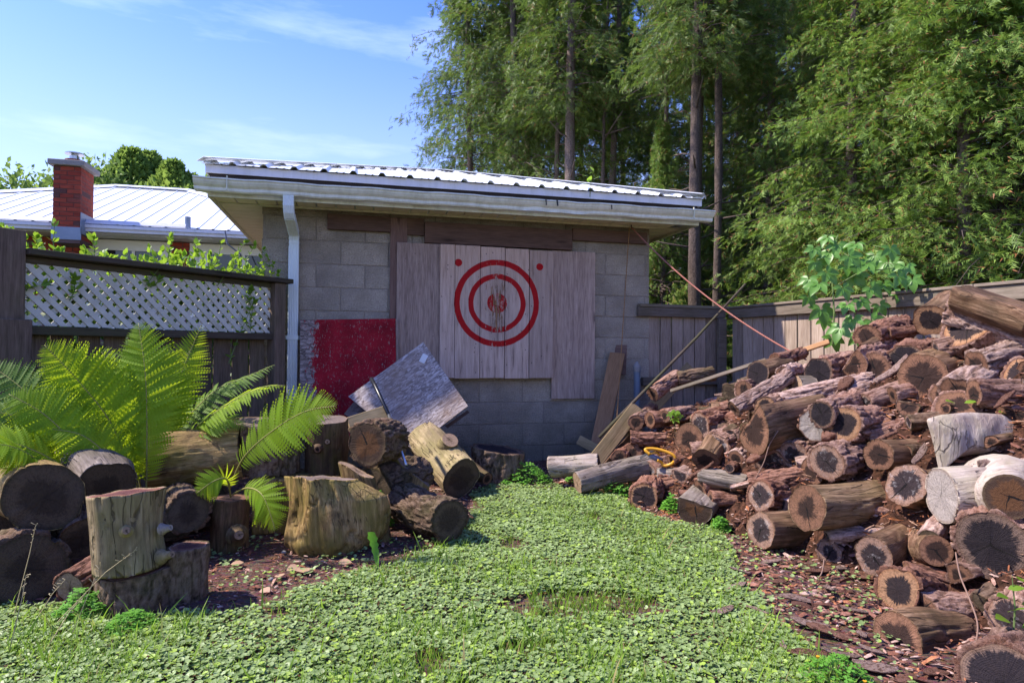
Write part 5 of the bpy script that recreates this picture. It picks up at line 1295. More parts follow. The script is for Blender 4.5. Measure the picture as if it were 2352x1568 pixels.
# the two bleached pieces with curved outline
def slab(label, poly, d, depth, mat_s, face_under, bulge=0.05, d_lean=0.0, name='log', group=HG):
    """bleached wood block: outline in picture units, swelling towards the camera, with real depth"""
    c = Vector((sum(p_[0] for p_ in poly) / len(poly), sum(p_[1] for p_ in poly) / len(poly)))
    # densify the outline
    out = []
    n = len(poly)
    for i in range(n):
        a, b_ = Vector(poly[i][:2]), Vector(poly[(i + 1) % n][:2])
        for k in range(8): out.append(a.lerp(b_, k / 8))
    for _ in range(2): out = [(out[i - 1] + out[i] * 2 + out[(i + 1) % len(out)]) / 4 for i in range(len(out))]
    m = len(out); V = []; rings = 9
    ctr = P(c.x, c.y, d); 
    for j in range(rings + 1):
        f_ = 1 - j / (rings + 0.0) * 0.98
        for q in out:
            p2 = c + (q - c) * f_
            wob = 0.018 * (float(fbm(p2.x * 0.03, p2.y * 0.006, 0, 77, 2)) - 0.5)
            V.append(P(p2.x, p2.y, d - bulge * (1 - f_ ** 2.2) + d_lean * (806 - p2.y) / F + wob))
    bk = len(V)
    for q in out: 
        p2 = c + (q - c) * 0.94; V.append(P(q.x, q.y, d + d_lean * (806 - p2.y) / F) + (P(q.x, q.y, d + depth) - P(q.x, q.y, d)) * 0.98)
    Fs = []
    for j in range(rings):
        for i in range(m): Fs.append((j * m + i, j * m + (i + 1) % m, (j + 1) * m + (i + 1) % m, (j + 1) * m + i))
    Fs.append(tuple(rings * m + i for i in range(m)))
    for i in range(m): Fs.append((i, bk + i, bk + (i + 1) % m, (i + 1) % m))
    Fs.append(tuple(bk + i for i in range(m))[::-1])
    org = ctr; o = add(name, mk_mesh(name, [v_ - org for v_ in V], Fs, True, {'ridge': np.full(len(V), .5)}), mat_s, None, label=label, cat='log', group=group); o.location = org
    bpy.context.view_layer.update()
    return o
LB['pale_up'] = LB['pale']
lie_w = slab('bleached curved block of wood standing on the lower pale log, right edge', [(2127, 962), (2160, 952), (2227, 946), (2304, 951), (2340, 978), (2375, 1000), (2375, 1055), (2323, 1060), (2290, 1050), (2240, 1042), (2200, 1050), (2175, 1070), (2158, 1088), (2150, 1050), (2140, 1005)], 2.86, 0.30, LB['pale'], 'dark', 0.05)
o = make_log('added dark piece forming the underside of the bleached curved block', P(2245, 1085, 2.94), Vector((0.15, 1, 0.1)), 0.15, 0.3, 'darkbark', 'dark', ell=0.42, group=HG)  # separate dark piece added to stand for the curved block's dark underside
o = lie('thick bleached log with a sawn branch end, lower of the two pale pieces', 2160, 1140, 2.66, 2420, 1115, 2.62, 62, 'pale', 'pale', lump=0.05, taper=1.15)
stub(o, P(2300, 1135, 2.62), P(2318, 1140, 2.42), 0.13, 0.088, 'pale', 'rot')

# filler pieces half buried between the named logs
fill_spots = []
k = 0
while len(fill_spots) < 185 and k < 9000:
    k += 1
    X_, Y_ = random.uniform(0.9, 3.2), random.uniform(1.9, 5.7)
    h_ = float(H(X_, Y_))
    if h_ < 0.12 or X_ > 2.12 + (6.3 - Y_) * 0.39 - 0.2: continue
    if all((X_ - a) ** 2 + (Y_ - b_) ** 2 > 0.014 for a, b_ in fill_spots): fill_spots.append((X_, Y_))
fill_spots.sort(key=lambda q: (q[0] - 1.9) ** 2 + (q[1] - 3.0) ** 2)
for i, (X_, Y_) in enumerate(fill_spots):
    h_ = float(H(X_, Y_)); r_ = random.uniform(0.028, 0.08); ang = random.uniform(-0.5, 0.9)
    ax = Vector((math.cos(ang), math.sin(ang) * 0.9, random.uniform(-0.1, 0.35))); q0 = Vector((X_ - 0.05, Y_ - 0.05, h_ - r_ * 0.7))
    bd = random.choice(['bark', 'redbark', 'bark', 'palebark', 'bare', 'darkbark']); sp_ = random.choice([False, 1.0, -1.4])
    kt = ('thick ' if r_ > 0.062 else 'thin ' if r_ < 0.042 else 'half buried ') + {'bark': 'grey barked', 'redbark': 'reddish barked', 'palebark': 'pale barked', 'bare': 'bare brown', 'darkbark': 'dark barked'}[bd] + (' split log' if sp_ else ' log')
    make_log(whereabouts(kt, *to_px(q0)), q0, ax, r_, random.uniform(0.25, 0.42), bd, random.choice(['brown', 'grey', 'brown', 'dark']), group='half buried filler logs of the heap', lump=0.08, split=sp_)

# ------------------------------------------------------------------ logs and stumps on the left
LG = 'logs and stumps piled along the lattice fence'
def stump(label, cx, cy, d, rpx, zlow, body, face, lean=(0, 0), **kw):
    """upright piece: top centre in the picture, bottom height zlow in metres"""
    p0 = P(cx, cy, d); L = p0.z - zlow
    kw.setdefault('group', LG)
    return make_log(label, p0, Vector((lean[0], lean[1], -1)), rpx * d / F, L, body, face, name='stump', cat='stump', **kw)
def llog(*a, **k): k.setdefault('group', LG); return hlog(*a, **k)
llog('large round log with dark face and thin pale streak, upper left edge', 103, 1143, 78, 79, 160, 0.45, 'moss', 'dark', d=2.66, lump=0.02)
llog('large dark faced log at the bottom left corner under the streaked one', 62, 1306, 86, 85, 165, 0.45, 'darkbark', 'dark', d=2.52, lump=0.02)
llog('log with bark patch and bleached top behind the streaked round log', 247, 1118, 62, 50, 132, 0.36, 'greyw', 'dark', d=2.86, lump=0.04)
llog('dark bark log slanting down between the streaked log and the stacked stump', 190, 1235, 46, 56, 110, 0.30, 'darkbark', 'dark', d=2.74)
llog('low sunlit log chunk with peeling bark at the foot of the stacked stump', 160, 1352, 40, 30, 35, 0.22, 'redbark', 'tan', d=2.46, lump=0.1)
s2z = 0.0
o = stump('dark double stump on the ground carrying a smaller upright stump', 320, 1296, 2.50, 82, -0.03, 'darkbark', 'red', lump=0.03, amp=0.006)
stump('side lobe stump with red ringed top joined beside the carried stump', 432, 1252, 2.55, 44, -0.03, 'darkbark', 'red', lump=0.08, amp=0.004)
bm = MB()
s1 = stump('upright olive stump with reddish top stacked on the dark double stump', 291, 1129, 2.46, 77, P(291, 1296, 2.50).z + 0.004, 'olive', 'red', lump=0.02, lean=(0.05, 0), taper=0.93, shape=lambda T, Z: 1 + 0.10 * np.exp(-((Z - 1) / 0.25) ** 2) * np.clip(np.cos(T - 0.2), 0, 1) - 0.05 * np.sin(Z * 3.14))
stub(s1, P(370, 1278, 2.44), P(396, 1272, 2.42), 0.03, 0.012, 'olive', 'tan')
stub(s1, P(290, 1218, 2.36), P(290, 1218, 2.325), 0.02, 0.014, 'olive', 'tan')
stub(s1, P(372, 1215, 2.44), P(392, 1211, 2.43), 0.02, 0.012, 'pale', 'pale')
q = MB(); q.prism([P(205, 1205, 2.44), P(222, 1180, 2.43), P(228, 1250, 2.42), P(240, 1340, 2.42), P(246, 1395, 2.40), P(236, 1405, 2.40), P(222, 1310, 2.41)], Vector((0, 0.03, 0)))
q.build('bark_strip', LB['palebark'], None, label='tall loose strip of bark standing at the left side of the stacked stumps', cat='bark strip')
llog('dark round log face to the right behind the stacked stump', 431, 1180, 46, 46, 130, 0.35, 'darkbark', 'dark', d=2.98)
o = stump('upright dark brown stump with a knot between the fern and the big stump', 531, 1142, 3.20, 43, -0.02, 'brown', 'brown', lump=0.07)
stub(o, P(545, 1228, 3.08), P(549, 1228, 3.03), 0.05, 0.022, 'brown', 'tan')
lie('long weathered log lying behind the ferns with swirling grain', 558, 1035, 3.50, 345, 1060, 3.35, 56, 'moss', 'dark', group=LG, ell=1.0, lump=0.07, taper=1.1)
stump('squat dark log block with light top in the middle of the left pile', 610, 970, 3.62, 80, 0.30, 'darkbark', 'greytop', lump=0.05, taper=0.93)
o = stump('dark block with two knots standing right of the squat block', 750, 962, 3.72, 49, 0.28, 'brown', 'greytop', lump=0.04)
stub(o, P(733, 1028, 3.62), P(729, 1032, 3.555), 0.045, 0.018, 'brown', 'brown'); stub(o, P(752, 1014, 3.62), P(752, 1014, 3.59), 0.03, 0.014, 'brown', 'tan')
for (xa, xb, dd, lb) in ((578, 634, 3.42, 'squared mossy timber block under the squat dark block, left one'), (637, 690, 3.42, 'squared mossy timber block under the squat dark block, right one'), (692, 760, 3.60, 'shaded timber block under the knotted block')):
    a = P(xa, 1085, dd); b_ = P(xb, 1085, dd)
    MB().box(Vector((a.x, a.y, 0)), Vector((b_.x - a.x, 0.02, 0)), Vector((0, 0.34, 0)), Vector((0, 0, 0.298))).build('timber_block', LB['moss'], None, bevel=0.008, label=lb, cat='timber block', group='timber blocks under the left pile')
lie('round log with hollow rotting orange brown face and thick bark rim', 843, 1020, 3.42, 898, 1008, 3.78, 50, 'darkbark', 'rot', group=LG, lump=0.03)
lie('supporting log in the shade under the hollow faced log', 860, 1120, 3.60, 960, 1085, 3.95, 48, 'darkbark', 'dark', group=LG)
# the big stump with a leaning shoulder on its right
def bigshape(T, Z):
    r = 1 + 0.42 * np.sin(np.clip(Z, 0, 1) * 2.1) ** 1.3 - 0.32 * np.clip(Z - 0.78, 0, 1) / 0.22 * np.clip(Z - 0.5, 0, 1) * 2
    sh = np.exp(-((np.angle(np.exp(1j * (T - 0.15)))) / 0.55) ** 2)
    flut = 0.10 * np.sin(T * 5 + Z * 2.6) * (0.25 + Z) + 0.045 * np.sin(T * 9 - Z * 4)
    return r + 0.66 * sh * np.clip(Z * 4.0 - 0.1, 0, 1) * (1 - 0.55 * Z) + flut
bs = stump('big mossy golden stump with cracked grey top and leaning shoulder', 738, 1096, 3.22, 70, -0.03, 'moss', 'greytop', shape=bigshape, lump=0.10, amp=0.013, lean=(0.10, 0.03), tiltface=(0.20, -0.12), bend=0.05)
q = make_log('tall split wedge with bright top leaning at the right side of the big stump', P(818, 1078, 3.34), Vector((0.22, 0, -1)), 0.068, 0.47, 'moss', 'tan', shape=lambda T, Z: 1 + 0.45 * Z + 0.18 * np.cos(2 * T), name='stump', cat='stump', group=LG, lump=0.06, tiltface=(0.9, 0.0))
o = make_log('mossy green split block leaning behind the big stump beside the steel pole', P(945, 1075, 3.80), Vector((-0.25, -0.15, -1)), 0.135, 0.45, 'moss', 'greytop', name='stump', cat='stump', group=LG, lump=0.06, tiltface=(0.5, 0.0), ell=0.7)
o = lie('bare log with a sawn branch stub lying toward the lawn with dark end', 1061, 1098, 4.30, 975, 1005, 4.75, 46, 'olive', 'dark', group=LG, lump=0.05)
stub(o, P(1020, 1040, 4.52), P(1034, 1010, 4.42), 0.09, 0.060, 'olive', 'tan')
lie('thick barked log lying on the lawn edge with greenish sawn face', 1033, 1194, 3.22, 925, 1150, 3.56, 48, 'darkbark', 'dark', group=LG, lump=0.03)
stump('low black charred stump against the block wall', 1140, 1030, 4.95, 60, -0.03, 'darkbark', 'black', lump=0.08, tiltface=(0.1, 0.0))
lie('brown split wedge lying left of the charred stump', 1085, 1075, 4.70, 1120, 1100, 4.55, 14, 'brown', 'brown', group=LG)
beam('wood_offcut', P(800, 975, 4.0), P(893, 945, 4.1), 0.085, 0.05, M['beam'], (0, -1, .3), label='yellowish board offcut resting on top of the hollow faced log', cat='offcut')
# hidden carriers so that the upper left pieces rest on something
for (x_, y_, d_, r_, a_) in ((470, 1150, 3.45, 52, 170), (400, 1190, 3.2, 50, 150), (60, 1180, 3.0, 70, 170)):
    llog({470: 'shaded log lying low under the long weathered log', 400: 'shaded log lying low between the dark disc and the long weathered log', 60: 'shaded log lying low behind the streaked round log'}[x_], x_, y_, r_, r_, a_, 0.4, 'darkbark', 'dark', d=d_, group='shaded carrier logs of the left pile')
# ------------------------------------------------------------------ vegetation helpers
Rc = np.array(Rcam)
def project(Pw):
    q = (Pw - np.array([0, 0, CAMZ])) @ Rc          # camera space
    return 1176.0 - F * q[:, 0] / q[:, 2], 784.0 + F * q[:, 1] / q[:, 2]
def norm(a): return a / np.maximum(np.linalg.norm(a, axis=-1, keepdims=True), 1e-9)
def scatter(tv, tf, pos, fwd, up, scale):
    """copies of a template (x forward, z up) at pos with directions fwd/up"""
    fwd = norm(fwd); side = norm(np.cross(up, fwd)); up2 = np.cross(fwd, side)
    sc = np.asarray(scale).reshape(-1, 1, 1) if np.ndim(scale) else scale
    V = (tv[None, :, 0:1] * fwd[:, None, :] + tv[None, :, 1:2] * side[:, None, :] + tv[None, :, 2:3] * up2[:, None, :]) * sc + pos[:, None, :]
    n = len(pos); k = len(tv)
    Fs = (tf[None] + (np.arange(n) * k)[:, None, None]).reshape(-1, tf.shape[1])
    return V.reshape(-1, 3), Fs
def inpoly(x, y, poly):
    c = np.zeros(len(x), bool); n = len(poly)
    for i in range(n):
        x0, y0 = poly[i]; x1, y1 = poly[(i + 1) % n]
        m = ((y0 > y) != (y1 > y)) & (x < (x1 - x0) * (y - y0) / (y1 - y0 + 1e-12) + x0); c ^= m
    return c
def rdir(n, z=0.0):
    a = RNG.uniform(0, 2 * np.pi, n); return np.stack([np.cos(a), np.sin(a), np.full(n, z)], -1)

def foliage_mat(name, a, b, dead=0.03, deadc=(0.26, 0.11, 0.05), transl=0.35, tc=None, rough=0.55, nscale=0.9, spec=0.3):
    t = NT(name); g = t.n('ShaderNodeNewGeometry').outputs['Random Per Island']
    n = t.noise(t.offset(t.coord(), 20), nscale, 4, 0.6)
    f = t.math('ADD', t.math('MULTIPLY', g, 0.55), t.math('MULTIPLY', t.math('SUBTRACT', n, 0.35), 1.3), clamp=True)
    c = t.mix(f, a, b)
    if dead: c = t.mix(t.math('LESS_THAN', g, dead), c, deadc)
    return t.bsdf(c, rough, None, spec=spec, transl=transl, tcol=(t.mix(0.5, c, tc) if tc else None))
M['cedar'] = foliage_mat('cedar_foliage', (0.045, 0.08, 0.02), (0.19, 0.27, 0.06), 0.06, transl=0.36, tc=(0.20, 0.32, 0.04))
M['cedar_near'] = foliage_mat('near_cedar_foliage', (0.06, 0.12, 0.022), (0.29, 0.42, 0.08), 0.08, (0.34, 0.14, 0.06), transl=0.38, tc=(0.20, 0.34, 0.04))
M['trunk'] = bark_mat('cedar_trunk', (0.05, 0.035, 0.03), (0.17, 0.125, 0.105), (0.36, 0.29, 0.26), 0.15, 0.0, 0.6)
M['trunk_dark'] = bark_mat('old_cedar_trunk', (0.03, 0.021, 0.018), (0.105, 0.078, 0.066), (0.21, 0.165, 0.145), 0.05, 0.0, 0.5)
M['twig'] = m_plain('dead_twig', (0.26, 0.21, 0.18), 0.9)

# flat scaly cedar spray: a stem with side leaflets
def spray_template():
    v = []; f = []
    def leaflet(x, y, ang, L, w, dz):
        n = len(v); ca, sa = math.cos(ang), math.sin(ang)
        v.extend([(x - sa * w, y + ca * w, -0.16 * x * x), (x + sa * w, y - ca * w, -0.16 * x * x), (x + ca * L, y + sa * L, -0.16 * (x + ca * L) ** 2 + dz)])
        f.append((n, n + 1, n + 2))
    leaflet(0, 0, 0, 1.0, 0.022, 0)
    for i in range(5):
        x = 0.08 + 0.18 * i + (0.03 if i % 2 else 0)
        for s in (-1, 1):
            L = 0.50 * (1 - i * 0.12) * (1.15 if (i + (s > 0)) % 2 else 0.72)
            leaflet(x + 0.04 * s, 0, s * (0.62 + 0.07 * i), L, 0.045, -0.09 * s + 0.10 * math.sin(i * 2.3 + s))
    return np.array(v, float), np.array(f)
SPV, SPF = spray_template()

M['limb'] = m_plain('cedar_limb', (0.12, 0.085, 0.07), 0.9)
def crown_mesh(name, h, zb, R, nbr, per, size, seed, top_pow=1.4, irregular=0.3, droop=0.5, azbias=None):
    rng = np.random.default_rng(seed)
    z = zb + (h - zb) * rng.uniform(0, 1, nbr) ** 1.15
    az = rng.uniform(0, 2 * np.pi, nbr)
    L = R * np.clip(1.02 - (z / h) ** top_pow, 0.08, 1) * rng.uniform(1 - irregular * 1.3, 1 + irregular, nbr)
    out = np.stack([np.cos(az), np.sin(az), np.zeros(nbr)], -1)
    rise = rng.uniform(-0.05, 0.35, nbr)
    t = rng.uniform(0, 1, (nbr, per)) ** 0.65; t = 0.12 + 0.92 * t
    lat = rng.normal(0, 1, (nbr, per)) * 0.20 * L[:, None] * (1.05 - 0.6 * t)
    side = np.stack([-np.sin(az), np.cos(az), np.zeros(nbr)], -1)
    zz = z[:, None] + L[:, None] * (rise[:, None] * t - 0.35 * t ** 2) + rng.normal(0, 0.07, (nbr, per)) - rng.uniform(0, 0.18, (nbr, per))
    pos = out[:, None] * (t * L[:, None])[..., None] + side[:, None] * lat[..., None]; pos[..., 2] = zz
    pos = pos.reshape(-1, 3); n = len(pos)
    o2 = np.repeat(out, per, 0); s2 = np.repeat(side, per, 0)
    sg = np.sign(lat.reshape(-1))[:, None]
    fwd = o2 * rng.uniform(0.2, 1.0, (n, 1)) + s2 * sg * rng.uniform(0.0, 0.9, (n, 1)) + np.array([0, 0, -1.0]) * rng.uniform(0.0, 2 * droop, (n, 1))
    up = np.array([0, 0, 1.0]) + rng.normal(0, 0.8, (n, 3)); fwd = norm(fwd) + rng.normal(0, 0.35, (n, 3))
    keep = fbm(pos[:, 0] * 2.6 + seed, pos[:, 1] * 2.6, pos[:, 2] * 2.6, seed, 2) + 0.05 * rng.normal(0, 1, n) > 0.40
    pos, fwd, up = pos[keep], fwd[keep], up[keep]; n = len(pos)
    V, Fs = scatter(SPV, SPF, pos, fwd, up, rng.uniform(0.6, 1.35, n) * size)
    # wood of the branches
    mb = MB()
    for i in range(0, nbr):
        pts = []
        for q in (0.0, 0.25, 0.5, 0.75, 1.0):
            p_ = out[i] * q * L[i]; pts.append(Vector((p_[0] + 0.03 * math.sin(i * 3 + q * 7), p_[1] + 0.03 * math.cos(i * 5 + q * 6), z[i] + L[i] * (rise[i] * q - 0.35 * q * q))))
        mb.tube(pts, [0.013, 0.008, 0.005, 0.003, 0.0015], 4, caps=False)
    return mk_mesh(name, V, Fs), mk_mesh('branches', mb.v, mb.f)
CR = {}
CR['full'] = [crown_mesh('crown', 10.0, 0.9, 1.75, 230, 84, 0.13, 100 + k, droop=0.5) for k in range(2)]
CR['high'] = [crown_mesh('crown', 10.0, 4.7, 1.45, 100, 80, 0.13, 120 + k, droop=0.5) for k in range(2)]
CR['ragged'] = [crown_mesh('crown', 10.0, 1.6, 1.9, 260, 100, 0.115, 140, 1.6, 0.5, 0.6)]
CR['near'] = [crown_mesh('crown', 7.5, 0.9, 1.75, 230, 110, 0.115, 160, 1.8, 0.35, 0.35), crown_mesh('crown', 7.5, 1.1, 1.7, 220, 110, 0.115, 161, 1.8, 0.35, 0.35)]
CR['low'] = [crown_mesh('crown', 4.7, 1.3, 1.0, 110, 95, 0.11, 170, 1.6, 0.3, 0.45)]

def trunk_mesh(h, r, seed, lean=0.0, n=16):
    rng = np.random.default_rng(seed); mb = MB(); pts = []; rs = []
    K = 26
    for k in range(K + 1):
        q = k / K; pts.append(Vector((lean * q * h + 0.06 * math.sin(q * 5 + seed), 0.06 * math.cos(q * 4 + seed), q * h))); rs.append(r * (1 - 0.75 * q) * (1 + 0.5 * math.exp(-q * h / 0.25)) + rng.uniform(-0.004, 0.004))
    mb.tube(pts, rs, n)
    for k in range(16):     # snapped dead stubs
        z = rng.uniform(1.2, h * 0.6); a = rng.uniform(0, 6.28); q = z / h; c_ = Vector((lean * z + 0.06 * math.sin(q * 5 + seed), 0.06 * math.cos(q * 4 + seed), z)); d = Vector((math.cos(a), math.sin(a), rng.uniform(-.1, .5))); l = rng.uniform(0.2, 0.8)
        mb.tube([c_, c_ + d * l * 0.5, c_ + d * l + Vector((0, 0, rng.uniform(-.1, .1)))], [0.014, 0.010, 0.004], 5)
    return mk_mesh('trunk', mb.v, mb.f, True, {'ridge': np.full(len(mb.v), 0.5)})
TG = 'cedars growing beyond the shed and the fence'
def cedar(label, px, d, kind, r=0.09, scale=1.0, rot=0.0, mat='cedar', lean=0.0, trunk='trunk', vi=0, h=10.5, trot=0.0):
    p = P(px, 700, d); t_ = thing('cedar_tree', label, 'tree', (p.x, p.y, 0), TG)
    add('trunk', trunk_mesh(h, r, int(px), lean), M[trunk], t_)
    cm, bm_ = CR[kind][vi % len(CR[kind])]
    for me, nm, mm in ((cm, 'crown', mat), (bm_, 'branches', 'limb')):
        o = bpy.data.objects.new(nm, me); C.objects.link(o); o.parent = t_; o.rotation_euler = (0, 0, rot); o.scale = scale if hasattr(scale, '__len__') else (scale, scale, scale)
        if not me.materials: me.materials.append(M[mm])
        if nm == 'branches': o['kind'] = 'stuff'
    return t_
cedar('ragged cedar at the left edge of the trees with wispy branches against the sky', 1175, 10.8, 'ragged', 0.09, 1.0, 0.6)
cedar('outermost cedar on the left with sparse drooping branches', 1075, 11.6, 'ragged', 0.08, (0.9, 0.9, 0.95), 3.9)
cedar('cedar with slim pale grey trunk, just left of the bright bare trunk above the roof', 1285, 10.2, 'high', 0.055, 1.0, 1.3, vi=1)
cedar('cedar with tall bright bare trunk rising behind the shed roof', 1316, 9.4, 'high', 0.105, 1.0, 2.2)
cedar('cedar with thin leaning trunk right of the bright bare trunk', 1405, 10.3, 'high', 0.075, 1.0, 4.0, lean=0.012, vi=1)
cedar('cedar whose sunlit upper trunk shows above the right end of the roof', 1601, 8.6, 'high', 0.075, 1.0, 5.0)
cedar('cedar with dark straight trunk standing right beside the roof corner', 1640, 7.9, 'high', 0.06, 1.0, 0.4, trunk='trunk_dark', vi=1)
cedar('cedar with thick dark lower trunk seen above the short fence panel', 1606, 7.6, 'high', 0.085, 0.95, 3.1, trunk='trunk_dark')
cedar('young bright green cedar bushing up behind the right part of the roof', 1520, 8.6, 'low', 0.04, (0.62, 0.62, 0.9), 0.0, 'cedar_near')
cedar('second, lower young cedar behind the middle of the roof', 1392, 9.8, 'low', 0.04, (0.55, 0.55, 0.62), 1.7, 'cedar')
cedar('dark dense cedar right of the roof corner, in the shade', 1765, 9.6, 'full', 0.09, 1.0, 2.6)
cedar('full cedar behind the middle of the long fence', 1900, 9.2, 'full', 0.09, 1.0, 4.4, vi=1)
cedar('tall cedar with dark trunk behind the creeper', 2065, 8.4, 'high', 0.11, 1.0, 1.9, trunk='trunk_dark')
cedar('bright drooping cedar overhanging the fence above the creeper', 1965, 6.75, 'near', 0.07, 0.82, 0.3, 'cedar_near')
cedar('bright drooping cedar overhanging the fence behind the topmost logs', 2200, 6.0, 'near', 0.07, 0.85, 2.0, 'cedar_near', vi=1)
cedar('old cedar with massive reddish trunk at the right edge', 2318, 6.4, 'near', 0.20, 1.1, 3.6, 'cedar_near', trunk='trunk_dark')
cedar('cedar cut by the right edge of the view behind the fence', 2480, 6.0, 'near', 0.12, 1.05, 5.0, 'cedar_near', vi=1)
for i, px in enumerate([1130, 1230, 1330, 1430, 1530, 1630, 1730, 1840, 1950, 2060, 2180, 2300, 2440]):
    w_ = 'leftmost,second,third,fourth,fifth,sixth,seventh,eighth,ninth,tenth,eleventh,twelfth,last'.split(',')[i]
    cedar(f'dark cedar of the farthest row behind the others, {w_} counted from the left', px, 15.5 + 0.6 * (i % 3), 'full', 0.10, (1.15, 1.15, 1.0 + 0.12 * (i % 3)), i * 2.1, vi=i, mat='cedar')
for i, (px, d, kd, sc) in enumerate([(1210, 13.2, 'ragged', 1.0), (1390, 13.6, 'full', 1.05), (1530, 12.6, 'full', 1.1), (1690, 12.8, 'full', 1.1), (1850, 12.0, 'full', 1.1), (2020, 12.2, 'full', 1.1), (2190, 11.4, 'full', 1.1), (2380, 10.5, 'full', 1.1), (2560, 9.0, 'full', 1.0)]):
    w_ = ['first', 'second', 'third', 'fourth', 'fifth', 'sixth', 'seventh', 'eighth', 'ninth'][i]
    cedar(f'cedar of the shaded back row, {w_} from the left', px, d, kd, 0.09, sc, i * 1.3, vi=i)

# trees far behind the neighbour's roof
def leafquad():
    return np.array([(0, 0, 0), (0.5, 0.26, 0.05), (1, 0, 0), (0.5, -0.26, 0.05)], float), np.array([(0, 1, 2), (0, 2, 3)])
LQV, LQF = leafquad()
def far_tree_mesh(kind, seed):
    rng = np.random.default_rng(seed); n = 14000
    if kind == 'spire':
        z = rng.uniform(0.02, 1, n) ** 0.8; lobes = 1 + 0.25 * np.sin(rng.uniform(0, 6.28) + z * 21)
        az = rng.uniform(0, 6.28, n); lob = 0.55 + 0.9 * fbm(np.cos(az) * 2.2, np.sin(az) * 2.2, z * 5, seed, 3)
        rr = 0.36 * (1 - z ** 1.9) * lobes * lob * rng.uniform(0.55, 1.08, n) + 0.008
        pos = np.stack([rr * np.cos(az), rr * np.sin(az), z], -1)
        fwd = np.stack([np.cos(az), np.sin(az), rng.uniform(0.2, 1.6, n)], -1)
    else:
        c = rng.normal(0, 1, (26, 3)); c = norm(c) * rng.uniform(0.15, 0.34, (26, 1)) + np.array([0, 0, 0.62])
        k = rng.integers(0, 26, n); pos = c[k] + norm(rng.normal(0, 1, (n, 3))) * rng.uniform(0.05, 0.15, (n, 1)); fwd = rng.normal(0, 1, (n, 3))
    V, Fs = scatter(LQV, LQF, pos, fwd + rng.normal(0, .3, (n, 3)), rng.normal(0, 1, (n, 3)), rng.uniform(0.014, 0.05, n))
    return mk_mesh('crown', V, Fs)
M['fartree'] = foliage_mat('far_tree_foliage', (0.10, 0.18, 0.035), (0.34, 0.46, 0.09), 0, transl=0.5, nscale=8)
FT = {'spire': [far_tree_mesh('spire', 5), far_tree_mesh('spire', 6)], 'round': [far_tree_mesh('round', 8)]}
for i, (px, ytop, d, kd, lab) in enumerate([(300, 352, 27, 'spire', 'tallest pointed tree behind the neighbour roof'), (262, 395, 26, 'spire', 'pointed tree left of the tallest one behind the neighbour roof'),
        (345, 362, 28, 'spire', 'second tall pointed tree right beside the tallest one'), (398, 380, 27, 'spire', 'pointed tree next to the slim spire behind the roof'), (432, 408, 27.5, 'spire', 'slim dark spire tree at the right of the tree group'),
        (222, 380, 25, 'round', 'rounded leafy tree just right of the brick chimney'), (118, 392, 24, 'round', 'leafy tree peeking out left of the brick chimney'), (470, 418, 26, 'round', 'low leafy tree by the gutter end of the shed'), (372, 430, 24, 'round', 'low leafy tree filling between the spires')]):
    p = P(px, ytop, d); hgt = p.z; t_ = thing('garden_tree', lab, 'tree', (p.x, p.y, 0), 'trees behind the neighbour house')
    me = FT[kd][i % len(FT[kd])]; 
    if not me.materials: me.materials.append(M['fartree'])
    o = bpy.data.objects.new('crown', me); C.objects.link(o); o.parent = t_; o.scale = (hgt, hgt, hgt) if kd == 'spire' else (hgt * 0.75, hgt * 0.75, hgt); o.rotation_euler = (0, 0, i * 1.1)
    mb = MB(); mb.tube([Vector((0, 0, 0)), Vector((0, 0, hgt * 0.7))], [0.2, 0.05], 8); add('trunk', mk_mesh('trunk', mb.v, mb.f), M['twig'], t_)

# ------------------------------------------------------------------ shrub behind and over the lattice fence
def oval_leaf(w=0.30, fold=0.10, n=3):
    v = [(0, 0, 0)]; 
    for k in range(1, n + 1):
        x = k / (n + 1); y = w * math.sin(math.pi * x ** 0.8); z = -0.12 * x * x
        v += [(x, y, z + fold * y), (x, 0, z - 0.0), (x, -y, z + fold * y)]
    v.append((1, 0, -0.14)); f = [(0, 2, 1), (0, 3, 2)]
    for k in range(n - 1):
        a = 1 + 3 * k; b = a + 3; f += [(a, a + 1, b + 1), (a, b + 1, b), (a + 1, a + 2, b + 2), (a + 1, b + 2, b + 1)]
    a = 1 + 3 * (n - 1); e = len(v) - 1; f += [(a, a + 1, e), (a + 1, a + 2, e)]
    return np.array(v, float), np.array(f)
OLV, OLF = oval_leaf()
M['shrub'] = foliage_mat('shrub_leaf', (0.07, 0.17, 0.02), (0.26, 0.42, 0.045), 0, transl=0.5, tc=(0.42, 0.62, 0.04), rough=0.4, nscale=3.0)
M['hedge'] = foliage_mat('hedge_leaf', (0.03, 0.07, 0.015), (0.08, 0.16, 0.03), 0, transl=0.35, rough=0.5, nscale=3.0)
M['green_stem'] = m_plain('green_stem', (0.12, 0.17, 0.05), 0.7)
fdn = np.array([fd.x, fd.y, 0]); fnn = np.array([fn.x, fn.y, 0]); fan = np.array([fa.x, fa.y, 0])
sh = thing('hedge_shrub', 'bright leafy shrub growing through and over the lattice fence', 'shrub', fa)
pos = []; fw = []; stems = MB()
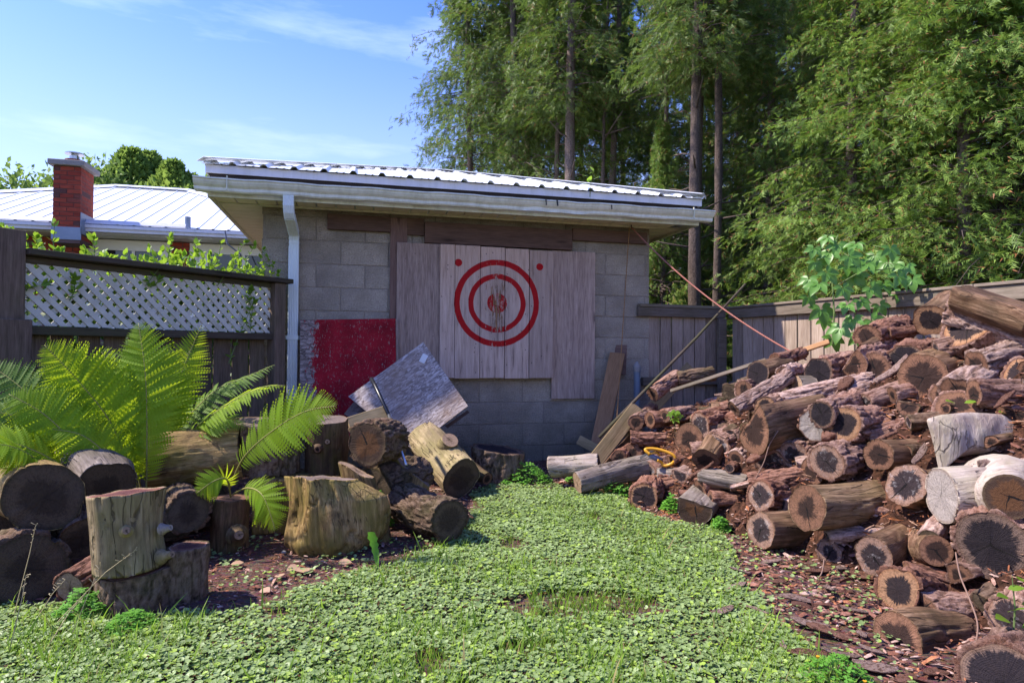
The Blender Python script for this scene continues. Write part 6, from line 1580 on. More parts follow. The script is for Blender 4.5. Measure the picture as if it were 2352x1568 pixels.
def shoot(p0, p1, n, spread=0.03, lo=0.035):
    p0, p1 = Vector(p0), Vector(p1); mid = p0.lerp(p1, 0.5) + Vector((RNG.uniform(-.03, .03), RNG.uniform(-.03, .03), 0))
    stems.tube([p0 - fa, mid - fa, p1 - fa], [0.004, 0.003, 0.0015], 5)
    d = np.array(p1 - p0)
    for k in range(n):
        q = (k + 0.5) / n; c_ = p0.lerp(mid, q * 2) if q < 0.5 else mid.lerp(p1, q * 2 - 1)
        for s_ in (-1, 1):
            a = k * 1.6 + (0 if s_ > 0 else math.pi); f_ = np.array([math.cos(a), math.sin(a), 0.45]) + 0.5 * d / (np.linalg.norm(d) + 1e-6) * (0.4 + q)
            pos.append(np.array(c_ - fa)); fw.append(f_)
    for s_ in range(3): pos.append(np.array(p1 - fa)); fw.append(d / np.linalg.norm(d) + RNG.normal(0, .35, 3))
S0, S1 = sL - 0.1, sR + 0.15
for k in range(190):
    s_ = RNG.uniform(S0, S1); off = -RNG.uniform(0.08, 0.45)
    hgt = ztop - 0.02 + RNG.uniform(-0.05, 0.10) + (0.12 * max(0, math.sin(s_ * 7.0)) + 0.1 * (s_ > 1.2)) * RNG.uniform(0.2, 1)
    b0 = fa + fd * s_ + fn * off + Vector((0, 0, hgt - RNG.uniform(0.2, 0.35)))
    tip = b0 + Vector((RNG.uniform(-.12, .12), RNG.uniform(-.12, .12), 0)); tip.z = hgt + 0.04
    shoot(b0, tip, 6)
for (x_, y0, y1, dx) in ((127, 600, 512, -5), (215, 600, 548, -4), (385, 600, 548, 3), (438, 610, 562, 8), (490, 620, 560, 14), (535, 630, 558, 22), (560, 630, 566, 20), (590, 640, 575, 10), (90, 585, 548, -8), (60, 580, 550, -5)):
    s_, z_ = fp(x_, y0, -0.12); s2, z2 = fp(x_ + dx, y1, -0.1); shoot(fa + fd * s_ - fn * 0.12 + Vector((0, 0, z_)), fa + fd * s2 - fn * 0.08 + Vector((0, 0, z2)), 5)
for (x0, y0, x1, y1) in ((160, 690, 170, 640), (60, 668, 100, 655), (335, 655, 400, 585), (500, 655, 540, 590), (575, 700, 578, 668), (345, 660, 365, 640), (575, 760, 582, 690), (525, 835, 580, 700)):
    s_, z_ = fp(x0, y0, 0.04); s2, z2 = fp(x1, y1, 0.06); shoot(fa + fd * s_ + fn * 0.04 + Vector((0, 0, z_)), fa + fd * s2 + fn * 0.06 + Vector((0, 0, z2)), 5)
pos = np.array(pos); fw = np.array(fw)
V, Fs = scatter(OLV, OLF, pos, fw, np.array([0, 0, 1.0]) + RNG.normal(0, .5, (len(pos), 3)), RNG.uniform(0.03, 0.06, len(pos)))
add('leaves', mk_mesh('leaves', V, Fs, True), M['shrub'], sh)
stems.v and add('stems', mk_mesh('stems', stems.v, stems.f), M['green_stem'], sh)
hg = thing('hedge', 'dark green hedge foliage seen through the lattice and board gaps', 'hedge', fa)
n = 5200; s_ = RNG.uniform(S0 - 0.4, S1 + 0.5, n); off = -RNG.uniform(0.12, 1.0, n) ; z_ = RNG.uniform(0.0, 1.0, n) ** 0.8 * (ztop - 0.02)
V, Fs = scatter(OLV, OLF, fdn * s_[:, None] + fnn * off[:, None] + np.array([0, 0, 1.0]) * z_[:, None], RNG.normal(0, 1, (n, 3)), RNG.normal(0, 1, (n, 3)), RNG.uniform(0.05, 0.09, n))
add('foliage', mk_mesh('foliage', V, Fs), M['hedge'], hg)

# ------------------------------------------------------------------ creeper on the right fence and small sprout
def palm_leaf():
    v = []; f = []
    for a, L in ((0, 1.0), (0.95, 0.85), (-0.95, 0.85), (1.9, 0.6), (-1.9, 0.6)):
        n = len(v); tv, tf = oval_leaf(0.26, 0.25, 5)
        ca, sa = math.cos(a), math.sin(a)
        for q in tv:
            x, y, z = q[0] * L + 0.05, q[1] * L * 1.1, q[2] * L * 1.6
            v.append((x * ca - y * sa, x * sa + y * ca, z))
        f += [tuple(n + i for i in t_) for t_ in tf]
    return np.array(v, float), np.array(f)
PLV, PLF = palm_leaf()
M['creeper'] = foliage_mat('creeper_leaf', (0.07, 0.18, 0.025), (0.17, 0.36, 0.06), 0, transl=0.4, tc=(0.25, 0.5, 0.05), rough=0.4, nscale=3, spec=0.5)
cp = thing('creeper', 'five-fingered creeper hanging over the long fence above the heap', 'creeper', P(1915, 640, 4.55))
pal = [(1898, 625, 40), (1905, 580, 36), (1880, 652, 40), (1960, 630, 46), (1886, 708, 46), (1930, 752, 42), (1912, 775, 40), (2002, 735, 42), (1990, 605, 40), (2040, 600, 44), (2062, 632, 42), (2010, 585, 38), (1925, 560, 36), (1950, 588, 38), (2030, 650, 36), (1965, 560, 34), (1935, 660, 36), (1873, 600, 34), (2080, 610, 36), (1975, 770, 40), (1890, 735, 34), (1945, 700, 30), (1858, 640, 36), (1855, 680, 34), (2095, 640, 34), (2070, 670, 32), (2000, 660, 36), (1975, 690, 34), (1900, 545, 32), (2045, 570, 34), (2020, 700, 30), (1870, 570, 30), (1960, 730, 34), (1940, 610, 40)]
pp = np.array([list(P(x_, y_, 4.5 + 0.12 * math.sin(i * 2.3))) for i, (x_, y_, s_) in enumerate(pal)]); 
fwv = np.array([[math.cos(i * 1.9) * 0.6, -0.3, -0.8 + 0.4 * math.sin(i)] for i in range(len(pal))]); upv_ = np.array([[-0.35 + 0.3 * math.sin(i * 3.3), -0.65, 0.75] for i in range(len(pal))])
for i in range(len(pal)):
    V, Fs = scatter(PLV, PLF, pp[i:i + 1] - np.array(cp.location), fwv[i:i + 1], upv_[i:i + 1], np.array([pal[i][2] * 4.5 / F * 0.95]))
    add('leaf', mk_mesh('leaf', V, Fs, True), M['creeper'], cp)
mb = MB(); L0 = cp.location
mb.tube([P(1912, 790, 4.5) - L0, P(1916, 720, 4.48) - L0, P(1912, 650, 4.52) - L0, P(1900, 590, 4.6) - L0, P(1925, 540, 4.7) - L0], [0.006, 0.006, 0.006, 0.005, 0.004], 6)
mb.tube([P(1914, 660, 4.52) - L0, P(1975, 625, 4.5) - L0, P(2060, 615, 4.55) - L0], [0.005, 0.005, 0.003], 6)
for (x_, y_, s_), q in zip(pal, pp): mb.tube([P(x_ * 0.7 + 1912 * 0.3, y_ - 6, 4.55) - L0, Vector(q) - L0], [0.003, 0.002], 5)
add('stem', mk_mesh('stem', mb.v, mb.f), M['green_stem'], cp)
sp = thing('creeper_sprout', 'small bright creeper sprout growing out of the bark in the heap', 'plant', P(1550, 955, 4.55))
for i, (x_, y_) in enumerate([(1537, 950), (1552, 944), (1562, 952), (1548, 962)]):
    V, Fs = scatter(PLV, PLF, np.array([list(P(x_, y_, 4.5) - sp.location)]), np.array([[math.cos(i * 1.7), -0.5, -0.2]]), np.array([[0, -0.6, 0.8]]), np.array([0.05]))
    add('leaf', mk_mesh('leaf', V, Fs, True), M['shrub'], sp)
MB().tube([P(1550, 990, 4.6), P(1551, 955, 4.5)], 0.003, 5).build('stem', M['green_stem'], sp)
for (x_, y_, d_, lab, sz) in ((2200, 925, 2.98, 'two small lime leaves on the dark log end above the bleached block', 0.055), (2320, 950, 2.9, 'little green leaves on top of the bleached block', 0.05), (2325, 1440, 2.08, 'young leafy sprout in front of the pale grey log end', 0.06), (1355, 432, 5.55, 'light green weed sprouting from the roof gutter', 0.07)):
    t_ = thing('sprout', lab, 'plant', P(x_, y_, d_)); k = 7 if 'roof' in lab or 'young' in lab else 2
    for i in range(k):
        V, Fs = scatter(OLV, OLF, np.array([[0.03 * math.cos(i * 2.1), 0.0, (0.025 * i if k > 2 else 0)]]), np.array([[math.cos(i * 2.4 + (0 if k > 2 else .3)), -0.4, 0.3]]), np.array([[0, -0.4, 0.9]]), np.array([sz * (1 + 0.2 * math.sin(i))]))
        add('leaf', mk_mesh('leaf', V, Fs, True), M['shrub'], t_)
    if k > 2: add('stem', mk_mesh('stem', *(lambda q: (q.v, q.f))(MB().tube([Vector((0, 0, -0.08)), Vector((0.01, 0, 0.06)), Vector((0, 0, 0.17))], [0.003, 0.003, 0.001], 5))), M['green_stem'], t_)

# ------------------------------------------------------------------ ferns
def pinna_template(nseg=11):
    """one leaflet of the frond with toothed edges, along x, unit length"""
    v = []; f = []
    n = nseg
    for k in range(n + 1):
        x = k / n; w = 0.105 * (math.sin(math.pi * min(1, x * 0.9 + 0.16)) ** 0.6) * (1 - x ** 3 * 0.9)
        v += [(x, 0, -0.18 * x * x)]
        if k < n:
            xm = x + 0.85 / n; v += [(xm, w, -0.18 * x * x + 0.02), (xm, -w, -0.18 * x * x + 0.02), (x + 0.10 / n, w * 0.45, -0.18 * x * x + 0.01), (x + 0.10 / n, -w * 0.45, -0.18 * x * x + 0.01)]
    for k in range(n):
        a = 5 * k; b = 5 * (k + 1)
        f += [(a, b, a + 1), (a, a + 1, a + 3), (a, a + 2, b), (a, a + 4, a + 2)]
    return np.array(v, float), np.array(f)
PNV, PNF = pinna_template()
def fern_mat(name, a, b, tc, tr=0.55):
    t = NT(name); g = t.n('ShaderNodeNewGeometry').outputs['Random Per Island']; n = t.noise(t.coord(), 6, 3)
    f = t.math('ADD', t.math('MULTIPLY', g, 0.5), t.math('MULTIPLY', t.math('SUBTRACT', n, 0.3), 1.0), clamp=True); c = t.mix(f, a, b)
    return t.bsdf(c, 0.6, None, spec=0.15, transl=tr, tcol=t.mix(f, tuple(0.8 * q for q in tc), tc))
M['fern'] = fern_mat('fern_frond', (0.15, 0.27, 0.022), (0.27, 0.42, 0.035), (0.62, 0.78, 0.03))
M['fern_dark'] = fern_mat('fern_dark_frond', (0.085, 0.17, 0.025), (0.21, 0.32, 0.07), (0.30, 0.48, 0.04), 0.4)
M['rachis'] = m_plain('fern_stalk', (0.22, 0.20, 0.05), 0.6)
def frond(parent, pts, wpx, mat, n=46, start=0.12, face=(0, -1, 0.35), dropz=0.25, taper_base=0.35):
    """pts: world points of the stalk; wpx: half width in metres"""
    P_ = [Vector(q) for q in pts]; sm = []
    for i in range(len(P_) - 1):
        p0, p1, p2, p3 = P_[max(i - 1, 0)], P_[i], P_[i + 1], P_[min(i + 2, len(P_) - 1)]
        for k in range(14):
            q = k / 14; sm.append(0.5 * ((2 * p1) + (p2 - p0) * q + (2 * p0 - 5 * p1 + 4 * p2 - p3) * q * q + (3 * p1 - p0 - 3 * p2 + p3) * q ** 3))
    sm.append(P_[-1]); A_ = np.array([list(q) for q in sm]); seg = np.linalg.norm(np.diff(A_, axis=0), axis=1); cum = np.concatenate([[0], np.cumsum(seg)]); tot = cum[-1]
    def at(q):
        x = q * tot; return np.array([np.interp(x, cum, A_[:, k]) for k in range(3)])
    pos = []; fw = []; up = []; sc = []
    fc = np.array(face, float)
    for k in range(n):
        q = start + (0.995 - start) * (k / (n - 1)) ** 0.92
        p = at(q); t_ = at(min(q + 0.01, 1.0)) - at(max(q - 0.01, 0)); t_ = t_ / np.linalg.norm(t_)
        nrm = fc - t_ * fc.dot(t_); nrm /= np.linalg.norm(nrm); s_ = np.cross(t_, nrm)
        prof = min(1.0, taper_base + (q - start) / 0.35 * (1 - taper_base)) * min(1.0, ((1.0 - q) / 0.34) ** 0.75 + 0.05)
        for sg in (-1, 1):
            d = s_ * sg + t_ * (0.38 + 0.5 * q ** 3) + nrm * RNG.uniform(-0.10, 0.16) + np.array([0, 0, -dropz * RNG.uniform(0.3, 1)])
            pos.append(p); fw.append(d); up.append(nrm + RNG.normal(0, 0.14, 3)); sc.append(wpx * prof * RNG.uniform(0.92, 1.06))
    org = np.array(parent.location)
    V, Fs = scatter(PNV, PNF, np.array(pos) - org, np.array(fw), np.array(up), np.array(sc))
    fr = add('frond', mk_mesh('frond', V, Fs, True), mat, parent)
    mb = MB(); m_ = len(sm); mb.tube([q - Vector(org) for q in sm[::2]], [0.005 * (1 - 0.8 * k / (m_ / 2 + 1)) for k in range(len(sm[::2]))], 6)
    add('stalk', mk_mesh('stalk', mb.v, mb.f, True), M['rachis'], fr)
def PP(lst): return [P(*q) for q in lst]
f1_ = thing('fern', 'large yellow-green ostrich fern behind the stacked stump', 'fern', Vector((P(320, 1200, 3.35).x, 3.35, 0)), 'ferns growing behind the left pile')
frond(f1_, PP([(335, 1150, 3.15), (338, 1000, 3.12), (334, 860, 3.14), (318, 742, 3.20)]), 0.20, M['fern'], 64, dropz=0.12)
frond(f1_, PP([(318, 1150, 3.18), (262, 985, 3.10), (185, 880, 3.06), (102, 792, 3.02)]), 0.22, M['fern'], 62, face=(-0.1, -1, 0.4), dropz=0.2)
frond(f1_, PP([(325, 1130, 3.3), (290, 960, 3.36), (262, 860, 3.42), (228, 800, 3.5)]), 0.17, M['fern'], 44, dropz=0.2)
frond(f1_, PP([(350, 1120, 3.35), (385, 960, 3.45), (420, 850, 3.55), (462, 748, 3.60)]), 0.15, M['fern'], 46, face=(0.6, -1, 0.9), dropz=0.1)
frond(f1_, PP([(350, 1120, 3.4), (400, 1000, 3.5), (490, 900, 3.6), (560, 868, 3.65), (630, 838, 3.7)]), 0.15, M['fern_dark'], 44, face=(0, -0.4, 1), dropz=0.5)
frond(f1_, PP([(350, 1120, 3.35), (420, 1010, 3.4), (520, 930, 3.42), (600, 890, 3.4), (655, 885, 3.38)]), 0.13, M['fern'], 44, face=(0, -0.4, 1), dropz=0.5)
frond(f1_, PP([(345, 1120, 3.3), (400, 1040, 3.35), (470, 985, 3.4), (525, 960, 3.42), (560, 985, 3.42)]), 0.13, M['fern_dark'], 36, face=(0, -0.6, 1), dropz=0.4)
frond(f1_, PP([(340, 1120, 3.4), (370, 950, 3.6), (410, 850, 3.75), (440, 800, 3.85)]), 0.16, M['fern_dark'], 40, dropz=0.3)
frond(f1_, PP([(320, 1130, 3.25), (275, 1000, 3.2), (225, 900, 3.2), (170, 830, 3.22)]), 0.20, M['fern'], 56, face=(0, -1, 0.5), dropz=0.2)
frond(f1_, PP([(342, 1130, 3.3), (360, 980, 3.35), (378, 880, 3.4), (372, 800, 3.45)]), 0.18, M['fern'], 52, face=(0.1, -1, 0.4), dropz=0.2)
frond(f1_, PP([(310, 1130, 3.1), (250, 1050, 3.0), (190, 1000, 2.95), (120, 985, 2.92)]), 0.15, M['fern'], 42, face=(0, -0.8, 0.8), dropz=0.35)
f2_ = thing('fern', 'darker spreading fern cut by the left edge of the view', 'fern', Vector((P(150, 1200, 3.2).x, 3.2, 0)), 'ferns growing behind the left pile')
frond(f2_, PP([(215, 1130, 3.2), (130, 985, 3.2), (60, 900, 3.22), (-30, 832, 3.25)]), 0.19, M['fern_dark'], 48, face=(0.2, -1, 0.5))
frond(f2_, PP([(220, 1120, 3.15), (150, 1030, 3.05), (60, 965, 2.98), (-40, 940, 2.9)]), 0.18, M['fern_dark'], 46, face=(0.1, -0.8, 0.8))
frond(f2_, PP([(190, 1110, 3.0), (110, 1050, 2.85), (20, 1015, 2.75), (-60, 1010, 2.7)]), 0.16, M['fern'], 42, face=(0, -0.7, 1), dropz=0.3)
frond(f2_, PP([(200, 1120, 3.3), (140, 960, 3.5), (80, 880, 3.6), (10, 850, 3.7)]), 0.17, M['fern'], 42, face=(0, -1, 0.6))
frond(f2_, PP([(240, 1120, 3.3), (200, 980, 3.45), (150, 920, 3.5), (90, 890, 3.5)]), 0.16, M['fern_dark'], 40)
frond(f2_, PP([(160, 1110, 2.95), (80, 1080, 2.8), (0, 1075, 2.7)]), 0.12, M['fern'], 34, face=(0, -0.6, 1), dropz=0.4)
frond(f2_, PP([(200, 1120, 3.2), (100, 1010, 3.3), (30, 960, 3.4), (-30, 900, 3.5)]), 0.17, M['fern_dark'], 40)
frond(f2_, PP([(130, 1100, 2.9), (60, 1040, 2.75), (-10, 1020, 2.65), (-70, 1040, 2.6)]), 0.15, M['fern'], 44, face=(0, -0.7, 1), dropz=0.35)
frond(f2_, PP([(230, 1110, 3.0), (170, 1020, 2.95), (100, 950, 2.92), (20, 905, 2.9)]), 0.17, M['fern'], 46, face=(0, -1, 0.6), dropz=0.3)
f3_ = thing('fern', 'single fern frond arching over the squat log block in the middle', 'fern', Vector((P(530, 1150, 3.25).x, 3.25, 0)), 'ferns growing behind the left pile')
frond(f3_, PP([(528, 1120, 3.15), (560, 1050, 3.05), (625, 990, 2.98), (700, 945, 2.92), (772, 932, 2.88)]), 0.17, M['fern'], 46, face=(-0.1, -1, 0.35), dropz=0.25, start=0.22)
frond(f3_, PP([(530, 1140, 3.15), (520, 1100, 3.05), (490, 1105, 3.0), (452, 1132, 2.98)]), 0.10, M['fern'], 26, face=(0.2, -1, 0.4), start=0.3)
frond(f3_, PP([(535, 1135, 3.12), (570, 1120, 3.0), (605, 1140, 2.92), (632, 1215, 2.88)]), 0.13, M['fern'], 32, face=(-0.3, -1, 0.5), start=0.3, dropz=0.4)

# ------------------------------------------------------------------ ground cover, clover, grass, litter
GREEN = [(-300, 1405), (120, 1392), (240, 1432), (480, 1408), (560, 1392), (640, 1372), (760, 1345), (880, 1300), (985, 1262), (1062, 1222), (1090, 1150), (1150, 1105), (1290, 1118), (1440, 1150), (1470, 1182), (1560, 1205), (1650, 1222), (1685, 1270), (1705, 1340), (1745, 1400), (1830, 1470), (1930, 1550), (1990, 1620), (1990, 1900), (-300, 1900)]
def ground_samples(n, x0, x1, y0, y1):
    X_ = RNG.uniform(x0, x1, n); Y_ = RNG.uniform(y0, y1, n); Pw = np.stack([X_, Y_, ground_z(X_, Y_)], -1); px, py = project(Pw); return Pw, px, py
def round_leaf(n=7):
    v = [(0.45, 0, -0.12)]
    for k in range(n):
        a = math.pi + 2 * math.pi * (k + 0.5) / n; r_ = 0.5 * (1.0 + 0.10 * (k % 2)); v.append((0.5 + r_ * math.cos(a), r_ * math.sin(a), 0.03 * math.sin(3 * a)))
    return np.array(v, float), np.array([(0, 1 + k, 1 + (k + 1) % n) for k in range(n) if k != n - 1])
RLV, RLF = round_leaf()
def cover_mat(name, a, b, c3):
    t = NT(name); g = t.n('ShaderNodeNewGeometry'); r_ = g.outputs['Random Per Island']; n = t.noise(g.outputs['Position'], 2.2, 3)
    f = t.math('ADD', t.math('MULTIPLY', r_, 0.7), t.math('SUBTRACT', n, 0.35), clamp=True)
    c = t.mix(f, a, b); c = t.mix(t.math('GREATER_THAN', r_, 0.86), c, c3)
    return t.bsdf(c, 0.5, None, spec=0.45, transl=0.25, tcol=(0.16, 0.30, 0.05))
M['cover'] = cover_mat('ground_ivy_leaf', (0.12, 0.18, 0.045), (0.33, 0.43, 0.17), (0.30, 0.42, 0.06))
n = 165000
Pw, px, py = ground_samples(n, -2.4, 1.9, 1.55, 5.2)
edge = 26 * (fbm(Pw[:, 0] * 3.0, Pw[:, 1] * 3.0, 0, 51, 3) - 0.5) * 4
ok = inpoly(px + edge, py + edge * 0.4, GREEN)
den = fbm(Pw[:, 0] * 4.0, Pw[:, 1] * 4.0, 2.0, 52, 3)
bare = (np.hypot((px - 1330) / 190, (py - 1400) / 34) < 1) & (den > 0.47)
bare |= (np.hypot((px - 1250) / 120, (py - 1520) / 40) < 1) & (den > 0.5)
ok &= (den > 0.22) & ~bare
ok |= (RNG.uniform(0, 1, n) < 0.07) & (py > 1240) & (px > 480) & (px < 1750) & (den > 0.45)
ok |= (RNG.uniform(0, 1, n) < 0.06) & (px > 1600) & (px < 2100) & (py > 1200)
Pg = Pw[ok]; m = len(Pg)
Pg[:, 2] += RNG.uniform(0.004, 0.020, m) + 0.020 * fbm(Pg[:, 0] * 9, Pg[:, 1] * 9, 0, 3, 2)
V, Fs = scatter(RLV, RLF, Pg, rdir(m, 0.0) + RNG.normal(0, .12, (m, 3)), np.array([0, 0, 1.0]) + RNG.normal(0, 0.24, (m, 3)) + np.array([-0.12, -0.10, 0]), RNG.uniform(0.008, 0.021, m) * (0.75 + 0.6 * den[ok]))
add('ground_ivy', mk_mesh('ground_ivy', V, Fs), M['cover'], kind='stuff')

# grass blades
def blade():
    v = []; 
    for k in range(4):
        q = k / 3; w = 0.042 * (1 - q ** 1.5); v += [(0.45 * q * q, w, q), (0.45 * q * q, -w, q)]
    return np.array(v, float), np.array([(0, 1, 3), (0, 3, 2), (2, 3, 5), (2, 5, 4), (4, 5, 7), (4, 7, 6)])
BLV, BLF = blade()
M['grass'] = foliage_mat('grass_blade', (0.13, 0.24, 0.02), (0.30, 0.44, 0.06), 0.06, (0.40, 0.30, 0.14), transl=0.45, tc=(0.3, 0.5, 0.05), nscale=2)
Pw, px, py = ground_samples(90000, -2.4, 2.0, 1.5, 4.2)
tuft = fbm(Pw[:, 0] * 3.2, Pw[:, 1] * 3.2, 7.0, 71, 3)
prob = np.interp(py, [1200, 1400, 1470, 1568, 1700], [0.4, 0.6, 1.0, 1.5, 1.5]) * np.where(tuft > 0.52, 1.6, np.where(tuft > 0.42, 0.5, 0.15))
for (x_, y_, r_) in ((1270, 1385, 55), (1270, 1430, 60), (1760, 1450, 60), (1310, 1395, 40), (1450, 1385, 50), (1180, 1330, 60), (1200, 1470, 50), (1620, 1290, 40)):
    prob = np.where(np.hypot(px - x_, (py - y_) * 2) < r_, np.maximum(prob, 1.3), prob)
ok = inpoly(px, py, GREEN) & (RNG.uniform(0, 1.6, len(px)) < prob)
Pg = Pw[ok]; m = len(Pg); hgt = RNG.uniform(0.025, 0.062, m) * np.where(RNG.uniform(0, 1, m) < 0.04, 1.9, 1.0)
fwd = rdir(m, 0); V, Fs = scatter(BLV, BLF, Pg, fwd, np.array([0, 0, 1.0]) + RNG.normal(0, 0.28, (m, 3)), hgt)
add('grass', mk_mesh('grass', V, Fs), M['grass'], kind='stuff')

# clover clumps: three round leaflets on thin stems, brighter green
def clover_leaf():
    v = []; f = []
    for a in (0, 2.1, 4.2):
        n = len(v); ca, sa = math.cos(a), math.sin(a)
        for (x, y, z) in ((0, 0, 0), (0.45, 0.33, 0.06), (0.9, 0.30, 0.0), (0.80, 0, -0.02), (0.9, -0.30, 0.0), (0.45, -0.33, 0.06)):
            v.append((x * ca - y * sa, x * sa + y * ca, z))
        f += [(n, n + 1, n + 3), (n + 1, n + 2, n + 3), (n, n + 3, n + 5), (n + 3, n + 4, n + 5)]
    return np.array(v, float), np.array(f)
CLV, CLF = clover_leaf()
M['clover'] = foliage_mat('clover_leaf', (0.09, 0.24, 0.03), (0.17, 0.40, 0.05), 0, transl=0.35, tc=(0.25, 0.6, 0.05), nscale=5, rough=0.5)
clumps = [(1405, 1125, 62, 0.15, 0.13, 'bushy bright clover clump covering the lower end of the long pale log'), (1335, 1100, 36, 0.10, 0.12, 'clover clump left of the light sawn log end'), (1205, 1100, 62, 0.16, 0.14, 'clover clump growing at the foot of the block wall'),
          (872, 1205, 30, 0.10, 0.22, 'shaded clover clump between the big stump and the barked log'), (1920, 1562, 80, 0.10, 0.08, 'clover clump with tiny yellow flower at the bottom right'), (190, 1410, 60, 0.10, 0.10, 'clover clump at the foot of the stacked stump'), (1545, 1170, 26, 0.06, 0.10, 'small clover clump between the two front logs'), (1655, 1215, 24, 0.05, 0.08, 'small clover clump right of the grey split log'),
          (300, 1440, 60, 0.12, 0.06, 'low clover clump under the dark double stump')]
for (x_, y_, rp, rad, hh, lab) in clumps:
    c_ = G(x_, y_ + 8); rad = rp / F * c_.y; t_ = thing('clover', lab, 'plant', c_, 'clover clumps'); k = int(90 + rad * 900)
    a = RNG.uniform(0, 6.28, k); r_ = rad * np.sqrt(RNG.uniform(0, 1, k)); z_ = hh * (1 - (r_ / rad) ** 2) * RNG.uniform(0.35, 1.0, k) + 0.015
    pos = np.stack([r_ * np.cos(a), r_ * np.sin(a) * 0.8, z_], -1)
    V, Fs = scatter(CLV, CLF, pos, rdir(k, 0), np.array([0, -0.15, 1.0]) + RNG.normal(0, 0.3, (k, 3)), RNG.uniform(0.012, 0.021, k) * min(1.3, c_.y / 3.5 + 0.2))
    add('leaves', mk_mesh('leaves', V, Fs), M['clover'], t_)
    mb = MB()
    for i in range(0, k, 3): mb.tube([Vector((pos[i][0] * 0.6, pos[i][1] * 0.6, 0)), Vector(pos[i])], 0.0012, 3, caps=False)
    add('stems', mk_mesh('stems', mb.v, mb.f), M['green_stem'], t_)
    if 'flower' in lab or 'bushy' in lab:
        mb = MB()
        pass
        for i in range(3):
            q = Vector(pos[i * 7]); fm = MB().tube([q + Vector((0, 0, .005)), q + Vector((0, 0, 0.012))], [0.003, 0.006], 6); add('flower', mk_mesh('flower', fm.v, fm.f), M['yellow'], t_)
# tall dandelion leaf before the big stump and seed stalks at the left
dl = thing('dandelion_leaf', 'single upright rounded leaf standing in front of the big stump', 'leaf', G(868, 1315))
c_ = dl.location; b0 = Vector((0, 0, 0)); tip = P(852, 1222, c_.y) - c_
v = []; f = []
for k in range(13):
    q = k / 12; w = 0.004 + 0.020 * max(0, (q - 0.15)) ** 0.6 * (1 + 0.25 * math.sin(q * 40)) * (1 if q < 0.93 else 0.55); c2 = b0.lerp(tip, q) + Vector((0, 0.02 * math.sin(q * 3), 0)); v += [c2 + Vector((-w, 0, 0)), c2 + Vector((0, 0.006, 0)), c2 + Vector((w, 0, 0))]
for k in range(12): a = 3 * k; f += [(a, a + 1, a + 4, a + 3), (a + 1, a + 2, a + 5, a + 4)]
add('blade', mk_mesh('blade', v, f, True), M['clover'], dl)
M['straw'] = m_plain('dry_straw', (0.38, 0.30, 0.16), 0.7)
for i, (x0, y0, x1, y1) in enumerate([(120, 1440, 312, 1262), (30, 1420, 82, 1205), (160, 1470, 230, 1300), (60, 1460, 150, 1330), (100, 1500, 190, 1372), (20, 1500, 60, 1320)]):
    a = G(x0, y0); b_ = P(x1, y1, a.y + 0.05); mid = a.lerp(b_, 0.6) + Vector((0.01, 0, 0.03))
    t_ = thing('grass_stalk', ['long seed stalk leaning across the stacked stumps', 'upright seed stalk before the bottom left log', 'thin bent seed stalk left of the dark double stump', 'short seed stalk in the left grass', 'fine seed stalk rising beside the clover at left', 'thin stalk at the left edge'][i], 'grass stalk', a, 'seed stalks at the left')
    mb = MB(); mb.tube([Vector((0, 0, 0)), mid - a, b_ - a], [0.0018, 0.0014, 0.0008], 4); add('stalk', mk_mesh('stalk', mb.v, mb.f), M['straw'], t_)
    mb = MB(); d_ = (b_ - mid).normalized()
    for k in range(9):
        q = b_ - d_ * 0.008 * k - a; s_ = Vector((RNG.uniform(-1, 1), RNG.uniform(-.5, .5), RNG.uniform(0, 1))) * 0.016; mb.tube([q, q + s_], [0.0006, 0.0018], 4)
    add('seed_head', mk_mesh('seed_head', mb.v, mb.f), M['straw'], t_)

# bark litter: chips everywhere on the bare soil and over the heap
def chip():
    v = np.array([(-.5, -.16, 0), (-.42, .2, 0), (.1, .24, 0.03), (.5, .10, 0), (.44, -.2, 0), (-.05, -.26, 0.03), (-.3, 0, .13), (.25, .02, .15)], float)
    f = np.array([(0, 6, 1), (1, 6, 2), (2, 6, 7), (2, 7, 3), (3, 7, 4), (4, 7, 5), (5, 7, 6), (5, 6, 0)]); return v, f[:, ::-1]
CHV, CHF = chip()
def chip_mat(name, cols):
    t = NT(name); g = t.n('ShaderNodeNewGeometry'); r_ = g.outputs['Random Per Island']; n = t.noise(t.mapping(t.coord(), (1, 1, 1)), 60, 5, 0.7)
    k = len(cols); c = t.ramp(r_, [(i / k, cc) for i, cc in enumerate(cols)], 'CONSTANT')
    c = t.mix(t.ramp(n, [(0.38, 0.6), (0.6, 0.0)]), c, tuple(0.3 * q for q in cols[0]))
    return t.bsdf(c, 0.92, n, 0.9, 0.006, 0.12)
M['chip'] = chip_mat('bark_chip', [(0.20, 0.088, 0.062), (0.32, 0.15, 0.11), (0.13, 0.058, 0.042), (0.42, 0.25, 0.20), (0.24, 0.10, 0.065), (0.54, 0.37, 0.31), (0.10, 0.05, 0.038), (0.42, 0.17, 0.085)])
n = 56000
X_ = RNG.uniform(-2.4, 3.4, n); Y_ = RNG.uniform(1.45, 6.0, n); h_ = H(X_, Y_)
Pw = np.stack([X_, Y_, ground_z(X_, Y_)], -1); px, py = project(Pw)
s_ = sdist(X_, Y_) * SG
ok = (s_ > -0.75) & (X_ < 2.10 + (6.3 - Y_) * 0.39)
ok &= ~((s_ < 0.0) & inpoly(px + 30 * (fbm(X_ * 4, Y_ * 4, 0, 5) - .5), py, GREEN))
right = ok.copy()
leftbare = (s_ < -0.5) & ~inpoly(px, py, GREEN) & (py > 1040) & (RNG.uniform(0, 1, n) < 0.55)
ok = right | leftbare
X_, Y_, h_, s_ = X_[ok], Y_[ok], h_[ok], s_[ok]; m = len(X_)
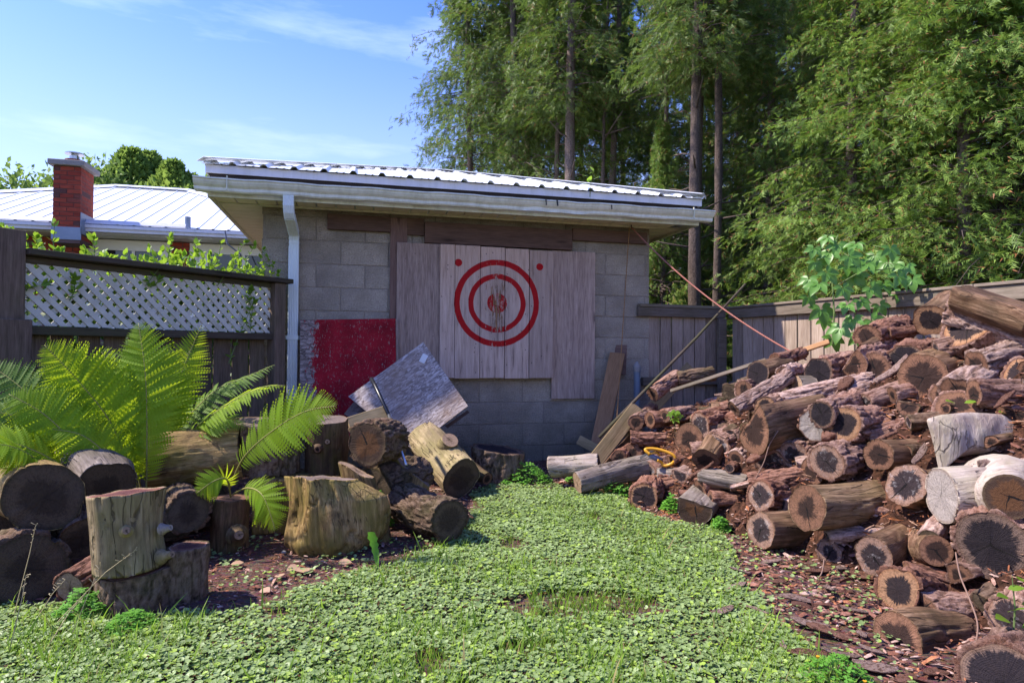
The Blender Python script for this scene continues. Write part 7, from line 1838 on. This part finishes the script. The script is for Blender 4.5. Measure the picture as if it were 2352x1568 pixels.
z_ = np.where(h_ > 0.01, h_ - 0.05 + 0.14 * (fbm(X_ * 6, Y_ * 6, 0, 11) - 0.5), 0.0); z_ = np.maximum(z_, ground_z(X_, Y_)) + RNG.uniform(0.0, 0.014, m)
size = RNG.uniform(0.010, 0.036, m) * np.where(RNG.uniform(0, 1, m) < 0.10, 2.4, 1.0)
size = np.where(s_ < -0.5, size * 0.7, size)
V, Fs = scatter(CHV * np.array([1, 0.62, 0.8]), CHF, np.stack([X_, Y_, z_], -1), rdir(m, 0) * np.array([1, .7, 1]) + RNG.normal(0, .18, (m, 3)), np.array([0, 0, 1.0]) + RNG.normal(0, .38, (m, 3)), size)
add('bark_litter', mk_mesh('bark_litter', V, Fs), M['chip'], kind='stuff')
# orange dead cedar needles drifted over the heap
M['needle'] = chip_mat('dead_cedar_needles', [(0.36, 0.13, 0.05), (0.44, 0.20, 0.09), (0.28, 0.10, 0.05), (0.40, 0.25, 0.17)])
n = 15000; X_ = RNG.uniform(0.8, 3.3, n); Y_ = RNG.uniform(1.6, 5.6, n); h_ = H(X_, Y_); dn = fbm(X_ * 3.5, Y_ * 3.5, 0, 91, 3)
ok = (sdist(X_, Y_) * SG > -0.2) & (dn > 0.54) & (X_ < 2.10 + (6.3 - Y_) * 0.39); X_, Y_, h_ = X_[ok], Y_[ok], h_[ok]; m = len(X_)
z_ = np.maximum(h_ - 0.02 + 0.14 * (fbm(X_ * 6, Y_ * 6, 0, 11) - 0.5), 0.01) + RNG.uniform(0, 0.03, m)
V, Fs = scatter(CHV * np.array([1, .22, .3]), CHF, np.stack([X_, Y_, z_], -1), rdir(m, 0) + RNG.normal(0, .25, (m, 3)), np.array([0, 0, 1.0]) + RNG.normal(0, .5, (m, 3)), RNG.uniform(0.02, 0.06, m))
add('dead_needles', mk_mesh('dead_needles', V, Fs), M['needle'], kind='stuff')
# larger strips of bark, each by itself
def strip_mesh(seed):
    rng = np.random.default_rng(seed); nx_, ny_ = 30, 13; u = np.linspace(-.5, .5, nx_); w = np.linspace(-1, 1, ny_); U, Wd = np.meshgrid(u, w)
    prof = 0.20 * (1 - (2 * np.abs(U)) ** 3) * (0.8 + 0.35 * fbm(U * 5 + seed, 0, 0, seed)) + 0.02
    Yv = Wd * prof + 0.06 * np.sin(U * 4 + seed); Zv = 0.05 * (1 - Wd ** 2) + 0.075 * np.clip(np.abs(fbm(U * 7, Yv * 34, 0, seed, 2) - 0.5) / 0.08, 0, 1) + 0.05 * fbm(U * 30, Yv * 50, 0, seed, 2) + 0.06 * np.cos(U * 5 + seed)
    V = np.stack([U, Yv, Zv], -1).reshape(-1, 3); V2 = V.copy(); V2[:, 2] = V[:, 2] * 0.3 - 0.05
    ii, jj = np.meshgrid(np.arange(nx_ - 1), np.arange(ny_ - 1)); b = (jj * nx_ + ii).ravel(); f = np.stack([b, b + 1, b + nx_ + 1, b + nx_], 1); K = len(V)
    rim = [k for k in range(nx_)] + [nx_ * (j + 1) - 1 for j in range(1, ny_)] + [nx_ * (ny_ - 1) + k for k in range(nx_ - 2, -1, -1)] + [nx_ * j for j in range(ny_ - 2, 0, -1)]
    side = np.array([(rim[i], K + rim[i], K + rim[(i + 1) % len(rim)], rim[(i + 1) % len(rim)]) for i in range(len(rim))])
    return mk_mesh('bark_strip', np.concatenate([V, V2]), np.concatenate([f, f[:, ::-1] + K, side]), False, {'ridge': np.tile(np.clip(np.abs(fbm(U.ravel() * 7, V[:, 1] * 34, 0, seed, 2) - 0.5) / 0.08, 0, 1), 2)})
SM = [strip_mesh(s) for s in range(6)]
for q in SM: q.materials.append(LB['palebark'])
SM2 = [strip_mesh(s) for s in range(6, 10)]
for q in SM2: q.materials.append(LB['redbark'])
spots = [(1790, 1335, 34, 10), (1830, 1375, 60, -12), (1905, 1350, 46, 75), (1990, 1322, 70, -25), (1860, 1430, 60, -22), (1960, 1400, 50, -60), (1905, 1452, 74, -25), (1980, 1455, 40, 70), (1800, 1480, 30, 80), (1850, 1500, 60, -30), (1930, 1500, 60, -25), (2010, 1530, 70, -20), (2080, 1558, 60, 20), (1740, 1400, 40, -50), (1700, 1310, 34, -30), (1880, 1310, 50, 20), (1940, 1300, 60, 50), (1690, 1345, 40, 10), (2150, 1545, 50, 10), (1770, 1290, 44, 15), (1600, 1240, 30, -20), (1520, 1405, 34, 10), (1660, 1400, 44, 20), (2000, 1490, 40, -45), (1950, 1545, 50, -35)]
for i, (x_, y_, l_, ang) in enumerate(spots):
    g_ = G(x_, y_, 0.02); me = (SM if i % 3 else SM2)[i % (6 if i % 3 else 4)]
    o = add('bark_strip', me, None, None, label=whereabouts(('long' if l_ > 55 else 'short') + (' grey pink' if i % 3 else ' red brown') + ' bark strip on the litter', x_, y_), cat='bark strip', group='loose bark strips on the litter')
    L_ = l_ / F * g_.y * 1.35; o.location = g_; o.scale = (L_, L_ * 0.8, L_ * 0.42); o.rotation_euler = (RNG.uniform(-.2, .2), RNG.uniform(-.15, .15), math.radians(ang) * 1.0)
for i in range(30):     # strips caught between the logs of the heap
    for _ in range(60):
        X1, Y1 = float(RNG.uniform(1.0, 2.9)), float(RNG.uniform(2.0, 5.2)); h1 = float(H(X1, Y1))
        if h1 > 0.1 and X1 < 2.0 + (6.3 - Y1) * 0.39: break
    me = (SM if i % 2 else SM2)[i % (6 if i % 2 else 4)]
    o = add('bark_strip', me, None, None, label=whereabouts(('pale' if i % 2 else 'red brown') + ' bark strip caught', *to_px((X1 - .06, Y1 - .06, h1))), cat='bark strip', group='bark strips caught in the heap')
    L_ = float(RNG.uniform(0.10, 0.26)); o.location = (X1 - 0.06, Y1 - 0.06, h1 + 0.01); o.scale = (L_, L_ * 0.7, L_ * 0.6); o.rotation_euler = (RNG.uniform(-.3, .3), RNG.uniform(-.7, .1), RNG.uniform(-.6, 1.0))
# dry leaves and pebbles on the bare patch at the left
M['dryleaf'] = foliage_mat('dry_leaf', (0.30, 0.16, 0.08), (0.48, 0.33, 0.24), 0, transl=0.1, nscale=3)
for i, (x_, y_, s_) in enumerate([(782, 1292, 24), (960, 1352, 34), (1000, 1335, 26), (1070, 1378, 20), (830, 1320, 20), (900, 1330, 22), (1180, 1378, 22), (1010, 1395, 18)]):
    x_ = [777, 700, 690, 800, 640, 560, 600, 740][i]; y_ = [1290, 1315, 1300, 1318, 1325, 1290, 1352, 1340][i]
    g_ = G(x_, y_, 0.02); V, Fs = scatter(OLV * np.array([1, 1.5, 1]), OLF, np.zeros((1, 3)), np.array([[math.cos(i * 2), math.sin(i * 2), 0.1]]), np.array([[0.2 * math.sin(i), -0.2, 1]]), np.array([s_ / F * g_.y * 1.3]))
    o = add('dry_leaf', mk_mesh('dry_leaf', V, Fs, True), M['dryleaf'], None, label=['dry leaf right below the side lobe stump', 'dry leaf on the bare soil left of the big stump', 'pale dry leaf just under the big stump', 'dry leaf below the middle of the big stump', 'dry leaf between dark brown stump and big stump', 'tan dry leaf in front of the dark brown stump', 'dry leaf nearest the ivy left of centre', 'dry leaf farthest right on the bare soil'][i], cat='leaf', group='dry leaves on the bare soil'); o.location = g_
for i, (x_, y_) in enumerate([(652, 1268), (884, 1312), (906, 1320), (770, 1345), (622, 1330)]):
    g_ = G(x_, y_, 0.008); mb = MB(); mb.tube([Vector((-.012, 0, 0)), Vector((-.006, 0, 0)), Vector((.006, 0, 0)), Vector((.012, 0, 0))], [0.003, .009, .009, .003], 8)
    o = add('pebble', mk_mesh('pebble', mb.v, mb.f, True), M['conc'], None, label=['pale pebble left of the big stump', 'pale pebble beside the upright dandelion leaf', 'pale pebble right of the upright dandelion leaf', 'pale pebble below the big stump', 'pale pebble before the dark brown stump'][i], cat='pebble', group='pebbles on the bare soil'); o.location = g_
# tendrils of dead creeper hanging on the heap
M['vine'] = m_plain('dead_vine', (0.20, 0.12, 0.09), 0.9)
def vine(label, pts, r_=0.004):
    A_ = [P(*q) for q in pts]; sm = []
    for i in range(len(A_) - 1):
        p0, p1, p2, p3 = A_[max(i - 1, 0)], A_[i], A_[i + 1], A_[min(i + 2, len(A_) - 1)]
        for k in range(6):
            q = k / 6; sm.append(0.5 * ((2 * p1) + (p2 - p0) * q + (2 * p0 - 5 * p1 + 4 * p2 - p3) * q * q + (3 * p1 - p0 - 3 * p2 + p3) * q ** 3))
    MB().tube(sm, r_, 6).build('vine', M['vine'], None, smooth=True, label=label, cat='vine', group='dead vines on the heap')
vine('long thin dead vine hanging in front of the largest black hearted end', [(2195, 1268, 2.40), (2205, 1320, 2.33), (2225, 1370, 2.25), (2245, 1430, 2.15), (2240, 1480, 2.08), (2225, 1512, 2.0)], 0.0028)
vine('thin twig curling over the bark litter below the half buried end', [(1790, 1330, 2.9), (1850, 1345, 2.75), (1885, 1320, 2.8), (1893, 1280, 2.85)], 0.003)
vine('thin dead twig in the gap between matching log pair and bark log', [(1735, 1100, 3.5), (1755, 1060, 3.5), (1768, 1020, 3.5), (1790, 985, 3.5)], 0.003)
